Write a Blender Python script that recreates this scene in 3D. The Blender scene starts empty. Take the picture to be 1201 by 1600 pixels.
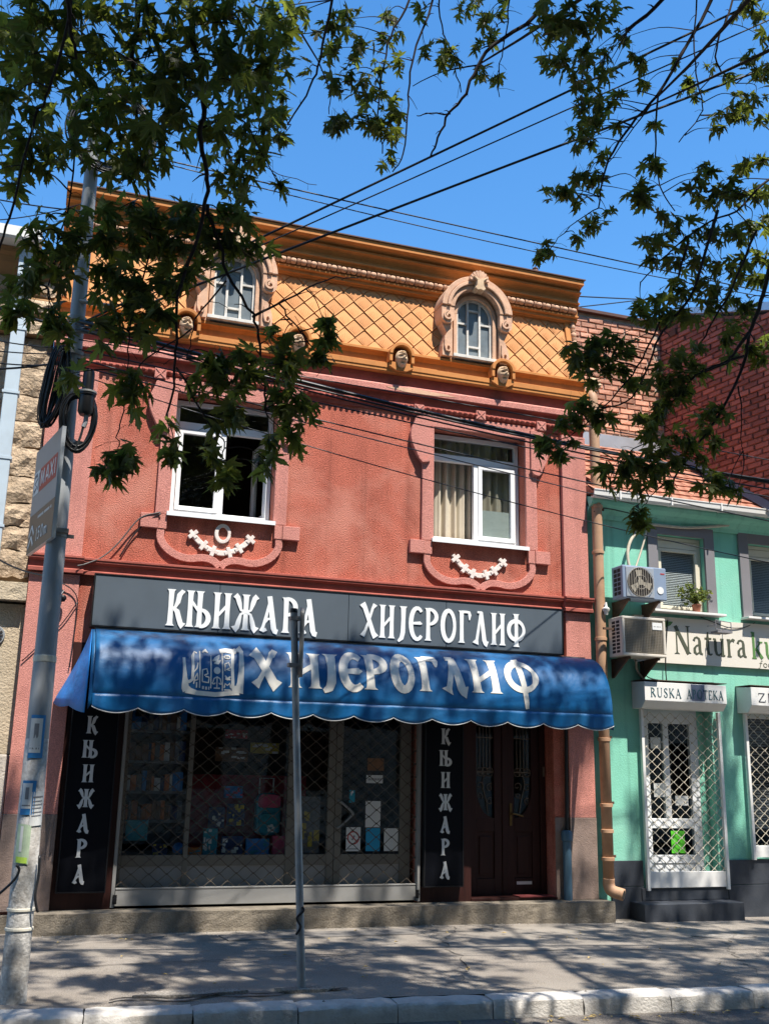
import bpy, bmesh, math, random
from mathutils import Vector, Matrix, Quaternion
from math import sin, cos, pi, radians

# ---------------------------------------------------------------- camera, sky, sun, exposure
scene = bpy.context.scene
COL = scene.collection
cam_data = bpy.data.cameras.new('camera')
cam = bpy.data.objects.new('camera', cam_data)
COL.objects.link(cam)
scene.camera = cam
PITCH, YAW, ROLL = 0.250433, 0.326901, 0.020339
CAM_POS = Vector((0.0, -11.45, 1.6))
FWD = Vector((sin(YAW)*cos(PITCH), cos(YAW)*cos(PITCH), sin(PITCH)))
_r0 = Vector((cos(YAW), -sin(YAW), 0)); _u0 = _r0.cross(FWD)
RGT = cos(ROLL)*_r0 + sin(ROLL)*_u0
UPV = -sin(ROLL)*_r0 + cos(ROLL)*_u0
_m = Matrix((RGT, UPV, -FWD)).transposed().to_4x4()
_m.translation = CAM_POS
cam.matrix_world = _m
cam_data.sensor_fit = 'VERTICAL'
cam_data.sensor_height = 36.0
cam_data.sensor_width = 27.0
cam_data.lens = 35.94
cam_data.clip_start = 0.05
cam_data.clip_end = 3000

SUN_DIR = Vector((0.30, -1.0, 2.10)).normalized()      # towards the sun
SUN_EL = math.asin(SUN_DIR.z)
SUN_ROT = math.atan2(SUN_DIR.x, SUN_DIR.y) % (2*pi)
world = bpy.data.worlds.new('World')
scene.world = world
world.use_nodes = True
wn = world.node_tree
for n in list(wn.nodes): wn.nodes.remove(n)
w_out = wn.nodes.new('ShaderNodeOutputWorld')
w_bg = wn.nodes.new('ShaderNodeBackground')
w_sky = wn.nodes.new('ShaderNodeTexSky')
w_sky.sky_type = 'NISHITA'
w_sky.sun_disc = False
w_sky.sun_elevation = SUN_EL
w_sky.sun_rotation = SUN_ROT
w_sky.altitude = 0
w_sky.air_density = 1.4
w_sky.dust_density = 0.0
w_sky.ozone_density = 7.0
w_bg.inputs['Strength'].default_value = 0.13
w_hs = wn.nodes.new('ShaderNodeHueSaturation')
w_hs.inputs['Saturation'].default_value = 1.20
wn.links.new(w_sky.outputs[0], w_hs.inputs['Color'])
wn.links.new(w_hs.outputs[0], w_bg.inputs['Color'])
wn.links.new(w_bg.outputs[0], w_out.inputs['Surface'])
sun_data = bpy.data.lights.new('sun', 'SUN')
sun_data.energy = 5.0
sun_data.angle = radians(0.53)
sun_data.color = (1.0, 0.95, 0.87)
sun = bpy.data.objects.new('sun', sun_data)
COL.objects.link(sun)
sun.location = (4, -20, 30)
sun.rotation_euler = (-SUN_DIR).to_track_quat('-Z', 'Y').to_euler()
scene.view_settings.view_transform = 'Standard'
scene.view_settings.look = 'None'
scene.view_settings.gamma = 1.0
scene.view_settings.use_curve_mapping = False
scene.view_settings.exposure = 0.85
scene.render.engine = 'CYCLES'
scene.cycles.max_bounces = 7
scene.cycles.diffuse_bounces = 2
scene.cycles.transparent_max_bounces = 16
scene.cycles.use_denoising = True

# ---------------------------------------------------------------- materials
def nn(nt, t, **kw):
    n = nt.nodes.new(t)
    for k, v in kw.items():
        if k in n.inputs: n.inputs[k].default_value = v
        else: setattr(n, k, v)
    return n

def rgba(c): return (c[0], c[1], c[2], 1.0)

def mat(name, col, rough=0.75, var=0.12, scale=5.0, bump=0.0, bscale=60.0, bdist=0.01, metal=0.0, spec=0.4,
        dirt=0.0, dirt_col=(0.06, 0.05, 0.045), dirt_scale=1.3, speck=0.0, speck_scale=140.0, stretch=None,
        coat=0.0, objvar=0.0, trans=0.0, fade=0.0, fade_col=(0.5, 0.5, 0.5), fade_scale=0.8, streak=0.0):
    m = bpy.data.materials.new(name)
    m.use_nodes = True
    nt = m.node_tree
    bs = nt.nodes['Principled BSDF']
    L = nt.links.new
    tc = nn(nt, 'ShaderNodeTexCoord')
    src = tc.outputs['Object']
    if stretch:
        mp = nn(nt, 'ShaderNodeMapping'); mp.inputs['Scale'].default_value = stretch
        L(src, mp.inputs['Vector']); src2 = mp.outputs[0]
    else: src2 = src
    n1 = nn(nt, 'ShaderNodeTexNoise', Scale=scale, Detail=6.0, Roughness=0.6)
    L(src2, n1.inputs['Vector'])
    r1 = nn(nt, 'ShaderNodeMapRange'); r1.inputs['From Min'].default_value = 0.3; r1.inputs['From Max'].default_value = 0.7
    r1.inputs['To Min'].default_value = 1 - var; r1.inputs['To Max'].default_value = 1 + var
    L(n1.outputs[0], r1.inputs['Value'])
    mul = nn(nt, 'ShaderNodeVectorMath', operation='SCALE')
    mul.inputs[0].default_value = col
    L(r1.outputs[0], mul.inputs['Scale'])
    out = mul.outputs[0]
    if objvar > 0:
        oi = nn(nt, 'ShaderNodeObjectInfo')
        r2 = nn(nt, 'ShaderNodeMapRange'); r2.inputs['To Min'].default_value = 1 - objvar; r2.inputs['To Max'].default_value = 1 + objvar
        L(oi.outputs['Random'], r2.inputs['Value'])
        m2 = nn(nt, 'ShaderNodeVectorMath', operation='SCALE'); L(out, m2.inputs[0]); L(r2.outputs[0], m2.inputs['Scale'])
        out = m2.outputs[0]
    if speck > 0:
        n3 = nn(nt, 'ShaderNodeTexNoise', Scale=speck_scale, Detail=3.0)
        L(src, n3.inputs['Vector'])
        r3 = nn(nt, 'ShaderNodeMapRange'); r3.inputs['From Min'].default_value = 0.32; r3.inputs['From Max'].default_value = 0.68
        r3.inputs['To Min'].default_value = 1 - speck; r3.inputs['To Max'].default_value = 1 + speck
        L(n3.outputs[0], r3.inputs['Value'])
        m3 = nn(nt, 'ShaderNodeVectorMath', operation='SCALE'); L(out, m3.inputs[0]); L(r3.outputs[0], m3.inputs['Scale'])
        out = m3.outputs[0]
    if dirt > 0:
        n4 = nn(nt, 'ShaderNodeTexNoise', Scale=dirt_scale, Detail=9.0, Roughness=0.68)
        L(src2, n4.inputs['Vector'])
        r4 = nn(nt, 'ShaderNodeMapRange'); r4.inputs['From Min'].default_value = 0.5; r4.inputs['From Max'].default_value = 0.75
        r4.inputs['To Max'].default_value = dirt
        L(n4.outputs[0], r4.inputs['Value'])
        mx = nn(nt, 'ShaderNodeMix', data_type='RGBA')
        L(r4.outputs[0], mx.inputs[0]); L(out, mx.inputs[6]); mx.inputs[7].default_value = rgba(dirt_col)
        out = mx.outputs[2]
    if fade > 0:
        n5 = nn(nt, 'ShaderNodeTexNoise', Scale=fade_scale, Detail=8.0, Roughness=0.62, Distortion=0.4)
        mp5 = nn(nt, 'ShaderNodeMapping'); mp5.inputs['Location'].default_value = (3.7, 1.1, 8.2); L(src, mp5.inputs['Vector']); L(mp5.outputs[0], n5.inputs['Vector'])
        r5 = nn(nt, 'ShaderNodeMapRange'); r5.inputs['From Min'].default_value = 0.46; r5.inputs['From Max'].default_value = 0.62; r5.inputs['To Max'].default_value = fade
        L(n5.outputs[0], r5.inputs['Value'])
        mx5 = nn(nt, 'ShaderNodeMix', data_type='RGBA'); L(r5.outputs[0], mx5.inputs[0]); L(out, mx5.inputs[6]); mx5.inputs[7].default_value = rgba(fade_col); out = mx5.outputs[2]
    if streak > 0:
        mp6 = nn(nt, 'ShaderNodeMapping'); mp6.inputs['Scale'].default_value = (9.0, 9.0, 0.35); L(src, mp6.inputs['Vector'])
        n6 = nn(nt, 'ShaderNodeTexNoise', Scale=1.0, Detail=5.0, Roughness=0.6); L(mp6.outputs[0], n6.inputs['Vector'])
        r6 = nn(nt, 'ShaderNodeMapRange'); r6.inputs['From Min'].default_value = 0.52; r6.inputs['From Max'].default_value = 0.72; r6.inputs['To Min'].default_value = 1.0; r6.inputs['To Max'].default_value = 1.0-streak
        L(n6.outputs[0], r6.inputs['Value'])
        m6 = nn(nt, 'ShaderNodeVectorMath', operation='SCALE'); L(out, m6.inputs[0]); L(r6.outputs[0], m6.inputs['Scale']); out = m6.outputs[0]
    L(out, bs.inputs['Base Color'])
    bs.inputs['Roughness'].default_value = rough
    if trans > 0:
        tl = nn(nt, 'ShaderNodeBsdfTranslucent'); L(out, tl.inputs['Color'])
        ms = nn(nt, 'ShaderNodeMixShader'); ms.inputs[0].default_value = trans
        L(bs.outputs[0], ms.inputs[1]); L(tl.outputs[0], ms.inputs[2]); L(ms.outputs[0], nt.nodes['Material Output'].inputs['Surface'])
    bs.inputs['Metallic'].default_value = metal
    bs.inputs['Specular IOR Level'].default_value = spec
    if coat: bs.inputs['Coat Weight'].default_value = coat
    if bump > 0:
        n2 = nn(nt, 'ShaderNodeTexNoise', Scale=bscale, Detail=5.0, Roughness=0.6)
        L(src, n2.inputs['Vector'])
        bp = nn(nt, 'ShaderNodeBump', Strength=bump, Distance=bdist)
        L(n2.outputs[0], bp.inputs['Height']); L(bp.outputs[0], bs.inputs['Normal'])
    return m

def glass_mat(name, tint=(0.55, 0.58, 0.6), rough=0.02):
    m = bpy.data.materials.new(name); m.use_nodes = True
    nt = m.node_tree; L = nt.links.new
    nt.nodes.remove(nt.nodes['Principled BSDF'])
    o = nt.nodes['Material Output']
    tr = nn(nt, 'ShaderNodeBsdfTransparent'); tr.inputs[0].default_value = rgba(tint)
    gl = nn(nt, 'ShaderNodeBsdfGlossy', Roughness=rough)
    lw = nn(nt, 'ShaderNodeLayerWeight'); lw.inputs['Blend'].default_value = 0.5
    pw = nn(nt, 'ShaderNodeMath', operation='POWER'); L(lw.outputs['Facing'], pw.inputs[0]); pw.inputs[1].default_value = 5.0
    fr = nn(nt, 'ShaderNodeMath', operation='MULTIPLY_ADD'); L(pw.outputs[0], fr.inputs[0]); fr.inputs[1].default_value = 0.93; fr.inputs[2].default_value = 0.045
    mx = nn(nt, 'ShaderNodeMixShader')
    L(fr.outputs[0], mx.inputs[0]); L(tr.outputs[0], mx.inputs[1]); L(gl.outputs[0], mx.inputs[2])
    L(mx.outputs[0], o.inputs['Surface'])
    return m

def leaf_mat(name, col, under, tcol):
    m = bpy.data.materials.new(name); m.use_nodes = True
    nt = m.node_tree; L = nt.links.new
    bs = nt.nodes['Principled BSDF']; o = nt.nodes['Material Output']
    geo = nn(nt, 'ShaderNodeNewGeometry')
    rnd = nn(nt, 'ShaderNodeMapRange'); rnd.inputs['To Min'].default_value = 0.6; rnd.inputs['To Max'].default_value = 1.45
    L(geo.outputs['Random Per Island'], rnd.inputs['Value'])
    oi = nn(nt, 'ShaderNodeObjectInfo')
    r2 = nn(nt, 'ShaderNodeMapRange'); r2.inputs['To Min'].default_value = 0.7; r2.inputs['To Max'].default_value = 1.3
    L(oi.outputs['Random'], r2.inputs['Value'])
    mm = nn(nt, 'ShaderNodeMath', operation='MULTIPLY'); L(rnd.outputs[0], mm.inputs[0]); L(r2.outputs[0], mm.inputs[1])
    mx = nn(nt, 'ShaderNodeMix', data_type='RGBA')
    mx.inputs[6].default_value = rgba(col); mx.inputs[7].default_value = rgba(under)
    L(geo.outputs['Backfacing'], mx.inputs[0])
    sc = nn(nt, 'ShaderNodeVectorMath', operation='SCALE'); L(mx.outputs[2], sc.inputs[0]); L(mm.outputs[0], sc.inputs['Scale'])
    L(sc.outputs[0], bs.inputs['Base Color'])
    bs.inputs['Roughness'].default_value = 0.5; bs.inputs['Specular IOR Level'].default_value = 0.35
    tl = nn(nt, 'ShaderNodeBsdfTranslucent')
    s2 = nn(nt, 'ShaderNodeVectorMath', operation='SCALE'); s2.inputs[0].default_value = tcol; L(mm.outputs[0], s2.inputs['Scale'])
    L(s2.outputs[0], tl.inputs['Color'])
    ms = nn(nt, 'ShaderNodeMixShader'); ms.inputs[0].default_value = 0.45
    L(bs.outputs[0], ms.inputs[1]); L(tl.outputs[0], ms.inputs[2]); L(ms.outputs[0], o.inputs['Surface'])
    return m

MT = {}
MT['stucco'] = mat('red_stucco', (0.49, 0.142, 0.095), 0.95, 0.20, 1.6, 0.9, 75, 0.02, dirt=0.75, dirt_col=(0.24, 0.066, 0.048), dirt_scale=1.2, speck=0.36, fade=0.75, fade_col=(0.60, 0.25, 0.185), fade_scale=0.9, streak=0.26, stretch=(1, 1, 0.6), speck_scale=75, spec=0.15)
MT['pink'] = mat('pink_plaster', (0.58, 0.245, 0.20), 0.95, 0.08, 3, 0.7, 85, 0.015, dirt=0.3, dirt_col=(0.30, 0.10, 0.08), dirt_scale=1.6, speck=0.22, speck_scale=80, streak=0.12, spec=0.15)
MT['trim_red'] = mat('dark_red_trim', (0.36, 0.10, 0.075), 0.9, 0.15, 6, 0.4, 60, 0.01, dirt=0.6, dirt_col=(0.12, 0.05, 0.04), dirt_scale=2.5, spec=0.2)
MT['orange'] = mat('orange_paint', (0.56, 0.225, 0.065), 0.75, 0.10, 3, 0.15, 40, 0.01, dirt=0.45, dirt_col=(0.33, 0.13, 0.045), dirt_scale=1.8, streak=0.18, spec=0.25)
MT['tile_o'] = mat('orange_tile', (0.60, 0.285, 0.115), 0.8, 0.10, 9, 0.1, 60, 0.005, objvar=0.15, dirt=0.5, dirt_col=(0.38, 0.16, 0.06), dirt_scale=3, spec=0.2)
MT['cream'] = mat('cream_ornament', (0.68, 0.42, 0.28), 0.85, 0.14, 8, 0.3, 70, 0.01, dirt=0.6, dirt_col=(0.34, 0.20, 0.13), dirt_scale=5, streak=0.2, spec=0.2)
MT['mask'] = mat('pale_mask_plaster', (0.66, 0.47, 0.30), 0.9, 0.2, 18, 0.3, 80, 0.01, dirt=0.5, dirt_col=(0.25, 0.14, 0.08), dirt_scale=9, spec=0.2)
MT['garland'] = mat('white_garland', (0.75, 0.66, 0.60), 0.9, 0.1, 20, 0.3, 90, 0.01, dirt=0.4, dirt_col=(0.5, 0.25, 0.2), dirt_scale=12)
MT['roofmetal'] = mat('brown_roof_metal', (0.10, 0.045, 0.03), 0.6, 0.2, 5)
MT['maroon'] = mat('maroon_wood', (0.032, 0.010, 0.008), 0.5, 0.25, 4, stretch=(6, 6, 0.6), spec=0.25)
MT['browngrey'] = mat('grey_brown_base', (0.24, 0.175, 0.145), 0.95, 0.25, 4, 0.6, 70, 0.012, dirt=0.5, dirt_col=(0.12, 0.08, 0.07), dirt_scale=2.2)
MT['concrete'] = mat('step_concrete', (0.20, 0.168, 0.128), 0.95, 0.3, 5, 0.7, 45, 0.015, dirt=0.7, dirt_col=(0.10, 0.085, 0.07), dirt_scale=3, speck=0.2, speck_scale=90)
MT['pvc'] = mat('white_window_plastic', (0.80, 0.80, 0.80), 0.35, 0.03, 3, dirt=0.08)
MT['oldwhite'] = mat('peeling_white_paint', (0.66, 0.62, 0.56), 0.7, 0.12, 14, 0.2, 60, 0.005, dirt=0.6, dirt_col=(0.3, 0.25, 0.2), dirt_scale=9)
MT['cream_frame'] = mat('cream_window_paint', (0.72, 0.66, 0.52), 0.6, 0.06, 4, dirt=0.2, dirt_col=(0.4, 0.33, 0.25))
MT['dark'] = mat('dark_room', (0.035, 0.03, 0.028), 0.95, 0.2, 2)
MT['room'] = mat('dim_room_wall', (0.10, 0.075, 0.06), 0.95, 0.2, 2)
MT['curtain'] = mat('beige_curtain', (0.56, 0.49, 0.38), 0.95, 0.05, 6)
MT['frost'] = mat('frosted_film', (0.55, 0.60, 0.55), 0.5, 0.04, 4)
MT['glass'] = glass_mat('window_glass', (0.82, 0.84, 0.84))
MT['glass_old'] = mat('dusty_glass', (0.16, 0.19, 0.21), 0.25, 0.2, 6, spec=0.6, dirt=0.5, dirt_col=(0.27, 0.28, 0.27), dirt_scale=5)
MT['alu'] = mat('grey_aluminium_frame', (0.17, 0.155, 0.13), 0.55, 0.08, 4, spec=0.25)
MT['bar'] = mat('shutter_bar', (0.27, 0.265, 0.255), 0.5, 0.08, 4, metal=0.2, dirt=0.5, dirt_col=(0.2, 0.18, 0.16))
MT['wire_grey'] = mat('shutter_wire', (0.085, 0.068, 0.052), 0.75, 0.1, 5, spec=0.2)
MT['slate'] = mat('slate_sign_panel', (0.085, 0.105, 0.125), 0.42, 0.05, 3, spec=0.5)
MT['blackpanel'] = mat('black_sign_panel', (0.004, 0.0045, 0.007), 0.5, 0.1, 3, spec=0.1)
MT['black_trim'] = mat('black_metal_trim', (0.02, 0.02, 0.022), 0.35, 0.1, 3, metal=0.4)
MT['letter'] = mat('white_letter', (0.80, 0.80, 0.78), 0.5, 0.03, 6)
MT['letter_dim'] = mat('grey_white_letter', (0.55, 0.55, 0.54), 0.5, 0.04, 6)
MT['letter_silver'] = mat('silver_print', (0.66, 0.62, 0.54), 0.5, 0.1, 6)
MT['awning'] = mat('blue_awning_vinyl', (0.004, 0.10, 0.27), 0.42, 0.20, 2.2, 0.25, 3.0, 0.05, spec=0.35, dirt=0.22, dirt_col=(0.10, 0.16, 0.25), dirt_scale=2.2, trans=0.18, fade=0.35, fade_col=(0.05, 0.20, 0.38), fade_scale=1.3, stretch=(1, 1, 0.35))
MT['awning_side_lit'] = mat('sunlit_blue_side_vinyl', (0.03, 0.27, 0.70), 0.5, 0.25, 3.5, 0.4, 4.0, 0.06, spec=0.3, trans=0.3, dirt=0.3, dirt_col=(0.02, 0.10, 0.30), dirt_scale=3.0)  # awning blue made lighter: the left flap's sunlit look put into the colour
MT['awning_in'] = mat('awning_hem', (0.5, 0.5, 0.48), 0.6, 0.1, 6)
MT['green'] = mat('mint_plaster', (0.225, 0.56, 0.42), 0.92, 0.07, 1.8, 0.4, 50, 0.012, dirt=0.35, dirt_col=(0.14, 0.38, 0.28), dirt_scale=1.4, fade=0.4, fade_col=(0.34, 0.62, 0.50), streak=0.24, spec=0.2)
MT['plinth'] = mat('dark_slate_plinth', (0.035, 0.04, 0.05), 0.6, 0.25, 3, 0.2, 40, dirt=0.4, dirt_col=(0.10, 0.10, 0.10), dirt_scale=2.5)
MT['greytrim'] = mat('grey_window_trim', (0.20, 0.19, 0.20), 0.85, 0.06, 3, 0.2, 70)
MT['whitebox'] = mat('white_painted_sheet', (0.74, 0.72, 0.68), 0.5, 0.05, 3, dirt=0.25, dirt_col=(0.45, 0.38, 0.3), dirt_scale=3)
MT['zinc'] = mat('zinc_sheet', (0.55, 0.58, 0.62), 0.4, 0.08, 3, metal=0.6, dirt=0.3, dirt_col=(0.3, 0.28, 0.25))
MT['zinc_blue'] = mat('painted_blue_grey_sheet', (0.46, 0.54, 0.60), 0.5, 0.06, 3, dirt=0.3, dirt_col=(0.26, 0.25, 0.24))
MT['tan'] = mat('tan_pipe_paint', (0.46, 0.275, 0.165), 0.6, 0.1, 4, dirt=0.55, dirt_col=(0.26, 0.13, 0.07), dirt_scale=2.4, spec=0.35)
MT['rooftile'] = mat('clay_roof_tile', (0.37, 0.155, 0.098), 0.9, 0.25, 6, 0.3, 60, 0.01, speck=0.25, speck_scale=14)
MT['brick'] = mat('clay_brick', (0.56, 0.275, 0.18), 0.95, 0.18, 9, 0.5, 45, 0.015, objvar=0.42, dirt=0.6, dirt_col=(0.22, 0.09, 0.06), dirt_scale=4)
MT['brick_red'] = mat('deep_red_brick', (0.31, 0.105, 0.075), 0.95, 0.18, 9, 0.5, 45, 0.015, objvar=0.38, speck=0.25, speck_scale=6, dirt=0.4, dirt_col=(0.15, 0.05, 0.04), dirt_scale=4)
MT['mortar'] = mat('old_mortar', (0.40, 0.32, 0.25), 0.98, 0.2, 8, 0.6, 60, 0.015)
MT['mortar_red'] = mat('reddish_mortar', (0.20, 0.085, 0.065), 0.98, 0.2, 8, 0.6, 60, 0.015)
MT['stone'] = mat('sandstone', (0.49, 0.375, 0.265), 0.95, 0.32, 7, 1.0, 22, 0.04, objvar=0.12, dirt=0.5, dirt_col=(0.30, 0.19, 0.11), dirt_scale=5, spec=0.15)
MT['stone_plain'] = mat('sandy_render', (0.49, 0.40, 0.285), 0.95, 0.12, 3, 0.8, 45, 0.02, dirt=0.4, dirt_col=(0.32, 0.25, 0.17), dirt_scale=1.6, spec=0.15)
MT['stone_low'] = mat('pale_grey_render', (0.56, 0.50, 0.43), 0.95, 0.12, 3, 0.8, 60, 0.015, dirt=0.4, dirt_col=(0.3, 0.25, 0.2), dirt_scale=1.6)
MT['stonejoint'] = mat('dark_stone_joint', (0.22, 0.15, 0.09), 0.98, 0.2, 6, 0.5, 40)
MT['browncornice'] = mat('brown_cornice_paint', (0.36, 0.20, 0.09), 0.9, 0.15, 4, 0.3, 40)
MT['asphalt_walk'] = mat('pavement_asphalt', (0.27, 0.235, 0.198), 0.95, 0.16, 1.6, 0.9, 70, 0.02, dirt=0.5, dirt_col=(0.17, 0.14, 0.115), dirt_scale=1.0, speck=0.35, speck_scale=110, fade=0.55, fade_col=(0.33, 0.295, 0.25), fade_scale=0.6, spec=0.2)
MT['asphalt_road'] = mat('road_asphalt', (0.16, 0.14, 0.12), 0.95, 0.2, 2.0, 0.9, 60, 0.02, speck=0.4, speck_scale=90, dirt=0.4, dirt_col=(0.15, 0.12, 0.09), dirt_scale=1.5)
MT['patch'] = mat('old_concrete_patch', (0.28, 0.25, 0.215), 0.95, 0.25, 5, 0.9, 40, 0.03, speck=0.35, speck_scale=60)
MT['slab'] = mat('grey_cover_slab', (0.17, 0.155, 0.14), 0.9, 0.18, 5, 0.6, 60, 0.01)
MT['kerb'] = mat('white_painted_kerb', (0.50, 0.47, 0.43), 0.9, 0.14, 6, 0.7, 50, 0.015, objvar=0.06, dirt=0.85, dirt_col=(0.24, 0.21, 0.18), dirt_scale=4.5)
MT['soil'] = mat('dark_gap', (0.05, 0.042, 0.035), 0.98, 0.3, 20, 0.8, 60, 0.02)
MT['ground'] = mat('far_ground', (0.07, 0.065, 0.055), 0.95, 0.2, 0.5)
MT['pole_up'] = mat('galvanised_pole', (0.27, 0.285, 0.30), 0.55, 0.12, 5, dirt=0.5, dirt_col=(0.12, 0.12, 0.12), stretch=(3, 3, 0.5))
MT['pole_low'] = mat('weathered_pole_paint', (0.46, 0.44, 0.41), 0.85, 0.25, 9, 0.6, 50, 0.012, dirt=1.0, dirt_col=(0.10, 0.085, 0.07), dirt_scale=7, fade=0.6, fade_col=(0.20, 0.175, 0.15), fade_scale=3.0, speck=0.2, speck_scale=40)
MT['post'] = mat('thin_post_galvanised', (0.24, 0.255, 0.27), 0.5, 0.15, 8, metal=0.3, dirt=0.6, dirt_col=(0.16, 0.15, 0.14), dirt_scale=6)
MT['cable'] = mat('black_cable', (0.014, 0.014, 0.015), 0.42, 0.1, 8, spec=0.5)
MT['cable_grey'] = mat('grey_cable', (0.10, 0.09, 0.085), 0.5, 0.1, 8)
MT['tape'] = mat('pale_tape', (0.62, 0.58, 0.48), 0.6, 0.1, 12)
MT['signgrey'] = mat('grey_sign_face', (0.34, 0.34, 0.335), 0.45, 0.03, 3)
MT['signbrown'] = mat('brown_sign_face', (0.17, 0.125, 0.09), 0.45, 0.04, 3)
MT['signred'] = mat('red_print', (0.42, 0.05, 0.045), 0.45, 0.03, 3)
MT['white'] = mat('white_print', (0.72, 0.72, 0.70), 0.5, 0.03, 3)
MT['paper'] = mat('white_paper', (0.66, 0.66, 0.64), 0.8, 0.05, 10, dirt=0.25, dirt_col=(0.4, 0.38, 0.35))
MT['blueprint'] = mat('blue_print', (0.03, 0.20, 0.46), 0.6, 0.15, 12)
MT['greyprint'] = mat('grey_print', (0.22, 0.22, 0.23), 0.7, 0.1, 12)
MT['limepaper'] = mat('lime_paper', (0.42, 0.62, 0.08), 0.7, 0.1, 12)
MT['palegreen'] = mat('pale_green_paper', (0.42, 0.52, 0.36), 0.7, 0.15, 12)
MT['teal'] = mat('teal_paper', (0.02, 0.30, 0.52), 0.7, 0.06, 8)
MT['brightgreen'] = mat('bright_green_poster', (0.10, 0.50, 0.03), 0.6, 0.3, 14)
MT['ac_blue'] = mat('blue_grey_casing', (0.22, 0.28, 0.38), 0.45, 0.06, 3, dirt=0.3, dirt_col=(0.3, 0.3, 0.3))
MT['ac_cream'] = mat('yellowed_casing', (0.62, 0.56, 0.47), 0.5, 0.05, 3, dirt=0.25, dirt_col=(0.4, 0.33, 0.26))
MT['ac_mesh'] = mat('taupe_louvre', (0.36, 0.32, 0.26), 0.6, 0.08, 6)
MT['fan'] = mat('fan_grey', (0.16, 0.15, 0.13), 0.6, 0.1, 6)
MT['rust'] = mat('rusty_bracket', (0.10, 0.055, 0.035), 0.8, 0.3, 12)
MT['hose'] = mat('beige_hose_wrap', (0.52, 0.46, 0.36), 0.7, 0.15, 15)
MT['blind'] = mat('white_blind', (0.78, 0.80, 0.80), 0.6, 0.03, 4)
MT['olive'] = mat('olive_letter', (0.075, 0.085, 0.055), 0.6, 0.05, 4)
MT['leafgreen'] = mat('green_print', (0.10, 0.22, 0.06), 0.6, 0.05, 4)
MT['creamsign'] = mat('cream_sign_board', (0.70, 0.65, 0.56), 0.55, 0.04, 2, dirt=0.2, dirt_col=(0.52, 0.46, 0.38), dirt_scale=1.5)
MT['tealtext'] = mat('dark_teal_letter', (0.03, 0.10, 0.12), 0.6, 0.05, 4)
MT['navytext'] = mat('navy_letter', (0.025, 0.035, 0.05), 0.6, 0.05, 4)
MT['bluegreypanel'] = mat('blue_grey_film', (0.12, 0.14, 0.20), 0.5, 0.04, 4)
MT['matred'] = mat('dark_red_mat', (0.10, 0.014, 0.014), 0.95, 0.2, 12)
MT['terracotta'] = mat('terracotta_pot', (0.35, 0.13, 0.08), 0.8, 0.1, 8)
MT['plantleaf'] = leaf_mat('pot_plant_leaf', (0.16, 0.22, 0.05), (0.16, 0.20, 0.07), (0.30, 0.34, 0.05))
MT['leaf'] = leaf_mat('maple_leaf', (0.058, 0.076, 0.024), (0.085, 0.098, 0.046), (0.22, 0.265, 0.035))
MT['bark'] = mat('dark_bark', (0.055, 0.042, 0.034), 0.95, 0.25, 8, 0.8, 30, 0.02, stretch=(4, 4, 0.8))
MT['twig'] = mat('dark_twig', (0.030, 0.021, 0.020), 0.9, 0.2, 12)
MT['fallen'] = mat('dry_fallen_leaf', (0.42, 0.30, 0.11), 0.8, 0.3, 20)
MT['brass'] = mat('old_brass', (0.16, 0.10, 0.035), 0.5, 0.1, 6, metal=0.7)
MT['iron'] = mat('wrought_iron', (0.16, 0.12, 0.085), 0.55, 0.15, 8, metal=0.4)
MT['pipeblue'] = mat('blue_grey_pipe', (0.06, 0.12, 0.17), 0.5, 0.08, 5)
for nm, c in (('g_red', (0.30, 0.02, 0.03)), ('g_pink', (0.5, 0.08, 0.16)), ('g_teal', (0.02, 0.22, 0.30)), ('g_navy', (0.015, 0.03, 0.10)),
              ('g_blue', (0.03, 0.18, 0.48)), ('g_white', (0.55, 0.55, 0.55)), ('g_orange', (0.5, 0.16, 0.04)), ('g_yellow', (0.45, 0.34, 0.05)), ('g_grey', (0.15, 0.15, 0.16)),
              ('g_brown', (0.16, 0.08, 0.04))):
    MT[nm] = mat('goods_' + nm[2:], tuple(min(0.8, k*1.3) for k in c), 0.6, 0.25, 14)

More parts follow.
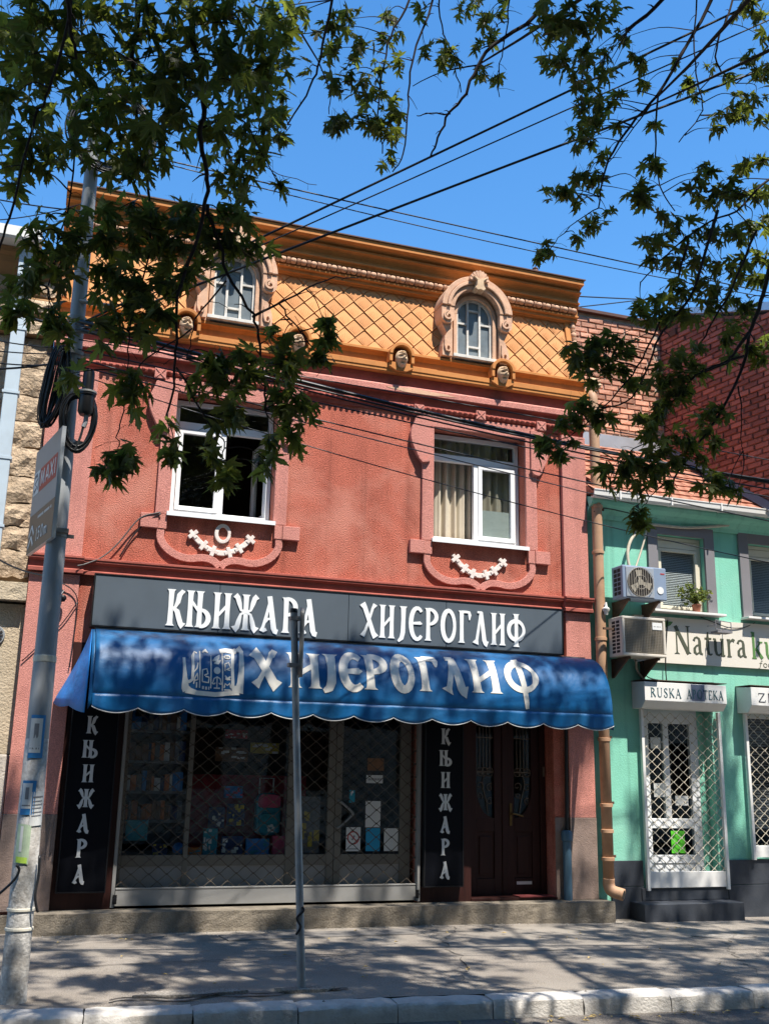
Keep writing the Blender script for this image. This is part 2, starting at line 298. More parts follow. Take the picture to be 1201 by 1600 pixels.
# ---------------------------------------------------------------- mesh helpers
ORG = {}
class MB:
    def __init__(s): s.v = []; s.f = []
    def add(s, vs, fs):
        b = len(s.v); s.v += [tuple(p) for p in vs]; s.f += [tuple(b + i for i in f) for f in fs]
        return s
    def box(s, x0, x1, y0, y1, z0, z1):
        return s.add([(x0, y0, z0), (x1, y0, z0), (x1, y1, z0), (x0, y1, z0), (x0, y0, z1), (x1, y0, z1), (x1, y1, z1), (x0, y1, z1)],
                     [(0, 3, 2, 1), (4, 5, 6, 7), (0, 1, 5, 4), (1, 2, 6, 5), (2, 3, 7, 6), (3, 0, 4, 7)])
    def prism(s, poly, axis, a0, a1):
        n = len(poly)
        def P(p, a): return {'x': (a, p[0], p[1]), 'y': (p[0], a, p[1]), 'z': (p[0], p[1], a)}[axis]
        return s.add([P(p, a0) for p in poly] + [P(p, a1) for p in poly],
                     [tuple(range(n))[::-1], tuple(range(n, 2*n))] + [(i, (i+1) % n, n+(i+1) % n, n+i) for i in range(n)])
    def tube(s, pts, r, n=6, closed=False):
        pts = [Vector(p) for p in pts]; k = len(pts)
        rs = r if isinstance(r, (list, tuple)) else [r]*k
        vs = []; prev = None
        for i, p in enumerate(pts):
            a = pts[(i-1) % k] if (closed or i > 0) else p
            b = pts[(i+1) % k] if (closed or i < k-1) else p
            t = (b - a)
            if t.length < 1e-9: t = Vector((0, 0, 1))
            t.normalize()
            if prev is None:
                prev = t.orthogonal().normalized()
            prev = (prev - t*prev.dot(t))
            if prev.length < 1e-6: prev = t.orthogonal()
            prev.normalize(); q = t.cross(prev)
            for j in range(n):
                an = 2*pi*j/n
                vs.append(p + (prev*cos(an) + q*sin(an))*rs[i])
        fs = []
        for i in range(k if closed else k-1):
            for j in range(n):
                i2 = (i+1) % k
                fs.append((i*n+j, i*n+(j+1) % n, i2*n+(j+1) % n, i2*n+j))
        if not closed:
            fs.append(tuple(range(n))[::-1]); fs.append(tuple(range((k-1)*n, k*n)))
        return s.add(vs, fs)
    def lathe(s, prof, c, axis='z', n=24, a0=0.0, a1=2*pi):
        # prof: list of (radius, height along the axis)
        vs = []; k = len(prof); full = abs(a1-a0-2*pi) < 1e-6
        m = n if full else n+1
        for (r, h) in prof:
            for j in range(m):
                a = a0 + (a1-a0)*j/n
                u, w = r*cos(a), r*sin(a)
                p = {'z': (u, w, h), 'y': (u, h, w), 'x': (h, u, w)}[axis]
                vs.append((c[0]+p[0], c[1]+p[1], c[2]+p[2]))
        fs = []
        for i in range(k-1):
            for j in range(n):
                j2 = (j+1) % m
                fs.append((i*m+j, i*m+j2, (i+1)*m+j2, (i+1)*m+j))
        if full:
            if prof[0][0] > 1e-6: fs.append(tuple(range(m)))
            if prof[-1][0] > 1e-6: fs.append(tuple(range((k-1)*m, k*m)))
        return s.add(vs, fs)
    def arc_band(s, cx, cz, r0, r1, y0, y1, a0, a1, n=16):
        # ring segment in the XZ plane with depth in Y
        vs = []
        for i in range(n+1):
            a = a0 + (a1-a0)*i/n
            for r, y in ((r0, y0), (r1, y0), (r1, y1), (r0, y1)):
                vs.append((cx + r*cos(a), y, cz + r*sin(a)))
        fs = []
        for i in range(n):
            for j in range(4):
                fs.append((i*4+j, i*4+(j+1) % 4, i*4+4+(j+1) % 4, i*4+4+j))
        fs.append((0, 1, 2, 3)); fs.append((n*4+3, n*4+2, n*4+1, n*4))
        return s.add(vs, fs)
    def grid(s, fn, nu, nv):
        vs = [fn(i/nu, j/nv) for j in range(nv+1) for i in range(nu+1)]
        fs = [(j*(nu+1)+i, j*(nu+1)+i+1, (j+1)*(nu+1)+i+1, (j+1)*(nu+1)+i) for j in range(nv) for i in range(nu)]
        return s.add(vs, fs)
    def slab(s, fn, nu, nv, off):
        # grid surface given thickness by the vector off
        o = Vector(off)
        top = [Vector(fn(i/nu, j/nv)) for j in range(nv+1) for i in range(nu+1)]
        N = len(top); w = nu+1
        vs = top + [p+o for p in top]
        fs = []
        for j in range(nv):
            for i in range(nu):
                q = (j*w+i, j*w+i+1, (j+1)*w+i+1, (j+1)*w+i)
                fs.append(q); fs.append(tuple(N+k for k in q[::-1]))
        rim = [i for i in range(nu)] + [j*w+nu for j in range(nv)] + [nv*w+i for i in range(nu, 0, -1)] + [j*w for j in range(nv, 0, -1)]
        for a, b in zip(rim, rim[1:]+rim[:1]): fs.append((a, N+a, N+b, b))
        return s.add(vs, fs)
    def mesh(s, name, m, org=(0, 0, 0), smooth=False, recalc=True):
        me = bpy.data.meshes.new(name)
        ox, oy, oz = org
        me.from_pydata([(x-ox, y-oy, z-oz) for x, y, z in s.v], [], s.f)
        if recalc:
            bm = bmesh.new(); bm.from_mesh(me)
            bmesh.ops.recalc_face_normals(bm, faces=bm.faces)
            bm.to_mesh(me); bm.free()
        if smooth:
            me.polygons.foreach_set('use_smooth', [True]*len(me.polygons))
            if smooth != 'all': me.set_sharp_from_angle(angle=radians(40))
        me.materials.append(m if not isinstance(m, str) else MT[m])
        return me
    def build(s, name, m, parent=None, smooth=False, bevel=0.0, org=None, recalc=True):
        if parent is not None: o0 = ORG[parent.name]
        elif org is not None: o0 = tuple(org)
        else:
            xs = [p[0] for p in s.v]; ys = [p[1] for p in s.v]; zs = [p[2] for p in s.v]
            o0 = ((min(xs)+max(xs))/2, (min(ys)+max(ys))/2, min(zs))
        me = s.mesh(name, m, o0, smooth, recalc)
        ob = bpy.data.objects.new(name, me); COL.objects.link(ob)
        ORG[ob.name] = o0
        if parent is not None: ob.parent = parent
        else: ob.location = o0
        if bevel:
            b = ob.modifiers.new('bevel', 'BEVEL'); b.width = bevel; b.segments = 2; b.limit_method = 'ANGLE'
        return ob

def tag(o, label=None, cat=None, group=None, kind=None):
    if label: o['label'] = label
    if cat: o['category'] = cat
    if group: o['group'] = group
    if kind: o['kind'] = kind
    return o

def thing(name, label, cat, loc, group=None):
    o = bpy.data.objects.new(name, None); COL.objects.link(o)
    o.location = loc; o.empty_display_size = 0.1
    ORG[o.name] = tuple(loc)
    return tag(o, label, cat, group)

def piece(name, me, parent, loc, rot=None, scale=None):
    # one object of a repeated piece: shares the mesh, stands at loc (world) under parent
    ob = bpy.data.objects.new(name, me); COL.objects.link(ob)
    o = ORG[parent.name]
    ob.parent = parent
    ob.location = (loc[0]-o[0], loc[1]-o[1], loc[2]-o[2])
    if rot is not None:
        if isinstance(rot, Quaternion): ob.rotation_mode = 'QUATERNION'; ob.rotation_quaternion = rot
        else: ob.rotation_euler = rot
    if scale is not None: ob.scale = scale
    ORG[ob.name] = o
    return ob

def copy_thing(o, delta, label=None):
    # copy of a thing and of its parts and sub-parts, moved by delta
    c = o.copy(); COL.objects.link(c)
    c.location = Vector(o.location) + Vector(delta)
    org = ORG[o.name]; ORG[c.name] = (org[0]+delta[0], org[1]+delta[1], org[2]+delta[2])
    if label: c['label'] = label
    for p in o.children:
        q = p.copy(); COL.objects.link(q); q.parent = c; ORG[q.name] = ORG[c.name]
        for r in p.children:
            t = r.copy(); COL.objects.link(t); t.parent = q; ORG[t.name] = ORG[c.name]
    return c

def bez(p0, p1, p2, p3, n=8):
    out = []
    for i in range(n+1):
        t = i/n; a = (1-t)**3; b = 3*(1-t)**2*t; c = 3*(1-t)*t*t; d = t**3
        out.append(tuple(a*p0[k]+b*p1[k]+c*p2[k]+d*p3[k] for k in range(len(p0))))
    return out

def catmull(pts, n=5):
    P = [Vector(p) for p in pts]; out = []
    for i in range(len(P)-1):
        a = P[i-1] if i > 0 else P[i]*2-P[i+1]
        b, c = P[i], P[i+1]
        d = P[i+2] if i+2 < len(P) else P[i+1]*2-P[i]
        for k in range(n):
            t = k/n
            out.append(0.5*((2*b)+(c-a)*t+(2*a-5*b+4*c-d)*t*t+(3*b-a-3*c+d)*t**3))
    out.append(P[-1])
    return out

# ---------------------------------------------------------------- letter shapes (stroke ribbons, unit height)
def stem(x, y0, y1, w, x1=None, fl=1.7):
    x1 = x if x1 is None else x1; d = y1-y0
    return [(x+(x1-x)*t, y0+d*t, w*k) for t, k in ((0, fl), (0.05, 1.12), (0.12, 1.0), (0.5, 0.9), (0.88, 1.0), (0.95, 1.12), (1, fl))]
def arc(cx, cy, rx, ry, a0, a1, w0, w1=None, n=12):
    w1 = w0 if w1 is None else w1; out = []
    for i in range(n+1):
        t = i/n; a = radians(a0+(a1-a0)*t)
        out.append((cx+rx*cos(a), cy+ry*sin(a), w0+(w1-w0)*sin(pi*t)))
    return out
def seg(x0, y0, x1, y1, w0, w1=None, n=4):
    w1 = w0 if w1 is None else w1
    return [(x0+(x1-x0)*i/n, y0+(y1-y0)*i/n, w0+(w1-w0)*i/n) for i in range(n+1)]
def glyph(ch, b=0.085):
    t = b*0.5
    G = {
     'К': (0.42, [stem(.08, 0, 1, b), [(.12, .46, t), (.20, .52, t*1.1), (.26, .66, b*.9), (.29, .85, b), (.37, .96, b*.8), (.42, .93, t)], [(.14, .50, t), (.25, .40, b), (.31, .2, b), (.36, .06, b), (.43, 0, b*1.4)]]),
     'Њ': (0.62, [stem(.08, 0, 1, b), stem(.33, 0, 1, b), seg(.10, .72, .34, .40, t*1.1), arc(.35, .25, .22, .235, 92, -92, t, b)]),
     'И': (0.44, [stem(.08, 0, 1, b), stem(.36, 0, 1, b), seg(.10, .34, .35, .66, t*1.1)]),
     'Ж': (0.66, [stem(.33, 0, 1, b), [(.33, .5, t), (.20, .56, t), (.15, .74, b*.9), (.10, .9, b), (.03, .97, b*1.1)], [(.33, .5, t), (.46, .56, t), (.51, .74, b*.9), (.56, .9, b), (.63, .97, b*1.1)],
                  [(.33, .52, t), (.20, .44, t), (.15, .25, b*.9), (.11, .08, b), (.02, 0, b*1.5)], [(.33, .52, t), (.46, .44, t), (.51, .25, b*.9), (.55, .08, b), (.64, 0, b*1.5)]]),
     'А': (0.50, [seg(.22, 1, .36, .10, b*1.0, b*1.1) + [(.40, .02, b*1.1), (.47, 0, b)], [(.24, .9, t), (.15, .45, t*1.2), (.07, .12, t*1.2), (.03, .0, b*.9)], [(.09, .22, t), (.20, .36, t), (.33, .36, t)], seg(.06, 0, .16, .07, t, t*1.4)]),
     'Р': (0.42, [stem(.10, 0, 1, b), arc(.12, .74, .24, .235, 95, -95, t, b)]),
     'Х': (0.50, [[(.04, 1, b*1.5), (.12, .88, b*1.1), (.25, .5, b), (.38, .12, b*1.1), (.46, 0, b*1.5)], [(.45, .92, b*.9), (.40, .97, b), (.35, .86, t*1.2), (.25, .5, t), (.14, .18, t*1.2), (.06, .02, b*1.1)]]),
     'Ј': (0.30, [[(.20, 1, b*1.9), (.20, .94, b*1.2), (.20, .6, b), (.19, .2, b*1.1), (.15, .02, b), (.05, -.08, t)]]),
     'Є': (0.42, [arc(.26, .5, .20, .48, 50, 310, t*1.4, b*1.1, 16), seg(.08, .5, .36, .52, t, t*1.6), arc(.33, .46, .06, .06, 150, 20, t, t)]),
     'О': (0.50, [arc(.25, .5, .19, .47, 0, 360, t*1.5, b*1.1, 24), arc(.25, .5, .195, .47, 140, 220, t, b*.6, 8)]),
     'Г': (0.40, [stem(.09, 0, 1, b), [(.10, .97, t*1.2), (.25, .97, t*1.2), (.33, .96, t*1.4), (.35, .88, b*.8), (.34, .72, t*.5)]]),
     'Л': (0.50, [seg(.24, 1, .34, .12, b*.9, b*1.1) + [(.38, .03, b*1.2), (.45, 0, b*1.5)], [(.22, .96, t), (.16, .5, t*1.3), (.10, .12, t*1.4), (.06, .0, b*1.6)], seg(.12, .99, .27, .99, t, t)]),
     'Ф': (0.60, [stem(.30, -.02, 1.02, b), arc(.30, .5, .25, .30, 0, 360, t*1.4, b, 28), arc(.30, .5, .25, .30, 130, 230, t, b*.8, 10), arc(.30, .5, .25, .30, -50, 50, t, b*.8, 10)]),
     'Фa': (0.60, [[(.27, 1.04, b*1.25), (.29, .9, b*1.05), (.31, .5, b*.95), (.33, .12, b*.8), (.335, -.03, b*.6)], arc(.30, .655, .245, .29, 0, 360, t*1.2, b*1.1, 28), arc(.30, .655, .245, .29, 150, 225, t, b*1.1, 10), arc(.30, .655, .245, .29, -45, 30, t, b*1.1, 10)]),
     'N': (0.78, [stem(.14, 0, .96, t*1.1, fl=4), stem(.64, .04, 1, t*1.1, fl=4), seg(.10, .98, .64, .02, b*1.3, b*1.4)]),
     'a': (0.50, [[(.08, .50, b), (.13, .60, t*1.3), (.22, .63, t*1.2), (.31, .58, b*.8), (.33, .48, b*1.1), (.33, .2, b*1.1), (.36, .06, b), (.45, .03, t)], [(.33, .38, t), (.18, .32, t*1.2), (.10, .22, b), (.10, .10, b*1.1), (.18, .03, t*1.3), (.28, .08, t), (.33, .14, t)]]),
     't': (0.36, [[(.18, .84, t), (.16, .6, b*1.1), (.16, .2, b*1.1), (.19, .06, b), (.27, .03, t*1.3), (.34, .07, t)], seg(.03, .61, .33, .61, t*1.1)]),
     'u': (0.56, [[(.02, .62, t*.8), (.10, .60, b), (.11, .5, b*1.1), (.11, .2, b*1.1), (.16, .06, b), (.25, .03, t*1.4), (.38, .12, t)], stem(.42, 0, .64, b*1.1, fl=1.2), seg(.42, .02, .52, .04, t, t), seg(.34, .62, .42, .61, t*.8, t)]),
     'r': (0.42, [stem(.12, 0, .64, b*1.1, fl=1.3), seg(.03, .015, .22, .015, t*.8), [(.13, .46, t), (.22, .58, t*1.2), (.31, .62, b), (.38, .58, b*1.1)], seg(.04, .61, .12, .61, t*.8)]),
     'k': (0.54, [stem(.12, 0, .96, b*1.1, fl=1.3), seg(.03, .015, .22, .015, t*.8), seg(.14, .28, .42, .60, t, t), seg(.22, .36, .46, .02, b, b*1.2), seg(.30, .61, .50, .61, t*.8), seg(.04, .95, .12, .95, t*.8)]),
     'f': (0.40, [[(.40, .92, b), (.32, .97, t*1.2), (.26, .85, b*.8), (.18, .4, b), (.10, -.1, b*.8), (.02, -.2, t*1.2), (-.06, -.15, b*.8)], seg(.08, .6, .36, .6, t)]),
     'o': (0.48, [arc(.24, .31, .18, .28, 0, 360, t*1.2, b, 18)]),
     'R': (0.62, [stem(.12, 0, 1, b, fl=2.2), arc(.14, .74, .28, .24, 92, -92, t, b), seg(.26, .5, .56, .02, b*.9, b*1.1)]),
     'U': (0.68, [[(.13, 1, b*2.2), (.13, .95, b), (.13, .3, b), (.19, .09, b*.9), (.33, .02, t*1.4), (.48, .09, t*1.3), (.54, .3, t), (.54, .95, t), (.54, 1, b*1.8)]]),
     'S': (0.50, [[(.40, .80, b*.9), (.37, .95, t), (.24, .98, t*1.3), (.10, .86, b*.9), (.12, .66, b), (.28, .5, b*1.2), (.40, .32, b), (.38, .1, b*.9), (.24, .015, t*1.3), (.10, .06, t), (.07, .24, b*.9)]]),
     'K': (0.64, [stem(.12, 0, 1, b, fl=2.2), seg(.14, .42, .50, .97, t, t), seg(.24, .54, .58, .02, b, b*1.2), seg(.42, .98, .58, .98, t*.7)]),
     'A': (0.68, [seg(.33, 1, .57, .02, b*1.0, b*1.0), seg(.33, .97, .10, .02, t, t), seg(.18, .36, .47, .36, t*.9), seg(.02, .015, .19, .015, t*.7), seg(.47, .015, .68, .015, t*.7)]),
     'P': (0.54, [stem(.12, 0, 1, b, fl=2.2), arc(.14, .72, .28, .26, 92, -92, t, b)]),
     'O': (0.74, [arc(.37, .5, .29, .48, 0, 360, t, b*1.2, 26)]),
     'T': (0.60, [stem(.30, 0, .97, b, fl=1.9), seg(.05, .97, .55, .97, t), seg(.06, .98, .05, .80, t, t*.6), seg(.54, .98, .55, .80, t, t*.6)]),
     'E': (0.54, [stem(.12, 0, 1, b, fl=1.6), seg(.12, .975, .45, .975, t), seg(.12, .52, .36, .52, t), seg(.12, .02, .46, .02, t), seg(.45, .98, .46, .8, t, t*.6), seg(.46, .02, .48, .22, t, t*.6)]),
     'Z': (0.60, [seg(.08, .97, .52, .97, t*1.2), seg(.50, .96, .08, .04, b*1.1), seg(.08, .03, .55, .03, t*1.3), seg(.08, .98, .06, .78, t, t*.6), seg(.54, .02, .57, .24, t, t*.7)]),
     'D': (0.72, [stem(.12, 0, 1, b, fl=1.6), arc(.14, .5, .48, .47, 92, -92, t, b*1.2, 16)]),
     # plain sans
     'm1': (0.3, [seg(.15, 0, .15, 1, b*2), seg(.15, .95, .02, .78, b*1.4, b)]),
     'm5': (0.56, [seg(.46, .93, .14, .93, b*1.6), seg(.13, .97, .11, .5, b*1.5), [(.11, .52, b*1.4), (.28, .62, b*1.6), (.44, .48, b*1.9), (.45, .24, b*1.9), (.30, .07, b*1.7), (.08, .12, b*1.4)]]),
     'm0': (0.58, [arc(.29, .5, .18, .42, 0, 360, b*1.7, b*2.0, 20)]),
     'mm': (0.80, [seg(.10, 0, .10, .64, b*1.8), [(.10, .45, b*1.2), (.22, .58, b*1.6), (.36, .52, b*1.8), (.38, .3, b*1.8), (.38, 0, b*1.8)], [(.40, .45, b*1.2), (.52, .58, b*1.6), (.66, .52, b*1.8), (.68, .3, b*1.8), (.68, 0, b*1.8)]]),
     'sM': (0.80, [seg(.10, 0, .16, 1, b*2), seg(.18, .96, .38, .10, b*1.8), seg(.38, .10, .60, .96, b*1.8), seg(.62, 1, .68, 0, b*2)]),
     'sA': (0.70, [seg(.06, 0, .34, 1, b*1.9), seg(.36, 1, .62, 0, b*1.9), seg(.18, .30, .50, .30, b*1.6)]),
     'sX': (0.66, [seg(.06, 0, .58, 1, b*2), seg(.06, 1, .58, 0, b*2)]),
     'sI': (0.28, [seg(.14, 0, .14, 1, b*2.1)]),
     'sP': (0.60, [seg(.14, 0, .14, 1, b*2.1), arc(.14, .73, .34, .22, 90, -90, b*1.8, b*2)]),
    }
    return G[ch]

def ribbon_solid(mb, rib, fn, d0, d1):
    # rib: (x, y, w); fn(x, y, d) -> world point; closed solid between depths d0 and d1
    n = len(rib); vs = []
    for i, (x, y, w) in enumerate(rib):
        a = rib[max(i-1, 0)]; c = rib[min(i+1, n-1)]
        tx, ty = c[0]-a[0], c[1]-a[1]; l = math.hypot(tx, ty) or 1.0
        nx, ny = -ty/l*w/2, tx/l*w/2
        for sx, d in ((1, d0), (-1, d0), (-1, d1), (1, d1)):
            vs.append(fn(x+nx*sx, y+ny*sx, d))
    fs = []
    for i in range(n-1):
        for j in range(4):
            fs.append((i*4+j, i*4+(j+1) % 4, i*4+4+(j+1) % 4, i*4+4+j))
    fs.append((0, 1, 2, 3)); e = (n-1)*4; fs.append((e+3, e+2, e+1, e))
    mb.add(vs, fs)

def resample(rib, step):
    out = [rib[0]]
    for a, b in zip(rib, rib[1:]):
        n = max(1, int(math.hypot(b[0]-a[0], b[1]-a[1])/step))
        out += [tuple(a[k]+(b[k]-a[k])*i/n for k in range(3)) for i in range(1, n+1)]
    return out

def letters(word, u0, u1, v0, v1, fn, material, parent, d0, d1, b=0.085, gap=0.10, name='letter', step=0):
    # word set between u0..u1 with unit height mapped to v0..v1; each letter is its own mesh
    gl = [glyph(c, b) for c in word]
    tot = sum(g[0] for g in gl) + gap*(len(gl)-1)
    kx = (u1-u0)/tot; kv = v1-v0; x = 0.0
    for g in gl:
        mb = MB()
        for i, rib in enumerate(g[1]):
            e = 0.0004*i
            R_ = [(u0+(x+px)*kx, v0+py*kv, w*kv) for px, py, w in rib]
            ribbon_solid(mb, resample(R_, step) if step else R_, fn, d0, d1+(e if d1 > d0 else -e))
        mb.build(name, material, parent)
        x += g[0]+gap

# ---------------------------------------------------------------- ground, road, pavement, kerb
def struct(o, label=None): return tag(o, label, None, None, 'structure')
KX, KY, KS = 0.0, -3.70, -0.0745              # kerb line: y = KY + KS*(x-KX)
def kerb_y(x): return KY + KS*(x-KX)
rng = random.Random(7)
mb = MB(); mb.add([(-400, -300, -0.30), (400, -300, -0.30), (400, 500, -0.30), (-400, 500, -0.30)], [(0, 1, 2, 3)])
struct(mb.build('ground', 'ground', org=(0, 0, -0.3)))
mb = MB(); mb.grid(lambda u, v: (-30+70*u, (-12.2)*(1-v)+(kerb_y(-30+70*u)-0.02)*v, -0.125), 70, 12)
struct(mb.build('road', 'asphalt_road', org=(0, 0, 0)))
mb = MB(); mb.add([(-30, -20, 0.0), (40, -20, 0.0), (40, -12.2, 0.0), (-30, -12.2, 0.0)], [(0, 1, 2, 3)])
struct(mb.build('footpath', 'asphalt_walk', org=(0, 0, 0)))
from mathutils import noise as mnoise
def walk_z(x, y):
    return 0.010*mnoise.noise(Vector((x*0.7, y*0.7, 3.1))) - 0.012*max(0, x-4.5)*(1 if y > -1.5 else 0.4)
mb = MB()
mb.grid(lambda u, v: (lambda x: (lambda y: (x, y, walk_z(x, y)))((kerb_y(x)+0.17)*(1-v)+0.3*v))(-8+24*u), 160, 32)
walk = struct(mb.build('pavement', 'asphalt_walk', org=(0, 0, 0), smooth='all'))
# kerb stones
kmesh = None
kb = MB(); kb.add([(-30, kerb_y(-30)-0.01, -0.3), (40, kerb_y(40)-0.01, -0.3), (40, kerb_y(40)+0.165, -0.3), (-30, kerb_y(-30)+0.165, -0.3),
                   (-30, kerb_y(-30)-0.01, -0.05), (40, kerb_y(40)-0.01, -0.05), (40, kerb_y(40)+0.165, -0.05), (-30, kerb_y(-30)+0.165, -0.05)],
                  [(0, 3, 2, 1), (4, 5, 6, 7), (0, 1, 5, 4), (1, 2, 6, 5), (2, 3, 7, 6), (3, 0, 4, 7)])
kerb = struct(kb.build('kerb', 'soil', org=(0, KY, 0)))
ang = math.atan(KS)
for var_i in range(3):
    pass
kvars = []
for k in range(4):
    b = MB(); r = random.Random(50+k); Lk = 0.716
    prof = [(-0.035, -0.14), (-0.033, -0.07), (-0.028, -0.018), (-0.010, -0.002), (0.02, 0.004), (0.17, 0.006), (0.17, -0.14)]
    nseg = 9; vs = []
    for i in range(nseg+1):
        x = Lk*i/nseg
        sh = -0.012*(r.random() if i in (0, nseg) else 0)
        for (y, z) in prof:
            vs.append((x+(0.004*r.uniform(-1, 1) if i in (0, nseg) else 0), y+0.005*r.uniform(-1, 1), z+0.004*r.uniform(-1, 1)+sh*(1 if z > -0.1 else 0)))
    m = len(prof)
    fs = [(i*m+j, i*m+(j+1) % m, (i+1)*m+(j+1) % m, (i+1)*m+j) for i in range(nseg) for j in range(m)]
    fs += [tuple(range(m)), tuple(range(nseg*m+m-1, nseg*m-1, -1))]
    b.add(vs, fs); kvars.append(b.mesh('kerb_stone', 'kerb', smooth=True))
x = -3.05; i = 0
while x < 9.5:
    o = piece('kerb_stone', kvars[i % 4], kerb, (x, kerb_y(x), rng.uniform(-0.004, 0.004)), (rng.uniform(-0.015, 0.015), 0, ang+rng.uniform(-0.006, 0.006)))
    x += 0.725*cos(ang); i += 1
# broken bits of the pavement edge: crack, concrete patch, cover slab, post footing
def blob(cx, cy, rx, ry, z, n, seed, h):
    r = random.Random(seed); top = []
    for k in range(n):
        a = 2*pi*k/n; s = r.uniform(0.75, 1.15)
        top.append((cx+rx*s*cos(a), cy+ry*s*sin(a)))
    return top
mb = MB(); mb.prism(blob(1.35, -3.28, 0.40, 0.10, 0, 18, 3, 0), 'z', -0.03, 0.018)
struct(mb.build('pavement_patch', 'patch', org=(1.35, -3.28, 0)))
mb = MB(); mb.prism(blob(2.20, -3.36, 0.24, 0.09, 0, 14, 9, 0), 'z', -0.03, 0.024)
struct(mb.build('concrete_footing', 'patch', org=(2.2, -3.36, 0)))
r = random.Random(21); pts = []
for k in range(33):
    x = 0.75+k*0.055; pts.append((x, -3.42+0.05*sin(k*0.55)+r.uniform(-0.022, 0.022)+0.06*(k > 24)*(k-24)/8, 0.014))
mb = MB(); w = [0.008+0.022*r.random() for _ in pts]
mb.add([(p[0], p[1]-q, 0.0165) for p, q in zip(pts, w)]+[(p[0], p[1]+q, 0.0165) for p, q in zip(pts, w)],
       [(k, k+1, len(pts)+k+1, len(pts)+k) for k in range(len(pts)-1)])
struct(mb.build('pavement_crack', 'soil', org=(1.6, -3.4, 0)))
pts = [(-0.6+0.17*k, -2.12+0.055*k*0.17+r.uniform(-0.012, 0.012)) for k in range(22)]
mb = MB(); mb.add([(p[0], p[1]-0.007, 0.0145) for p in pts]+[(p[0], p[1]+0.007, 0.0145) for p in pts], [(k, k+1, 22+k+1, 22+k) for k in range(21)])
struct(mb.build('pavement_joint', 'soil', org=(1, -2, 0)))
for k_, (xa, ya, xb, yb) in enumerate(((3.4, -3.4, 4.6, -0.5), (6.0, -3.6, 7.6, -1.2), (-0.4, -1.5, 1.7, -0.4), (4.4, -2.0, 7.8, -2.5))):
    pts = []; n_ = 26
    for k in range(n_+1):
        t = k/n_; pts.append((xa+(xb-xa)*t+r.gauss(0, .025)+0.1*sin(t*7+k_), ya+(yb-ya)*t+r.gauss(0, .02)))
    ww = [0.003+0.006*r.random() for _ in pts]
    mb = MB(); mb.add([(p[0]-q, p[1]-q, walk_z(*p)+0.006) for p, q in zip(pts, ww)]+[(p[0]+q, p[1]+q, walk_z(*p)+0.006) for p, q in zip(pts, ww)], [(k, k+1, n_+1+k+1, n_+1+k) for k in range(n_)])
    struct(mb.build('pavement_crack', 'soil', org=(xa, ya, 0)))
mb = MB(); mb.prism([(2.02, -0.62), (2.06, -0.95), (4.05, -0.90), (4.05, -0.56)], 'z', -0.02, 0.014)
struct(mb.build('cover_slab', 'slab', org=(3, -.75, 0), bevel=0.004))
mb = MB(); mb.prism([(6.95, -1.45), (7.15, -1.72), (7.62, -1.66), (7.42, -1.40)], 'z', -0.06, -0.012)
struct(mb.build('inspection_cover', 'patch', org=(7.3, -1.55, 0)))
# pavement remains along the house foot: debris
mb = MB(); r = random.Random(5)
for k in range(120):
    if k < 80: x = r.uniform(0.3, 6.9); y = -0.33-abs(r.gauss(0, 0.05))
    else: x = r.uniform(-0.5, 6.5); y = kerb_y(x)+r.choice([0.22, -0.10])+r.gauss(0, 0.06)
    z = walk_z(x, y) if y > kerb_y(x)+0.1 else -0.125
    s = r.uniform(0.006, 0.018)
    mb.add([(x-s, y, z), (x, y-s, z), (x+s, y, z), (x, y+s, z), (x, y, z+s*0.9)], [(0, 1, 4), (1, 2, 4), (2, 3, 4), (3, 0, 4)])
tag(mb.build('debris', 'patch', org=(3, -2, 0)), None, None, None, 'stuff')
mb = MB(); r = random.Random(15)
for k in range(110):
    if k < 60: x = r.uniform(2.2, 6.2); y = kerb_y(x)-r.uniform(0.06, 0.28); z = -0.118
    else: x = r.uniform(0, 7.5); y = r.uniform(-3.2, -0.6); z = walk_z(x, y)+0.012
    s = r.uniform(0.012, 0.035); a = r.uniform(0, 6.28)
    c, d = cos(a)*s, sin(a)*s
    mb.add([(x+c, y+d, z+0.004), (x-d*0.5, y+c*0.5, z+0.012), (x-c, y-d, z+0.002), (x+d*0.5, y-c*0.5, z+0.010)], [(0, 1, 2, 3)])
tag(mb.build('fallen_leaves', 'fallen', org=(3, -2, 0), recalc=False), None, None, None, 'stuff')

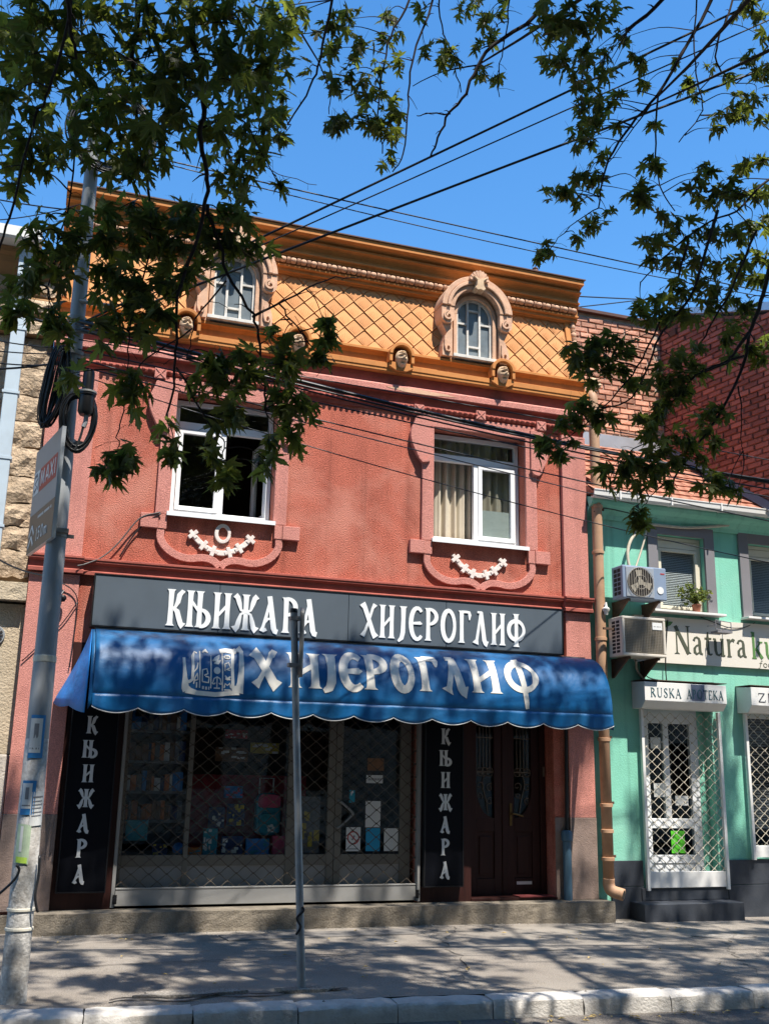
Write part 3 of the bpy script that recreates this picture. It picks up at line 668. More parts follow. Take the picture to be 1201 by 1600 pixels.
# ================================================================= RED BUILDING
XL, XR = -0.12, 6.65
red = thing('bookshop_house', 'red two-storey house with orange tiled mansard and bookshop below', 'house', (3.26, 0, 0))
def wall_with_holes(mb, x0, x1, z0, z1, y0, y1, holes):
    xs = sorted({x0, x1} | {h[0] for h in holes} | {h[1] for h in holes}); xs = [x for x in xs if x0 <= x <= x1]
    zs = sorted({z0, z1} | {h[2] for h in holes} | {h[3] for h in holes}); zs = [z for z in zs if z0 <= z <= z1]
    def solid(i, j):
        if not (0 <= i < len(xs)-1 and 0 <= j < len(zs)-1): return False
        cx, cz = (xs[i]+xs[i+1])/2, (zs[j]+zs[j+1])/2
        return not any(h[0] < cx < h[1] and h[2] < cz < h[3] for h in holes)
    for i in range(len(xs)-1):
        for j in range(len(zs)-1):
            if not solid(i, j): continue
            a, b, c, d = xs[i], xs[i+1], zs[j], zs[j+1]
            mb.add([(a, y0, c), (b, y0, c), (b, y0, d), (a, y0, d)], [(0, 1, 2, 3)])
            mb.add([(a, y1, c), (b, y1, c), (b, y1, d), (a, y1, d)], [(3, 2, 1, 0)])
            if not solid(i-1, j): mb.add([(a, y0, c), (a, y1, c), (a, y1, d), (a, y0, d)], [(3, 2, 1, 0)])
            if not solid(i+1, j): mb.add([(b, y0, c), (b, y1, c), (b, y1, d), (b, y0, d)], [(0, 1, 2, 3)])
            if not solid(i, j-1): mb.add([(a, y0, c), (b, y0, c), (b, y1, c), (a, y1, c)], [(3, 2, 1, 0)])
            if not solid(i, j+1): mb.add([(a, y0, d), (b, y0, d), (b, y1, d), (a, y1, d)], [(0, 1, 2, 3)])
WIN = [(1.30, 2.50, 4.41, 5.86), (4.51, 5.78, 4.40, 5.86)]
SHOP = (1.02, 4.38, 0.2, 2.75); DOOR = (5.02, 6.12, 0.2, 2.6)
mb = MB(); wall_with_holes(mb, XL, XR, 0.0, 6.45, 0.0, 0.32, WIN+[SHOP, DOOR])
red_wall = mb.build('front_wall', 'stucco', red, recalc=False)
# side and back shell plus floors, so that rooms are closed
mb = MB()
mb.box(XL+0.004, XL+0.3, 0.325, 6.0, 0, 6.9); mb.box(XR-0.3, XR-0.004, 0.325, 6.0, 0, 6.9); mb.box(XL+0.31, XR-0.31, 5.7, 5.996, 0, 6.9)
red_side = mb.build('side_wall', 'mortar', red)
mb = MB(); mb.box(XL+0.31, XR-0.31, 0.33, 5.69, 3.35, 3.6); mb.box(XL+0.31, XR-0.31, 0.33, 5.69, 6.3, 6.5); mb.box(XL+0.31, XR-0.31, 0.33, 5.69, 0.02, 0.2)
mb.box(3.3, 3.5, 0.33, 5.69, 3.61, 6.29); mb.box(4.62, 4.80, 0.33, 5.69, 0.21, 3.34)
mb.box(XL+0.31, 4.61, 2.6, 2.7, 0.21, 3.34)
mb.box(XL+0.31, 3.29, 3.2, 3.3, 3.61, 6.29); mb.box(3.51, XR-0.31, 3.2, 3.3, 3.61, 6.29)
mb.build('inner_wall', 'room', red)
# lower zone: maroon timber facing left and right of the shop, grey-brown painted foot
for xa, xb in ((0.405, 1.02), (4.38, 5.02)):
    mb = MB(); mb.box(xa, xb, -0.012, -0.001, 0.2, 2.9); mb.build('timber_facing', 'maroon', red)
# pilasters (upper)
def pilaster(x0, x1, nm):
    a = MB(); a.box(x0, x1, -0.06, -0.001, 3.82, 5.98); a.build('pilaster', 'pink', red, bevel=0.006)
    a = MB(); a.box(x0, x1, -0.06, -0.001, 1.13, 3.62); a.build('pilaster', 'pink', red, bevel=0.006)
    a = MB(); a.box(x0-0.003, x1+0.003, -0.066, -0.0015, 0.2, 1.13); a.build('painted_foot', 'browngrey', red, bevel=0.006)
pilaster(XL, 0.40, 0); pilaster(6.30, XR, 1)
a = MB(); a.box(6.12, 6.298, -0.012, -0.001, 0.2, 1.13); a.build('painted_foot', 'browngrey', red)
# belt course
def course(prof, x0, x1, nm, m):
    a = MB(); a.prism(prof, 'x', x0, x1); return a.build(nm, m, red)
belt = [(0.0, 3.63), (-0.055, 3.63), (-0.055, 3.665), (-0.030, 3.68), (-0.036, 3.745), (-0.075, 3.765), (-0.075, 3.785), (-0.085, 3.79), (-0.085, 3.81), (0.0, 3.83)]
course(belt, 0.43, 6.27, 'belt_course', 'trim_red')
belt2 = [(y-0.062 if y < 0 else -0.001, z) for y, z in belt]
course(belt2, XL-0.02, 0.428, 'belt_course', 'trim_red'); course(belt2, 6.272, XR+0.02, 'belt_course', 'trim_red')
# red top cornice: frieze, bead roll, lit slope, dark cavetto
top = [(0.0, 6.00), (-0.018, 6.00), (-0.022, 6.035), (-0.022, 6.05), (-0.050, 6.06), (-0.060, 6.085), (-0.050, 6.115), (-0.030, 6.12), (-0.030, 6.225), (-0.10, 6.235), (-0.10, 6.31), (-0.05, 6.345), (-0.05, 6.47), (0.0, 6.47)]
course(top, XL, XR, 'red_cornice', 'trim_red')
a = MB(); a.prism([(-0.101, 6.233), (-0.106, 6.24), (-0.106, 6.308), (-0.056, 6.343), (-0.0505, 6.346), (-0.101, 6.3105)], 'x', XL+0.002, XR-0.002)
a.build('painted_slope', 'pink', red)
bead = MB(); bead.lathe([(0.0, -0.022), (0.018, -0.018), (0.024, 0), (0.018, 0.018), (0.0, 0.022)], (0, 0, 0), 'x', 8)
bm_ = bead.mesh('bead', 'trim_red', smooth='all')
rc = [o for o in red.children if o.name.startswith('red_cornice')][0]
for k in range(92):
    piece('bead', bm_, rc, (XL+0.05+k*0.0735, -0.062, 6.087))
# flaked plaster on the slope
mb = MB(); mb.prism(blob(4.3, 6.275, 0.5, 0.028, 0, 22, 4, 0), 'y', -0.109, -0.1065)
mb.build('bare_plaster', 'cream', red)

# ---- window surrounds
def profile_ring(mb, pts, w, y0, y1):
    pts = [Vector((p[0], 0, p[1])) for p in pts]
    rib = [(p.x, p.z, w) for p in pts]
    ribbon_solid(mb, rib, lambda x, z, d: (x, d, z), y0, y1)
def surround(x0, x1, z0, z1, cx):
    sr = MB(); j = 0.155
    sr.box(x0-j, x0, -0.045, -0.001, z0-0.02, z1); sr.box(x1, x1+j, -0.045, -0.001, z0-0.02, z1)
    sr.box(x0-j, x1+j, -0.045, -0.001, z1, z1+0.17)
    sf = sr.build('window_surround', 'pink', red, bevel=0.006)
    for sd_ in (0, 1):
      e = MB()
      if sd_ == 0: e.box(x0-0.31, x0-j+0.04, -0.062, -0.002, z0-0.19, z0-0.025); e.box(x0-j+0.042, x0-0.02, -0.05, -0.002, z0-0.19, z0-0.025)
      else: e.box(x1+j-0.04, x1+0.32, -0.062, -0.002, z0-0.19, z0-0.025); e.box(x1+0.02, x1+j-0.042, -0.05, -0.002, z0-0.19, z0-0.025)
      e.build('surround_ear', 'pink', sf, bevel=0.005)
    # bulging upper ears with scroll foot
    for s, xe in ((-1, x0-j), (1, x1+j)):
        pl = [(xe+s*0.0, 5.98), (xe+s*0.10, 5.96)] + [(xe+s*(0.10+0.07*sin(pi*t)), 5.92-0.42*t) for t in (0.1, 0.25, 0.4, 0.55, 0.7, 0.85)] + [(xe+s*0.07, 5.44), (xe+s*0.0, 5.36), (xe-s*0.05, 5.36), (xe-s*0.09, 5.44), (xe-s*0.09, 5.98)]
        q = MB(); q.prism(pl, 'y', -0.075, -0.003); q.build('surround_shield', 'pink', sf, bevel=0.006)
        q = MB(); profile_ring(q, [(xe-s*0.09, 5.46), (xe-s*0.05, 5.39), (xe+s*0.01, 5.38), (xe+s*0.05, 5.42), (xe+s*0.04, 5.47)], 0.03, -0.088, -0.074); q.build('scroll', 'pink', sf)
        q = MB(); q.box(min(xe, xe+s*0.13), max(xe, xe+s*0.13), -0.085, -0.003, 5.99, 6.115)
        cxk = xe+s*0.065
        ribbon_solid(q, seg(cxk-0.05, 6.00, cxk+0.05, 6.105, 0.016), lambda x, z, d: (x, d, z), -0.0935, -0.084)
        ribbon_solid(q, seg(cxk+0.05, 6.00, cxk-0.05, 6.105, 0.016), lambda x, z, d: (x, d, z), -0.0930, -0.084)
        q.build('cross_block', 'pink', sf, bevel=0.003)
    q = MB(); q.box(cx-0.065, cx+0.065, -0.075, -0.003, z1+0.172, z1+0.29)
    ribbon_solid(q, seg(cx-0.05, z1+0.18, cx+0.05, z1+0.28, 0.014), lambda x, z, d: (x, d, z), -0.0835, -0.074)
    ribbon_solid(q, seg(cx+0.05, z1+0.18, cx-0.05, z1+0.28, 0.014), lambda x, z, d: (x, d, z), -0.083, -0.074)
    q.build('cross_block', 'pink', sf, bevel=0.003)
    # apron: curved ogee line
    for s, xe in ((-1, x0-0.08), (1, x1+0.08)):
        half = abs(cx-xe)
        P = [(xe, z0-0.17), (xe, z0-0.28)] + bez((xe, z0-0.28), (xe-s*0.03, z0-0.42), (xe-s*half*0.35, z0-0.545), (cx+s*half*0.38, z0-0.49), 10)[1:] + bez((cx+s*half*0.38, z0-0.49), (cx+s*half*0.2, z0-0.47), (cx+s*half*0.08, z0-0.50), (cx+s*0.005, z0-0.575), 6)[1:]
        q = MB(); profile_ring(q, P, 0.085, -0.042-0.001*(s > 0), -0.001); q.build('apron_moulding', 'pink', sf, bevel=0.005)
    return sf
sfL = surround(*WIN[0], 1.91); sfR = surround(*WIN[1], 5.14)
def garland(cx, zc, hw, ring):
    g = MB(); P = [(cx+hw*t, zc-0.19*(1-t*t)) for t in [i/12-1 for i in range(25)]]
    profile_ring(g, P, 0.06, -0.035, -0.001)
    for t in (-1, -0.62, -0.28, 0.28, 0.62, 1):
        x, z = cx+hw*t, zc-0.19*(1-t*t); a = math.atan2(0.38*t, hw)
        for da, l, w in ((0, 0.055, 0.04), (pi/2, 0.062, 0.045)):
            c, s = cos(a+da)*l, sin(a+da)*l
            ribbon_solid(g, seg(x-c, z-s, x+c, z+s, w), lambda X, Z, d: (X, d, Z), -0.043-0.001*(da > 0), -0.002)
    if ring:
        ribbon_solid(g, arc(cx+0.01, zc+0.04, 0.075, 0.095, 0, 360, 0.035, 0.042, 20), lambda X, Z, d: (X, d, Z), -0.032, -0.001)
    g.build('garland', 'garland', red, bevel=0.004)
garland(1.915, 4.19, 0.33, True); garland(5.13, 4.19, 0.32, False)

# ---- upper windows
def sash(mb, x0, x1, z0, z1, y0, y1, w):
    mb.box(x0, x1, y0, y1, z0, z0+w); mb.box(x0, x1, y0, y1, z1-w, z1)
    mb.box(x0, x0+w, y0, y1, z0+w, z1-w); mb.box(x1-w, x1, y0, y1, z0+w, z1-w)
def upper_window(x0, x1, z0, z1, kind):
    fw = 0.055; yf = 0.155
    w = MB(); sash(w, x0+0.01, x1-0.01, z0+0.035, z1-0.02, yf, yf+0.07, fw)
    zt = z1-0.33
    w.box(x0+0.066, x1-0.066, yf-0.004, yf+0.066, zt-0.04, zt+0.05)
    xm = (x0+x1)/2+(0.0 if kind == 'L' else 0.02)
    w.box(xm-0.03, xm+0.03, yf-0.002, yf+0.064, z0+0.092, zt-0.042)
    fr = w.build('window', 'pvc', red, bevel=0.004)
    s = MB(); s.box(x0-0.03, x1+0.02, -0.075, yf-0.002, z0-0.012, z0+0.012); s.box(x0-0.03, x1+0.02, -0.083, -0.0755, z0-0.035, z0+0.012)
    s.build('window_sill', 'pvc', fr)
    g = MB(); g.box(x0+0.06, x1-0.06, yf+0.03, yf+0.036, zt+0.05, z1-0.07); g.build('pane', 'glass', fr)
    if kind == 'L':
        q = MB(); sash(q, x0+0.07, xm-0.032, z0+0.095, zt-0.045, yf-0.012, yf+0.05, 0.05); q.build('sash', 'pvc', fr, bevel=0.004)
        g = MB(); g.box(x0+0.118, xm-0.08, yf+0.02, yf+0.026, z0+0.14, zt-0.092); g.build('pane', 'glass', fr)
        # right sash swung into the room
        q = MB(); wd = (x1-0.07)-(xm+0.035); sash(q, 0, wd, z0+0.095, zt-0.045, 0, 0.06, 0.055)
        g = MB(); g.box(0.05, wd-0.05, 0.027, 0.033, z0+0.14, zt-0.1)
        a = radians(-82); R = Matrix.Rotation(a, 3, 'Z'); hx, hy = x1-0.075, yf+0.045
        for M_, nm, mt in ((q, 'sash', 'pvc'), (g, 'pane', 'glass')):
            M_.v = [tuple(R @ Vector((v[0]-wd, v[1], 0)) + Vector((hx, hy, v[2]))) for v in M_.v]
            M_.build(nm, mt, fr)
    else:
        q = MB(); sash(q, xm+0.032, x1-0.07, z0+0.095, zt-0.045, yf-0.012, yf+0.05, 0.055); q.build('sash', 'pvc', fr, bevel=0.004)
        g = MB(); g.box(xm+0.085, x1-0.122, yf+0.02, yf+0.026, z0+0.14, zt-0.098); g.build('pane', 'glass', fr)
        g = MB(); g.box(xm+0.086, x1-0.123, yf+0.028, yf+0.031, z0+0.142, z0+0.50); g.build('frosted_film', 'frost', fr)
    return fr
upper_window(*WIN[0], 'L'); upper_window(*WIN[1], 'R')
def curtain(x0, x1, z0, z1, y, waves, amp, seed):
    r = random.Random(seed); ph = [r.uniform(0, 6.28) for _ in range(4)]
    q = MB()
    q.grid(lambda u, v: (x0+(x1-x0)*u, y+amp*sin(u*waves*2*pi+ph[0])+amp*0.5*sin(u*waves*3.3*pi+ph[1])+0.015*v*sin(u*9+ph[2]), z0+(z1-z0)*v), 60, 6)
    return q
c1 = curtain(4.66, 5.16, 4.45, 5.83, 0.34, 4.5, 0.035, 3); cu = c1.build('curtain', 'curtain', None, smooth='all')
tag(cu, 'beige curtain gathered behind the open half of the right upper window', 'curtain', 'curtains at the right upper window')
c1 = curtain(5.19, 5.74, 4.45, 5.83, 0.30, 4.0, 0.03, 8); cu = c1.build('curtain', 'curtain', None, smooth='all')
tag(cu, 'beige curtain behind the closed white sash with the frosted lower pane', 'curtain', 'curtains at the right upper window')

# ---- orange mansard
oc = [(0.05, 6.475), (-0.125, 6.475), (-0.130, 6.485), (-0.130, 6.52), (-0.140, 6.525), (-0.140, 6.585), (-0.118, 6.595), (-0.060, 6.605), (-0.055, 6.70), (-0.085, 6.735), (-0.115, 6.745), (-0.115, 6.775), (-0.10, 6.785), (0.05, 6.79)]
course(oc, XL-0.02, XR+0.03, 'orange_cornice', 'orange')
TB = (-0.035, 6.79); TT = (0.135, 7.70)       # tile plane: bottom and top (y, z)
sl = Vector((0, TT[0]-TB[0], TT[1]-TB[1])); SLEN = sl.length; SD = sl/SLEN
SN = Vector((0, -SD.z, SD.y))                 # outward normal
def on_roof(x, s, d=0.0):
    p = Vector((x, TB[0], TB[1])) + SD*s + SN*d
    return p
PX0, PX1 = 0.20, 6.47
roof = MB(); roof.add([tuple(on_roof(x, s, d)) for x, s, d in ((XL, 0, 0), (XR, 0, 0), (XR-0.02, SLEN+0.5, 0), (XL, SLEN+0.5, 0), (XL, 0, -0.3), (XR, 0, -0.3), (XR-0.02, SLEN+0.5, -0.3), (XL, SLEN+0.5, -0.3))],
                      [(0, 1, 2, 3), (7, 6, 5, 4), (0, 4, 5, 1), (1, 5, 6, 2), (2, 6, 7, 3), (3, 7, 4, 0)])
roof_o = roof.build('mansard_roof', 'orange', red)
f = MB()   # flat border frame round the tile field
def rbox(mb, x0, x1, s0, s1, d0, d1):
    vs = [tuple(on_roof(x, s, d)) for d in (d0, d1) for x, s in ((x0, s0), (x1, s0), (x1, s1), (x0, s1))]
    mb.add(vs, [(3, 2, 1, 0), (4, 5, 6, 7), (0, 1, 5, 4), (1, 2, 6, 5), (2, 3, 7, 6), (3, 0, 4, 7)])
rbox(f, PX1, XR-0.10, 0.0, SLEN+0.16, 0.0, 0.045); rbox(f, XL+0.08, PX0, 0.0, SLEN+0.16, 0.0, 0.045)
rbox(f, PX0, PX1, SLEN-0.03, SLEN+0.03, 0.0, 0.04)
f.build('roof_border', 'orange', roof_o, bevel=0.006)
# diamond tiles with fan relief
TW, TH = 0.262, 0.272
def clip(poly, f):
    out = []
    for i in range(len(poly)):
        a, b = poly[i], poly[(i+1) % len(poly)]
        fa, fb = f(a), f(b)
        if fa >= 0: out.append(a)
        if fa*fb < 0:
            t = fa/(fa-fb); out.append((a[0]+(b[0]-a[0])*t, a[1]+(b[1]-a[1])*t))
    return out
def tile_mb(cx, cs, clipped):
    # plate slightly tilted out at its lower tip, rim on its lower edges and fan ridges
    w, h = TW/2-0.003, TH/2-0.003
    def D(u, v): return 0.010 - 0.008*(v/h)           # proud at the lower tip
    poly = [(0, -h), (w, 0), (0, h), (-w, 0)]
    if clipped:
        poly = clip(poly, lambda p: p[0]+cx-PX0); poly = clip(poly, lambda p: PX1-(p[0]+cx)) if poly else poly
        poly = clip(poly, lambda p: p[1]+cs) if poly else poly; poly = clip(poly, lambda p: SLEN-(p[1]+cs)) if poly else poly
        if len(poly) < 3: return None
        area = abs(sum(poly[i][0]*poly[(i+1) % len(poly)][1]-poly[(i+1) % len(poly)][0]*poly[i][1] for i in range(len(poly))))/2
        if area < 0.001: return None
    m = MB(); n = len(poly)
    def P(u, v, d):
        p = Vector((u, 0, 0)) + SD*v + SN*d; return tuple(p)
    m.add([P(u, v, D(u, v)+0.006) for u, v in poly] + [P(u, v, -0.002) for u, v in poly], [tuple(range(n))] + [(i, (i+1) % n, n+(i+1) % n, n+i) for i in range(n)])
    inside = lambda u, v: (not clipped) or (PX0 < u+cx < PX1 and 0 < v+cs < SLEN)
    # fan ridges from the lower tip
    for k in range(9):
        a = radians(90+(k-4)*10.5); r0, r1 = 0.035, 0.165*(1-0.055*abs(k-4))
        p0 = (cos(a)*r0, -h+sin(a)*r0); p1 = (cos(a)*r1, -h+sin(a)*r1)
        if not (inside(*p0) and inside(*p1)): continue
        nx, ny = -sin(a)*0.0026, cos(a)*0.0026
        m.add([P(p0[0]-nx*0.5, p0[1]-ny*0.5, D(*p0)+0.005), P(p0[0]+nx*0.5, p0[1]+ny*0.5, D(*p0)+0.005), P(p0[0], p0[1], D(*p0)+0.009),
               P(p1[0]-nx, p1[1]-ny, D(*p1)+0.005), P(p1[0]+nx, p1[1]+ny, D(*p1)+0.005), P(p1[0], p1[1], D(*p1)+0.0095)],
              [(0, 2, 5, 3), (1, 4, 5, 2), (3, 5, 4)])
    # rim along the lower left and lower right edge
    if not clipped:
        for s in (-1, 1):
            pts = [(0, -h+0.002), (s*(w-0.002), 0)]
            inn = [(0, -h+0.026), (s*(w-0.026), 0)]
            d = [D(*q)+0.012 for q in pts]
            m.add([P(*pts[0], d[0]), P(*pts[1], d[1]), P(*inn[1], D(*inn[1])+0.007), P(*inn[0], D(*inn[0])+0.007), P(*pts[0], 0), P(*pts[1], 0)],
                  [(0, 1, 2, 3), (0, 4, 5, 1)])
    return m
full = tile_mb(0, 0, False).mesh('tile', 'tile_o')
r = random.Random(3)
NR = int(SLEN/(TH/2))+2
for row in range(-1, NR+1):
    cs = row*TH/2-0.02
    xo = PX0+0.09 + (TW/2 if row % 2 else 0)
    k = -1
    while True:
        cx = xo+k*TW; k += 1
        if cx > PX1+TW/2: break
        if (1.50 < cx < 2.22 or 4.68 < cx < 5.40) and cs < 0.80: continue     # behind the dormers
        whole = PX0 < cx-TW/2 and cx+TW/2 < PX1 and cs-TH/2 > 0 and cs+TH/2 < SLEN
        if whole: me = full
        else:
            tm = tile_mb(cx, cs, True)
            if tm is None: continue
            me = tm.mesh('tile', 'tile_o')
        piece('tile', me, roof_o, tuple(on_roof(cx, cs, r.uniform(0, 0.004))), (r.uniform(-.012, .012), r.uniform(-.012, .012), r.uniform(-.012, .012)))
# bead-and-reel moulding above the field and down the right and left hips
b1 = MB(); b1.lathe([(0.0, -0.040), (0.026, -0.036), (0.036, -0.026), (0.040, -0.012), (0.040, 0.012), (0.036, 0.026), (0.026, 0.036), (0, 0.040)], (0, 0, 0), 'x', 10)
b2 = MB()
for q in (-0.014, 0, 0.014): b2.lathe([(0.0, q-0.005), (0.042, q-0.004), (0.042, q+0.004), (0, q+0.005)], (0, 0, 0), 'x', 10)
bme, rme = b1.mesh('bead', 'cream', smooth=True), b2.mesh('bead', 'cream', smooth=True)
yt, zt_ = 0.0, 7.825
x = PX0-0.1; k = 0
while x < XR-0.06:
    piece('bead', bme if k % 2 == 0 else rme, roof_o, (x, yt, zt_)); x += 0.066; k += 1
for xh in (XR-0.055, XL+0.04):
    s = 0.05; k = 0
    while s < SLEN+0.20:
        p = on_roof(xh, s, 0.03)
        piece('bead', bme if k % 2 == 0 else rme, roof_o, tuple(p), (0, pi/2, 0)); s += 0.066; k += 1
# crown cornice
zc = 7.93
cc = [(0.4, 7.67), (0.085, 7.67), (0.075, 7.69), (0.045, 7.695), (0.045, 7.735), (0.01, 7.745), (0.01, 7.768), (0.04, 7.775), (0.04, 7.875), (0.0, 7.885), (0.0, 7.915), (-0.04, 7.925), (-0.04, 7.945), (0.005, 7.95), (0.0, 8.0), (-0.03, 8.04), (-0.07, 8.06), (-0.085, 8.062), (-0.085, 8.085), (-0.05, 8.09), (-0.05, 8.115), (-0.10, 8.14), (-0.14, 8.145), (-0.165, 8.15), (-0.165, 8.215), (0.4, 8.235)]
course(cc, XL-0.03, XR+0.0, 'crown_cornice', 'orange')
a = MB(); a.prism([(-0.185, 8.217), (-0.185, 8.232), (0.4, 8.262), (0.4, 8.237), (-0.17, 8.2195)], 'x', XL-0.04, XR+0.02); a.build('roof_edge', 'roofmetal', red)
a = MB(); a.box(XL+0.02, XR-0.02, 0.401, 5.9, zc-0.2, zc+0.2); a.build('attic_block', 'roofmetal', red)
a = MB()
r = random.Random(8)
for xx in (5.93,): a.lathe([(0.05, 0), (0.04, 0.03), (0.045, 0.05), (0.02, 0.075), (0, 0.08)], (xx, -0.12, 8.232), 'z', 10)
a.build('roof_knob', 'roofmetal', red)

# ---- dormers
def dormer(cx):
    z0 = 6.84; hw = 0.265; zs = 7.42; y0 = -0.115
    d = MB()      # cheek block behind the surround
    outer = [(cx-hw-0.10, 6.80), (cx+hw+0.10, 6.80), (cx+hw+0.10, zs)] + [(cx+(hw+0.10)*cos(radians(a)), zs+(hw+0.08)*sin(radians(a))) for a in range(12, 169, 13)] + [(cx-hw-0.10, zs)]
    # hollow cheek as ring
    s = MB()
    s.box(cx-hw-0.10, cx-hw, y0+0.02, 0.16, 6.79, zs); s.box(cx+hw, cx+hw+0.10, y0+0.02, 0.16, 6.79, zs)
    s.arc_band(cx, zs, hw, hw+0.10, y0+0.02, 0.30, 0, pi, 22)
    dm = s.build('dormer', 'cream', red, bevel=0.004)
    q = MB()      # inner rounded fillets
    q.box(cx-hw-0.035, cx-hw+0.012, y0-0.012, y0+0.03, z0, zs); q.box(cx+hw-0.012, cx+hw+0.035, y0-0.012, y0+0.03, z0, zs)
    q.arc_band(cx, zs, hw-0.012, hw+0.035, y0-0.012, y0+0.03, 0, pi, 24)
    q.box(cx-hw-0.085, cx-hw-0.06, y0-0.004, y0+0.03, z0, zs); q.box(cx+hw+0.06, cx+hw+0.085, y0-0.004, y0+0.03, z0, zs)
    q.build('fillet', 'cream', dm, bevel=0.004)
    h = MB()      # hood: three stepped arched rolls ending in scrolls
    for r0, r1, yy in ((hw+0.055, hw+0.115, -0.215), (hw+0.118, hw+0.165, -0.245), (hw+0.168, hw+0.235, -0.225)):
        h.arc_band(cx, zs+0.03, r0, r1, yy, 0.26, radians(4), radians(176), 26)
    h.build('hood', 'cream', dm, bevel=0.008)
    for sgn in (-1, 1):
        xx = cx+sgn*(hw+0.145)
        v = MB()
        v.box(xx-0.088, xx+0.088, -0.205, 0.10, zs-0.09, zs+0.05)
        v.arc_band(xx, zs-0.09, 0.0001, 0.088, -0.205, 0.10, pi, 2*pi, 12)
        ribbon_solid(v, [(xx+0.062*(1-t*0.72)*cos(t*8.5+1.6), zs-0.085+0.062*(1-t*0.72)*sin(t*8.5+1.6), 0.024) for t in [i/20 for i in range(21)]], lambda X, Z, dd: (X, dd, Z), -0.228, -0.204)
        v.build('volute', 'cream', dm, bevel=0.004)
        # bracket tapering below the volute
        b = MB(); b.prism([(xx-0.06, zs-0.16), (xx+0.06, zs-0.16), (cx+sgn*(hw+0.115)+0.02, zs-0.30), (cx+sgn*(hw+0.115)-0.02, zs-0.30)], 'y', -0.14, 0.05); b.build('bracket', 'cream', dm)
        # lower side scroll
        L = MB(); xb = cx+sgn*(hw+0.135)
        L.prism([(xb-0.07, 6.80), (xb+0.07, 6.80), (xb+0.07, 6.93), (xb+sgn*0.055, 7.0), (xb+sgn*0.02, 7.10), (xb-sgn*0.055, 7.20), (xb-sgn*0.07, 7.20)] if sgn > 0 else
                [(xb+0.07, 6.80), (xb-0.07, 6.80), (xb-0.07, 6.93), (xb+sgn*0.055, 7.0), (xb+sgn*0.02, 7.10), (xb-sgn*0.055, 7.20), (xb-sgn*0.07, 7.20)], 'y', -0.16, 0.06)
        ribbon_solid(L, [(xb-0.038, 7.06, 0.02), (xb-0.040, 6.93, 0.022), (xb-0.02, 6.865, 0.022), (xb+0.02, 6.86, 0.022), (xb+0.036, 6.90, 0.022), (xb+0.022, 6.935, 0.018), (xb, 6.93, 0.016)], lambda X, Z, dd: (X, dd, Z), -0.185, -0.159)
        L.build('scroll', 'cream', dm, bevel=0.006)
    sh = MB(); zc0 = zs+0.03+hw+0.13        # shell crest over its little corbel
    for k in range(9):
        a = radians(90+(k-4)*20); R_ = 0.125
        ribbon_solid(sh, [(cx+0.015*cos(a), zc0+0.02+0.015*sin(a), 0.014), (cx+R_*0.6*cos(a), zc0+0.02+R_*0.6*sin(a), 0.034), (cx+R_*cos(a), zc0+0.02+R_*sin(a), 0.042), (cx+R_*1.12*cos(a), zc0+0.02+R_*1.12*sin(a), 0.018)], lambda X, Z, dd: (X, dd, Z), -0.30+0.004*abs(k-4), -0.20)
    sh.build('shell', 'cream', dm, bevel=0.003)
    cb = MB()
    cb.prism([(cx-0.075, zc0-0.10), (cx-0.04, zc0-0.13), (cx, zc0-0.115), (cx+0.04, zc0-0.13), (cx+0.075, zc0-0.10), (cx+0.05, zc0-0.06), (cx+0.045, zc0+0.01), (cx+0.10, zc0+0.06), (cx+0.05, zc0+0.05), (cx, zc0+0.03), (cx-0.05, zc0+0.05), (cx-0.10, zc0+0.06), (cx-0.045, zc0+0.01), (cx-0.05, zc0-0.06)], 'y', -0.315, -0.19)
    cb.build('corbel', 'mask', dm, bevel=0.006)
    si = MB(); si.box(cx-hw-0.05, cx+hw+0.04, -0.165, 0.0, z0-0.03, z0+0.012); si.build('sill', 'oldwhite', dm, bevel=0.004)
    # window: white frame, bars, panes
    yw = -0.085; zw = zs
    w = MB(); w.box(cx-hw+0.002, cx-hw+0.04, yw, yw+0.05, z0+0.013, zw); w.box(cx+hw-0.04, cx+hw-0.002, yw, yw+0.05, z0+0.013, zw); w.box(cx-hw+0.041, cx+hw-0.041, yw, yw+0.05, z0+0.013, z0+0.045)
    w.arc_band(cx, zw, hw-0.04, hw-0.002, yw, yw+0.05, 0, pi, 22)
    for xx in (-0.085, 0.085):
        w.box(cx+xx-0.014, cx+xx+0.014, yw+0.006, yw+0.044, z0+0.046, zw+math.sqrt((hw-0.03)**2-xx**2))
    for xa, xb, zz in ((-0.225, -0.10, zw-0.10), (-0.07, 0.07, zw+0.10), (-0.07, 0.07, z0+0.17), (0.10, 0.225, zw-0.08)):
        w.box(cx+xa, cx+xb, yw+0.008, yw+0.042, zz-0.012, zz+0.012)
    w.build('window_frame', 'oldwhite', dm)
    g = MB(); pl = [(cx-hw+0.03, z0+0.03), (cx+hw-0.03, z0+0.03), (cx+hw-0.03, zw)] + [(cx+(hw-0.03)*cos(radians(a)), zw+(hw-0.03)*sin(radians(a))) for a in range(10, 171, 10)] + [(cx-hw+0.03, zw)]
    g.prism(pl, 'y', yw+0.03, yw+0.036); g.build('pane', 'glass_old', dm)
    g = MB(); g.box(cx-hw-0.05, cx+hw+0.05, 0.14, 0.16, z0, zs+hw); g.build('inner_dark', 'dark', dm)
dormer(1.875); dormer(5.035)

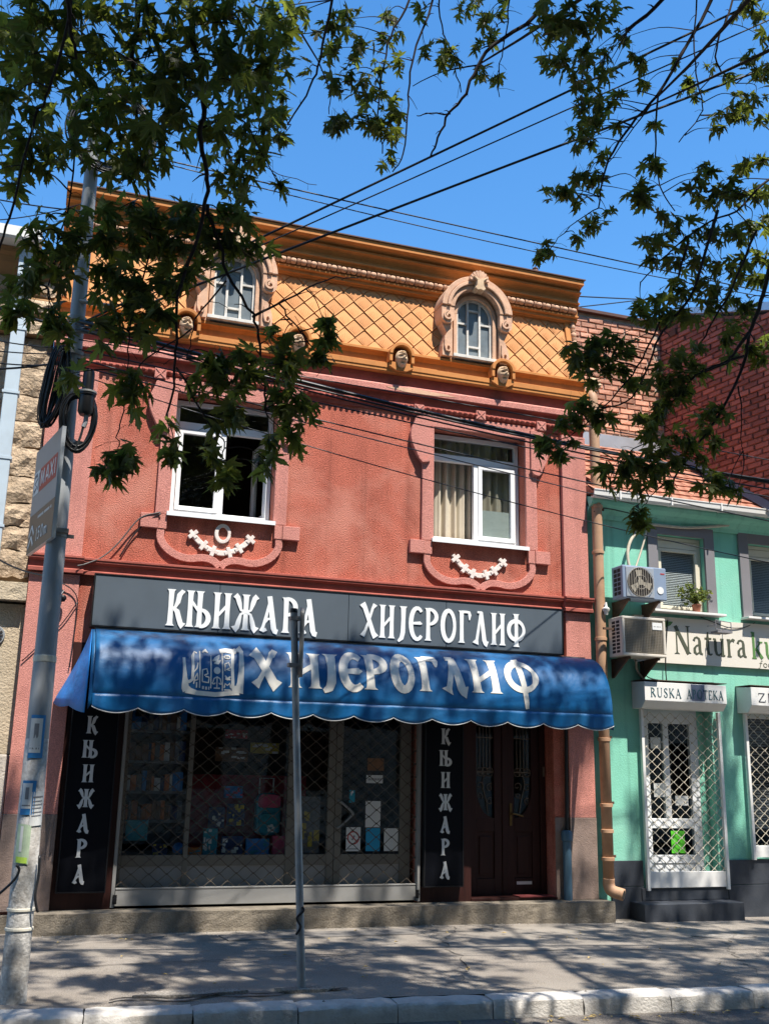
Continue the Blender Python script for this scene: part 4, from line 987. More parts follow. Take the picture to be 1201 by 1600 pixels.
# ---- masks in round niches on the orange cornice
def head_mesh():
    m = MB(); nu, nv = 44, 34; vs = []
    for j in range(nv+1):
        ph = -pi/2+pi*j/nv
        for i in range(nu):
            th = 2*pi*i/nu
            x = cos(ph)*sin(th); y = -cos(ph)*cos(th); z = sin(ph)
            sx = 0.078*(1-0.22*max(0, -z)); P = Vector((x*sx, y*0.075, z*0.115))
            if y < -0.1:
                g = lambda a, b, s, t: math.exp(-((x-a)/s)**2-((z-b)/t)**2)
                d = 0.040*g(0, -0.06, 0.20, 0.28)                       # nose
                d += 0.026*(g(-0.34, 0.36, 0.30, 0.11)+g(0.34, 0.36, 0.30, 0.11)+g(0, 0.42, 0.2, 0.12))  # brows
                d -= 0.020*(g(-0.36, 0.14, 0.15, 0.09)+g(0.36, 0.14, 0.15, 0.09))  # eyes
                d += 0.026*(g(-0.44, -0.18, 0.22, 0.2)+g(0.44, -0.18, 0.22, 0.2))   # cheeks
                d -= 0.030*g(0, -0.50, 0.26, 0.075)                      # open mouth
                d += 0.018*g(0, -0.76, 0.26, 0.14) + 0.016*g(0, -0.36, 0.34, 0.06)
                d += 0.022*g(0, 0.74, 0.7, 0.14)*(1+0.4*sin(x*22)) - 0.012*g(0, 0.58, 0.5, 0.05)                      # hair roll
                P.y -= d*1.45
            else:
                P *= 1.0+0.10*abs(sin(5*th))
            vs.append(P)
    fs = [(j*nu+i, j*nu+(i+1) % nu, (j+1)*nu+(i+1) % nu, (j+1)*nu+i) for j in range(nv) for i in range(nu)]
    m.add(vs, fs); return m.mesh('mask', 'mask', smooth='all', recalc=False)
hm = head_mesh()
def niche(cx, yoff=0.0):
    n = MB(); zc = 6.70
    n.arc_band(cx, zc, 0.125, 0.165, -0.205, 0.05, 0, pi, 18)
    n.box(cx-0.165, cx-0.125, -0.195, -0.05, 6.60, zc); n.box(cx+0.125, cx+0.165, -0.195, -0.05, 6.60, zc)
    n.prism([(cx-0.16, 6.54), (cx-0.07, 6.49), (cx+0.07, 6.49), (cx+0.16, 6.54), (cx+0.150, 6.60), (cx-0.150, 6.60)], 'y', -0.17, -0.06)
    no = n.build('mask_niche', 'orange', red, bevel=0.005)
    b = MB(); b.prism([(cx-0.125, 6.60)]+[(cx+0.125, 6.60)]+[(cx+0.125*cos(radians(a)), zc+0.125*sin(radians(a))) for a in range(0, 181, 15)], 'y', -0.075, -0.06)
    b.build('niche_back', 'trim_red', no)
    piece('mask', hm, no, (cx, -0.165, 6.645), None, (0.98, 1.05, 0.98))
for cx in (1.325, 2.675, 4.01, 5.41): niche(cx)
o = piece('mask', hm, [c for c in red.children if c.name.startswith('orange_cornice')][0], (6.80, -0.06, 6.73), (0, 0, radians(28)))

# ---- front step
mb = MB(); r = random.Random(12)
mb.grid(lambda u, v: (lambda x: (x, -0.31+0.012*mnoise.noise(Vector((x*3, 0, 0)))-(0.0 if v < 0.999 else 0.0)+0.008*mnoise.noise(Vector((x*9, v*4, 2))), -0.05+0.25*v-0.010*(v > 0.99)*abs(mnoise.noise(Vector((x*7, 5, 0))))))(0.10+6.62*u), 90, 6)
mb.grid(lambda u, v: (0.10+6.62*u, -0.31+0.012*mnoise.noise(Vector(((0.10+6.62*u)*3, 0, 0)))*(1-v)+0.008*mnoise.noise(Vector(((0.10+6.62*u)*9, 4, 2)))*(1-v)+0.62*v, 0.2-0.010*(v < 0.01)*abs(mnoise.noise(Vector(((0.10+6.62*u)*7, 5, 0))))), 90, 4)
mb.add([(6.72, -0.31, -0.05), (6.72, 0.2, -0.05), (6.72, 0.2, 0.2), (6.72, -0.31, 0.2)], [(0, 1, 2, 3)]); mb.add([(0.10, -0.31, -0.05), (0.10, 0.2, -0.05), (0.10, 0.2, 0.2), (0.10, -0.31, 0.2)], [(3, 2, 1, 0)])
mb.build('front_step', 'concrete', red)
mb = MB(); mb.box(XL-0.3, 0.098, -0.07, 0.2, -0.05, 0.17); mb.build('front_step', 'concrete', red, bevel=0.01)

# ---- shop front behind the roller grille
yS = 0.16
sf = MB(); z0, z1 = 0.22, 2.72
for xa, xb in ((1.03, 1.09), (1.735, 1.785), (2.86, 2.965), (3.33, 3.41), (3.416, 3.495), (4.20, 4.33)): sf.box(xa, xb, yS, yS+0.06, z0, z1)
for xa, xb in ((1.091, 1.734), (1.786, 2.859), (2.966, 3.329), (3.496, 4.199)):
    sf.box(xa, xb, yS+0.002, yS+0.058, 0.60, 0.71); sf.box(xa, xb, yS+0.002, yS+0.058, 2.62, 2.72); sf.box(xa, xb, yS+0.002, yS+0.058, 0.22, 0.28)
shopf = sf.build('shop_front', 'alu', red, bevel=0.004)
for xa, xb in ((1.091, 1.734), (1.786, 2.859), (2.966, 3.329), (3.496, 4.199)):
    q = MB(); q.box(xa, xb, yS+0.02, yS+0.04, 0.281, 0.599); q.build('kick_panel', 'bar', shopf)
    q = MB(); q.box(xa, xb, yS+0.027, yS+0.033, 0.711, 2.619); q.build('pane', 'glass', shopf)
q = MB(); q.tube(catmull([(3.45, yS-0.005, 1.30), (3.47, yS-0.05, 1.28), (3.60, yS-0.06, 1.17), (3.60, yS-0.06, 1.13), (3.47, yS-0.05, 1.01), (3.45, yS-0.005, 1.0)], 4), 0.014, 8); q.build('door_handle', 'bar', shopf, smooth='all')

def lattice(mb, x0, x1, z0, z1, y, pitch, dh, rad):
    rows = int((z1-z0)/dh); npx = 10
    nper = (x1-x0)/pitch
    for rI in range(rows+1):
        zb = z0+rI*dh; ph = 0 if rI % 2 == 0 else pi
        n = int(nper*npx); P = []
        for i in range(n+1):
            x = x0+(x1-x0)*i/n
            a = 2*pi*(x-x0)/pitch+ph
            w = math.asin(0.97*sin(a))/1.32
            P.append((x, y+0.003*(1 if rI % 2 else -1), zb+(dh/2)*w))
        mb.tube(P, rad, 4)
    # clips at the crossings
    for rI in range(rows):
        zb = z0+(rI+0.5)*dh; x = x0+(pitch/4 if rI % 2 == 0 else 3*pitch/4)
        while x < x1:
            mb.box(x-0.010, x+0.010, y-0.010, y+0.010, zb-0.009, zb+0.009); x += pitch
gr = thing('roller_grille', 'wide lattice roller grille pulled down over the bookshop window', 'roller grille', (2.7, 0.02, 0.2))
mb = MB(); lattice(mb, 1.05, 4.34, 0.42, 2.80, 0.03, 0.185, 0.074, 0.0042); mb.build('lattice', 'wire_grey', gr, recalc=False)
mb = MB(); mb.box(1.045, 4.345, 0.005, 0.055, 0.225, 0.40); mb.box(1.045, 4.345, -0.001, 0.004, 0.385, 0.40); mb.build('bottom_bar', 'bar', gr, bevel=0.006)
for xa in (1.0, 4.352):
    mb = MB(); mb.box(xa, xa+0.036, -0.03, 0.06, 0.215, 2.85); mb.build('guide_rail', 'bar', gr, bevel=0.003)
for xa in (1.04, 4.35): 
    mb = MB(); mb.box(xa-0.02, xa+0.02, -0.045, -0.031, 0.25, 0.34); mb.lathe([(0.02, -0.06), (0.02, -0.046)], (xa, 0, 0.295), 'y', 10); mb.build('lock', 'black_trim', gr)

# ---- house door
dr = MB(); yD = 0.24
for xa, xb in ((5.03, 5.10), (6.04, 6.11)): dr.box(xa, xb, yD-0.03, yD+0.06, 0.2, 2.58)
dr.box(5.101, 6.039, yD-0.03, yD+0.06, 2.50, 2.58)
door = dr.build('house_door', 'maroon', red, bevel=0.004)
def leaf_door(x0, x1):
    d = MB(); zt = 2.49; zc = 1.12
    d.box(x0, x0+0.10, yD, yD+0.045, 0.22, zt); d.box(x1-0.10, x1, yD, yD+0.045, 0.22, zt); d.box(x0+0.10, x1-0.10, yD, yD+0.045, zt-0.30, zt); d.box(x0+0.10, x1-0.10, yD, yD+0.045, 0.22, 0.42)
    d.box(x0+0.10, x1-0.10, yD+0.002, yD+0.043, 0.95, 1.11); d.box(x0+0.10, x1-0.10, yD+0.018, yD+0.03, 0.42, 0.95)
    d.box(x0+0.14, x1-0.14, yD+0.006, yD+0.02, 0.47, 0.90)
    return d
for x0, x1, s in ((5.102, 5.535, 1), (5.60, 6.038, -1)):
    lo = leaf_door(x0, x1).build('door_leaf', 'maroon', door, bevel=0.005)
    # curved lower corner filling of the light
    xo, xi = (x0+0.10, x1-0.10) if s > 0 else (x1-0.10, x0+0.10)
    q = MB(); q.prism([(xo, 1.11), (xi, 1.11)]+[(xi+(xo-xi)*sin(t), 1.11+0.36*(1-cos(t))) for t in [i*pi/16 for i in range(0, 9)]][1:], 'y', yD+0.004, yD+0.04); q.build('door_leaf', 'maroon', door)
    g = MB(); g.box(x0+0.10, x1-0.10, yD+0.036, yD+0.040, 1.12, 2.19); g.build('pane', 'glass', door)
    iron = MB(); a0, a1 = x0+0.105, x1-0.105; cxm = (a0+a1)/2; w = a1-a0
    for k in range(1, 5): iron.tube([(a0+w*k/5, yD+0.02, 1.64), (a0+w*k/5, yD+0.02, 2.18)], 0.005, 5)
    iron.tube([(a0, yD+0.02, 1.645), (a1, yD+0.02, 1.645)], 0.008, 6); iron.tube([(a0, yD+0.02, 2.05), (a1, yD+0.02, 2.05)], 0.006, 6)
    for k in range(-1, 2):
        iron.tube([(cxm+k*0.065+0.045*cos(t), yD+0.015, 1.645+0.05*sin(t)) for t in [i*pi/7 for i in range(15)]], 0.005, 5)
    iron.tube(catmull([(cxm, yD+0.02, 1.62), (cxm-0.03*s, yD+0.02, 1.5), (cxm+0.02*s, yD+0.02, 1.3), (cxm+0.04*s, yD+0.02, 1.16)], 5), 0.006, 5)
    for sx, zz, R_ in ((-1, 1.48, 0.055), (1, 1.46, 0.05), (1, 1.30, 0.045), (-1, 1.36, 0.04)):
        iron.tube([(cxm+sx*0.065+R_*(1-t*0.75)*cos(t*7+sx), yD+0.02, zz+R_*(1-t*0.75)*sin(t*7+sx)) for t in [i/16 for i in range(17)]], 0.005, 5)
    iron.build('door_grille', 'iron', door)
q = MB(); q.box(5.536, 5.60, yD-0.012, yD+0.05, 0.22, 2.49); q.build('cover_strip', 'maroon', door, bevel=0.006)
q = MB(); q.box(5.635, 5.665, yD-0.012, yD-0.001, 1.02, 1.28); q.tube(catmull([(5.65, yD-0.005, 1.16), (5.65, yD-0.05, 1.16), (5.68, yD-0.06, 1.16), (5.79, yD-0.06, 1.135)], 4), 0.011, 7); q.build('door_handle', 'brass', door, smooth=True)
q = MB(); q.box(6.075, 6.10, yD-0.045, yD-0.031, 1.60, 1.72); q.build('bell_plate', 'iron', door)
mb = MB(); mb.box(5.02, 6.12, -0.03, 0.22, 0.203, 0.235); mb.build('door_sill', 'maroon', red, bevel=0.004)
# drainpipe with brackets, elbow and shoe (right edge of the house)
pipe = MB()
px, py = 6.765, -0.11
pipe.tube(catmull([(6.78, 0.12, 6.60), (6.775, 0.0, 6.63), (px, py+0.02, 6.56), (px, py, 6.40)], 5)+[(px, py, 5.0), (px, py, 3.0), (px, py, 0.42)], 0.068, 14)
dp = pipe.build('drainpipe', 'tan', red, smooth='all')
q = MB()
for zz in (6.28, 5.03, 4.42, 3.30, 2.06, 1.28, 0.98, 0.66):
    q.lathe([(0.069, zz-0.022), (0.079, zz-0.018), (0.079, zz+0.018), (0.069, zz+0.022)], (px, py, 0), 'z', 14)
q.build('pipe_collar', 'tan', dp, smooth=True)
q = MB()
for zz in (5.0, 2.09, 1.31, 0.69): q.box(px-0.012, px+0.012, py+0.05, 0.05, zz-0.012, zz+0.012); q.box(px+0.07, px+0.105, py-0.01, py+0.01, zz-0.015, zz+0.015)
q.build('pipe_bracket', 'rust', dp)
q = MB(); P = catmull([(px, py, 0.44), (px, py, 0.36), (px+0.02, py-0.04, 0.30), (px+0.11, py-0.14, 0.265)], 6)
q.tube(P, 0.071, 14); q.build('pipe_shoe', 'tan', dp, smooth='all')
q = MB(); q.lathe([(0.055, 0), (0.0, 0.001)], (0, 0, 0), 'z', 14)
dirv = (Vector((px+0.11, py-0.14, 0.265))-Vector(P[-3])).normalized(); Rm = dirv.to_track_quat('Z', 'Y')
q.v = [tuple(Rm @ Vector(v) + Vector((px+0.11, py-0.14, 0.265))+dirv*0.002) for v in q.v]; q.build('pipe_mouth', 'soil', dp)
q = MB(); q.lathe([(0.05, 0.2), (0.05, 0.86), (0.066, 0.87), (0.066, 0.96), (0.052, 0.985), (0, 0.99)], (6.235, -0.075, 0), 'z', 14); q.build('riser_pipe', 'pipeblue', red, smooth=True)
q = MB(); q.tube([(6.26, -0.035, 0.98), (6.275, -0.03, 1.6), (6.285, -0.03, 2.6)], 0.022, 8); q.build('riser_cable', 'cable', red)

# ================================================================= GREEN HOUSE
gh = thing('mint_house', 'low mint green house with clay tile roof, dark plinth and herbal shop', 'house', (8.8, 0, 0))
GX0, GX1 = 6.655, 11.6
GW = [(7.72, 8.46, 3.74, 4.78), (9.17, 9.95, 3.74, 4.78)]
GD = [(7.38, 8.42, 0.10, 2.50), (8.93, 10.3, 0.64, 2.50)]
mb = MB(); wall_with_holes(mb, GX0, GX1, -0.1, 5.28, 0.002, 0.30, GW+GD); mb.build('front_wall', 'green', gh, recalc=False)
mb = MB(); mb.box(GX0+0.005, GX0+0.2, 0.31, 4.0, 0, 5.2); mb.box(GX1-0.2, GX1-0.003, 0.31, 4.0, 0, 5.2); mb.box(GX0+0.21, GX1-0.21, 3.5, 3.7, 0, 5.2)
mb.box(GX0+0.21, GX1-0.21, 0.31, 3.49, 3.3, 3.5); mb.box(GX0+0.21, GX1-0.21, 0.31, 3.49, 5.0, 5.19); mb.box(8.70, 8.76, 0.31, 3.49, 0, 3.29)
mb.box(GX0+0.21, 8.69, 1.6, 1.66, 0, 3.29); mb.box(GX0+0.21, GX1-0.21, 0.8, 0.86, 3.51, 4.99); mb.build('inner_wall', 'dark', gh)
def plinth_bit(x0, x1):
    mb = MB(); mb.box(x0, x1, -0.03, 0.0, -0.12, 0.33); mb.box(x0, x1, -0.028, 0.0, 0.336, 0.63); return mb.build('plinth', 'plinth', gh, bevel=0.004)
plinth_bit(6.86, 7.30); plinth_bit(8.52, GX1)
mb = MB(); mb.prism([(0.0, 4.90), (-0.03, 4.90), (-0.045, 4.95), (-0.10, 5.02), (-0.17, 5.06), (-0.19, 5.10), (-0.19, 5.14), (0.3, 5.27), (0.0, 5.25)], 'x', GX0+0.006, GX1); mb.build('eaves_cove', 'green', gh)
# gutter
mb = MB(); prof = [(-0.20, 5.125), (-0.225, 5.115), (-0.265, 5.12), (-0.285, 5.145), (-0.29, 5.20), (-0.298, 5.21), (-0.298, 5.222), (-0.28, 5.222), (-0.275, 5.205), (-0.265, 5.15), (-0.24, 5.13), (-0.20, 5.14)]
mb.prism([(y, z) for y, z in prof], 'x', GX0-0.02, GX1); gt = mb.build('gutter', 'whitebox', gh)
mb = MB()
for k in range(6): mb.box(GX0+0.35+k*0.78, GX0+0.372+k*0.78, -0.302, -0.20, 5.112, 5.228)
mb.build('gutter_bracket', 'whitebox', gt)
# roof slope with tiles
RY0, RZ0, RS = -0.22, 5.215, 0.72
RYT = 1.60
def roof_z(y): return RZ0+RS*(y-RY0)
mb = MB(); mb.prism([(RY0, RZ0-0.01), (RYT+0.2, roof_z(RYT+0.2)-0.01), (RYT+0.2, roof_z(RYT)-0.3), (RY0+0.2, RZ0-0.02)], 'x', GX0+0.004, GX1+0.4); gro = mb.build('roof', 'rooftile', gh)
tl = MB(); tw = 0.155; n = 4
def tile_curve(u): return 0.030*abs(sin(pi*u))**0.7
# tile: corrugated across X, slight overlap step at the lower end
vs = []; 
for (s, up) in ((0.0, 0.0), (0.0, 0.026), (0.235, 0.004)):
    for i in range(n+1):
        u = i/n; vs.append((tw*u, s, up+(0.005*sin(pi*u) if up > 0 else 0)))
tl.add(vs, [(i, i+1, n+1+i+1, n+1+i) for i in range(n)]+[(n+1+i, n+1+i+1, 2*n+2+i+1, 2*n+2+i) for i in range(n)])
cosr = 1/math.sqrt(1+RS*RS); sinr = RS*cosr
def roof_pt(x, s, h): return (x, RY0+s*cosr-h*sinr, RZ0+s*sinr+h*cosr)
stuff = MB(); r = random.Random(4); rows = 11; first = []
for row in range(rows):
    for k in range(int((GX1-GX0)/tw)):
        x = GX0+0.01+k*tw+(tw/2 if row % 2 else 0)+r.uniform(-0.004, 0.004); s = -0.03+row*0.205+r.uniform(-0.006, 0.006); h0 = 0.004+r.uniform(0, 0.006)
        if row < 8 and k < 27: first.append((x, s, h0))
        else: stuff.add([roof_pt(x+v[0], s+v[1], h0+v[2]) for v in tl.v], tl.f)
so = stuff.build('tile', 'rooftile', gh, recalc=False); tag(so, kind='stuff')
tm = MB(); tm.add([(v[0], v[1]*cosr-v[2]*sinr, v[1]*sinr+v[2]*cosr) for v in tl.v], tl.f); tmesh = tm.mesh('tile', 'rooftile', recalc=False)
for x, s, h0 in first: piece('tile', tmesh, gro, roof_pt(x, s, h0))
mb = MB(); mb.box(GX0+0.01, 8.98, 1.48, 1.56, roof_z(1.5)-0.02, roof_z(1.5)+0.22); mb.build('ridge_flashing', 'zinc', gh)
# windows
def green_window(x0, x1, z0, z1):
    t = MB(); t.box(x0-0.15, x0, -0.035, -0.001, z0-0.02, z1+0.16); t.box(x1, x1+0.15, -0.035, -0.001, z0-0.02, z1+0.16); t.box(x0, x1, -0.035, -0.001, z1, z1+0.16)
    tr = t.build('window_trim', 'greytrim', gh, bevel=0.004)
    w = MB(); sash(w, x0+0.005, x1-0.005, z0, z1-0.005, 0.07, 0.13, 0.05); w.box(x0+0.056, x1-0.056, 0.066, 0.126, z1-0.16, z1-0.06); sash(w, x0+0.058, x1-0.058, z0+0.05, z1-0.165, 0.058, 0.115, 0.045)
    wf = w.build('window', 'cream_frame', gh, bevel=0.004)
    g = MB(); g.box(x0+0.10, x1-0.10, 0.085, 0.09, z0+0.09, z1-0.2); g.build('pane', 'glass', wf)
    b = MB(); zz = z0+0.10
    while zz < z1-0.21:
        b.add([(x0+0.09, 0.115, zz), (x1-0.09, 0.115, zz), (x1-0.09, 0.128, zz+0.021), (x0+0.09, 0.128, zz+0.021)], [(0, 1, 2, 3)]); zz += 0.0235
    b.build('blind', 'blind', wf, recalc=False)
    s = MB(); s.box(x0-0.17, x1+0.19, -0.16, 0.068, z0-0.03, z0); s.build('window_sill', 'whitebox', wf, bevel=0.004)
for w_ in GW: green_window(*w_)
# shop door with white frame
d = MB(); x0, x1 = 7.40, 8.40; yd = 0.14
d.box(x0, x0+0.16, yd, yd+0.06, 0.29, 2.48); d.box(x1-0.22, x1-0.10, yd, yd+0.06, 0.29, 2.48); d.box(x0+0.16, x1-0.22, yd, yd+0.06, 2.30, 2.48)
d.box(7.78, 7.86, yd, yd+0.06, 1.12, 2.30); d.box(x0+0.16, x1-0.22, yd, yd+0.06, 1.00, 1.12); d.box(x0+0.16, x1-0.22, yd, yd+0.06, 0.58, 0.68); d.box(x0+0.16, x1-0.22, yd+0.01, yd+0.05, 0.29, 0.58)
sd = d.build('shop_door', 'pvc', gh, bevel=0.005)
for a, b, c, e in ((7.56, 7.78, 1.12, 2.30), (7.86, 8.18, 1.12, 2.30), (7.56, 8.18, 0.68, 1.0)):
    g = MB(); g.box(a, b, yd+0.02, yd+0.026, c, e); g.build('pane', 'glass', sd)
mb = MB(); mb.box(8.301, 8.415, yd, yd+0.05, 0.29, 2.48); mb.build('door_side_panel', 'green', sd)
mb = MB(); mb.box(8.94, 10.29, 0.12, 0.18, 0.64, 0.72); sash(mb, 8.94, 9.6, 0.721, 2.48, 0.12, 0.18, 0.07); wb = mb.build('shop_window', 'pvc', gh, bevel=0.004)
g = MB(); g.box(9.01, 9.53, 0.145, 0.151, 0.79, 2.41); g.build('pane', 'glass', wb)
mb = MB()
for k in range(40): mb.box(8.99, 10.2, 0.20, 0.206, 1.0+k*0.036, 1.0+k*0.036+0.026)
mb.build('blind', 'g_grey', wb)
# steps
mb = MB(); mb.box(7.10, 8.50, -0.34, 0.0, -0.12, 0.165); gs = mb.build('step', 'plinth', gh, bevel=0.008)
mb = MB(); mb.box(7.26, 8.50, -0.045, 0.10, 0.167, 0.31); mb.build('step', 'plinth', gh, bevel=0.006)
# papers on the shop door
def flat(name, x0, x1, y, z0, z1, m, label, cat, group=None, t=0.003):
    q = MB(); q.box(x0, x1, y-t, y, z0, z1); o = q.build(name, m, None); return tag(o, label, cat, group)
flat('notice', 7.60, 7.75, yd-0.004+0.022, 1.98, 2.12, 'paper', 'white notice high in the left pane of the herbal shop door', 'notice')
flat('notice', 7.62, 7.78, yd-0.004+0.022, 1.38, 1.55, 'paper', 'white notice with curved top at mid height of the herbal shop door', 'notice')
flat('notice', 7.93, 8.12, yd-0.004+0.022, 1.28, 1.40, 'paper', 'small white notice in the right pane of the herbal shop door', 'notice')
flat('poster', 7.84, 8.04, yd-0.004+0.022, 0.70, 0.97, 'brightgreen', 'bright green poster low on the herbal shop door', 'poster')
# grilles and boxes over the openings
def roller(x0, x1, zb, barz, lab_g, lab_b, xg0, xg1, txt):
    bx = thing('roller_box', lab_b, 'sign box', ((x0+x1)/2, -0.15, 2.45))
    q = MB(); q.prism([(-0.002, 2.46), (-0.22, 2.46), (-0.30, 2.55), (-0.30, 2.78), (-0.002, 2.80)], 'x', x0, x1)
    q.build('box_case', 'whitebox', bx, bevel=0.004)
    q = MB(); q.box(x0-0.01, x1+0.01, -0.305, -0.002, 2.802, 2.81); q.build('box_lid', 'rust', bx)
    fn = lambda u, v, d: (u, -0.3005-d, v)
    for w in txt: letters(w[0], w[1], w[2], 2.595, 2.71, fn, w[3], bx, 0.0, 0.004, b=0.10, gap=0.10)
    g = thing('roller_grille', lab_g, 'roller grille', ((xg0+xg1)/2, -0.02, zb))
    q = MB(); lattice(q, xg0+0.03, xg1-0.03, barz, 2.45, -0.045, 0.152, 0.061, 0.0036); q.build('lattice', 'hose', g, recalc=False)
    q = MB(); q.box(xg0+0.03, xg1-0.03, -0.065, -0.03, zb, barz); q.build('bottom_bar', 'whitebox', g, bevel=0.004)
    for xa in (xg0-0.01, xg1-0.03):
        q = MB(); q.box(xa, xa+0.04, -0.085, -0.036, zb-0.03, 2.455); q.build('guide_rail', 'whitebox', g, bevel=0.003)
    return bx
rb = roller(7.25, 8.46, 0.315, 0.50, 'lattice roller grille over the white herbal shop door, above dark steps', 'white roller box with RUSKA APOTEKA lettering above the shop door', 7.33, 8.50, [('RUSKA', 7.33, 7.78, 'tealtext'), ('APOTEKA', 7.86, 8.41, 'tealtext')])
q = MB(); q.box(7.93, 8.13, -0.3018, -0.3003, 2.57, 2.775); q.build('film_patch', 'bluegreypanel', rb)
roller(8.84, 10.4, 0.66, 0.80, 'lattice roller grille over the second shop window, cut by the frame edge', 'white roller box with letters ZD beside the first one', 8.90, 10.35, [('ZD', 8.94, 9.24, 'navytext')])
# Natura board
nb = thing('shop_board', 'long cream shop board with olive Natura lettering under the first floor windows', 'shop sign', (9.2, -0.02, 3.06))
q = MB(); q.box(7.30, 11.0, -0.045, -0.003, 3.06, 3.66); q.build('board', 'creamsign', nb)
fn = lambda u, v, d: (u, -0.0455-d, v)
letters('Natura', 7.88, 9.03, 3.19, 3.56, fn, 'olive', nb, 0.0, 0.004, b=0.10, gap=0.03)
letters('ku', 9.09, 9.52, 3.19, 3.56, fn, 'leafgreen', nb, 0.0, 0.004, b=0.10, gap=0.03)
letters('foo', 9.20, 9.42, 3.08, 3.17, fn, 'olive', nb, 0.0, 0.003, b=0.10, gap=0.02)
q = MB()
ribbon_solid(q, [(7.66, 3.63, 0.02), (7.69, 3.58, 0.07), (7.76, 3.56, 0.09), (7.84, 3.58, 0.05), (7.88, 3.60, 0.01)], fn, 0.0, 0.003); ribbon_solid(q, [(7.68, 3.60, 0.02), (7.68, 3.52, 0.06), (7.71, 3.44, 0.05), (7.76, 3.36, 0.01)], fn, 0.0, 0.0034)
q.build('leaf_emblem', 'leafgreen', nb)
q = MB(); ribbon_solid(q, arc(7.50, 3.30, 0.07, 0.10, 0, 360, 0.03, 0.05, 18), fn, 0.0, 0.003); q.build('emblem', 'hose', nb)
# ---- air conditioners
def bracket(q, x, y0, y1, z):
    q.box(x-0.015, x+0.015, y0, y1, z-0.03, z); q.prism([(y1, z-0.03), (y1, z-0.24), (y1-0.03, z-0.24), (y0+0.04, z-0.031)], 'x', x-0.012, x+0.012)
ac = thing('air_conditioner', 'weathered blue-grey air conditioner with round fan grille, the upper one', 'air conditioner', (7.2, -0.3, 3.79))
ax0, ax1, ay0, ay1, az0, az1 = 6.92, 7.56, -0.44, -0.16, 3.80, 4.22
q = MB(); q.box(ax0, ax1, ay0+0.02, ay1, az0, az1)
q.build('casing', 'ac_blue', ac, bevel=0.012)
q = MB(); q.prism([(ax0+0.045, az0+0.02), (ax0+0.45, az0+0.02), (ax0+0.45, az1-0.02), (ax0+0.045, az1-0.02)], 'y', ay0+0.006, ay0+0.019); q.build('front_panel', 'zinc', ac, bevel=0.003)
q = MB(); q.lathe([(0.0, ay0+0.002), (0.185, ay0+0.002), (0.185, ay0+0.0055), (0, ay0+0.0055)], (ax0+0.245, 0, 4.01), 'y', 30); q.build('fan_opening', 'dark', ac)
q = MB()
for k in range(3):
    a = radians(100+120*k); q.prism([(ax0+0.245+0.03*cos(a-0.6), 4.01+0.03*sin(a-0.6)), (ax0+0.245+0.16*cos(a-0.32), 4.01+0.16*sin(a-0.32)), (ax0+0.245+0.165*cos(a+0.30), 4.01+0.165*sin(a+0.30)), (ax0+0.245+0.03*cos(a+0.5), 4.01+0.03*sin(a+0.5))], 'y', ay0-0.003, ay0+0.0015)
q.lathe([(0.04, ay0-0.005), (0.04, ay0+0.001)], (ax0+0.245, 0, 4.01), 'y', 14); q.build('fan_blade', 'ac_mesh', ac)
q = MB()
for k in range(-5, 6):
    xx = k*0.034; h = math.sqrt(0.19**2-xx**2); q.tube([(ax0+0.245+xx, ay0-0.016, 4.01-h), (ax0+0.245+xx, ay0-0.016, 4.01+h)], 0.0028, 5)
for R_ in (0.187, 0.09): q.tube([(ax0+0.245+R_*cos(2*pi*i/28), ay0-0.013, 4.01+R_*sin(2*pi*i/28)) for i in range(28)], 0.003, 5, closed=True)
q.build('fan_guard', 'ac_mesh', ac)
q = MB(); q.lathe([(0.0, ay0+0.013), (0.047, ay0+0.013), (0.045, ay0+0.019)], (ax0+0.545, 0, 3.925), 'y', 18); q.build('round_sticker', 'white', ac)
q = MB(); q.box(ax0+0.555, ax0+0.615, ay0+0.017, ay0+0.0195, 4.135, 4.15); q.build('red_mark', 'signred', ac)
q = MB()
for r_ in range(6):
    for c_ in range(2): q.box(ax0-0.002, ax0+0.004, ay0+0.07+c_*0.085, ay0+0.14+c_*0.085, az0+0.045+r_*0.058, az0+0.09+r_*0.058)
q.build('side_vent', 'dark', ac)
q = MB(); bracket(q, 7.02, -0.40, -0.003, 3.798); q.build('bracket', 'rust', ac); q = MB(); bracket(q, 7.46, -0.40, -0.003, 3.798); q.build('bracket', 'rust', ac)
ac2 = thing('air_conditioner', 'yellowed cream air conditioner with a louvred front and white label, the lower one', 'air conditioner', (7.1, -0.3, 3.07))
bx0, bx1, bz0, bz1 = 6.86, 7.48, 3.07, 3.56; by0, by1 = -0.47, -0.14
q = MB(); q.box(bx0, bx1, by0+0.02, by1, bz0, bz1); sash(q, bx0, bx1, bz0, bz1, by0, by0+0.0195, 0.035); q.build('casing', 'ac_cream', ac2, bevel=0.008)
q = MB(); k = 0
zz = bz0+0.04
while zz < bz1-0.05:
    q.add([(bx0+0.037, by0+0.018, zz), (bx1-0.037, by0+0.018, zz), (bx1-0.037, by0+0.006, zz+0.014), (bx0+0.037, by0+0.006, zz+0.014), (bx0+0.037, by0+0.018, zz+0.017), (bx1-0.037, by0+0.018, zz+0.017)], [(0, 1, 2, 3), (3, 2, 5, 4)]); zz += 0.0195
for k in range(24): xx = bx0+0.05+k*0.0228; q.box(xx, xx+0.004, by0+0.004, by0+0.010, bz0+0.04, bz1-0.04)
q.build('louvre', 'ac_mesh', ac2, recalc=False)
q = MB(); q.box(bx1-0.19, bx1-0.05, by0-0.001, by0+0.0035, bz1-0.15, bz1-0.06); q.build('label', 'white', ac2)
q = MB()
for k, w in enumerate((0.012, 0.008, 0.014, 0.01, 0.012)): q.box(bx1-0.17+k*0.021, bx1-0.17+k*0.021+w, by0-0.0025, by0-0.0012, bz1-0.115, bz1-0.105)
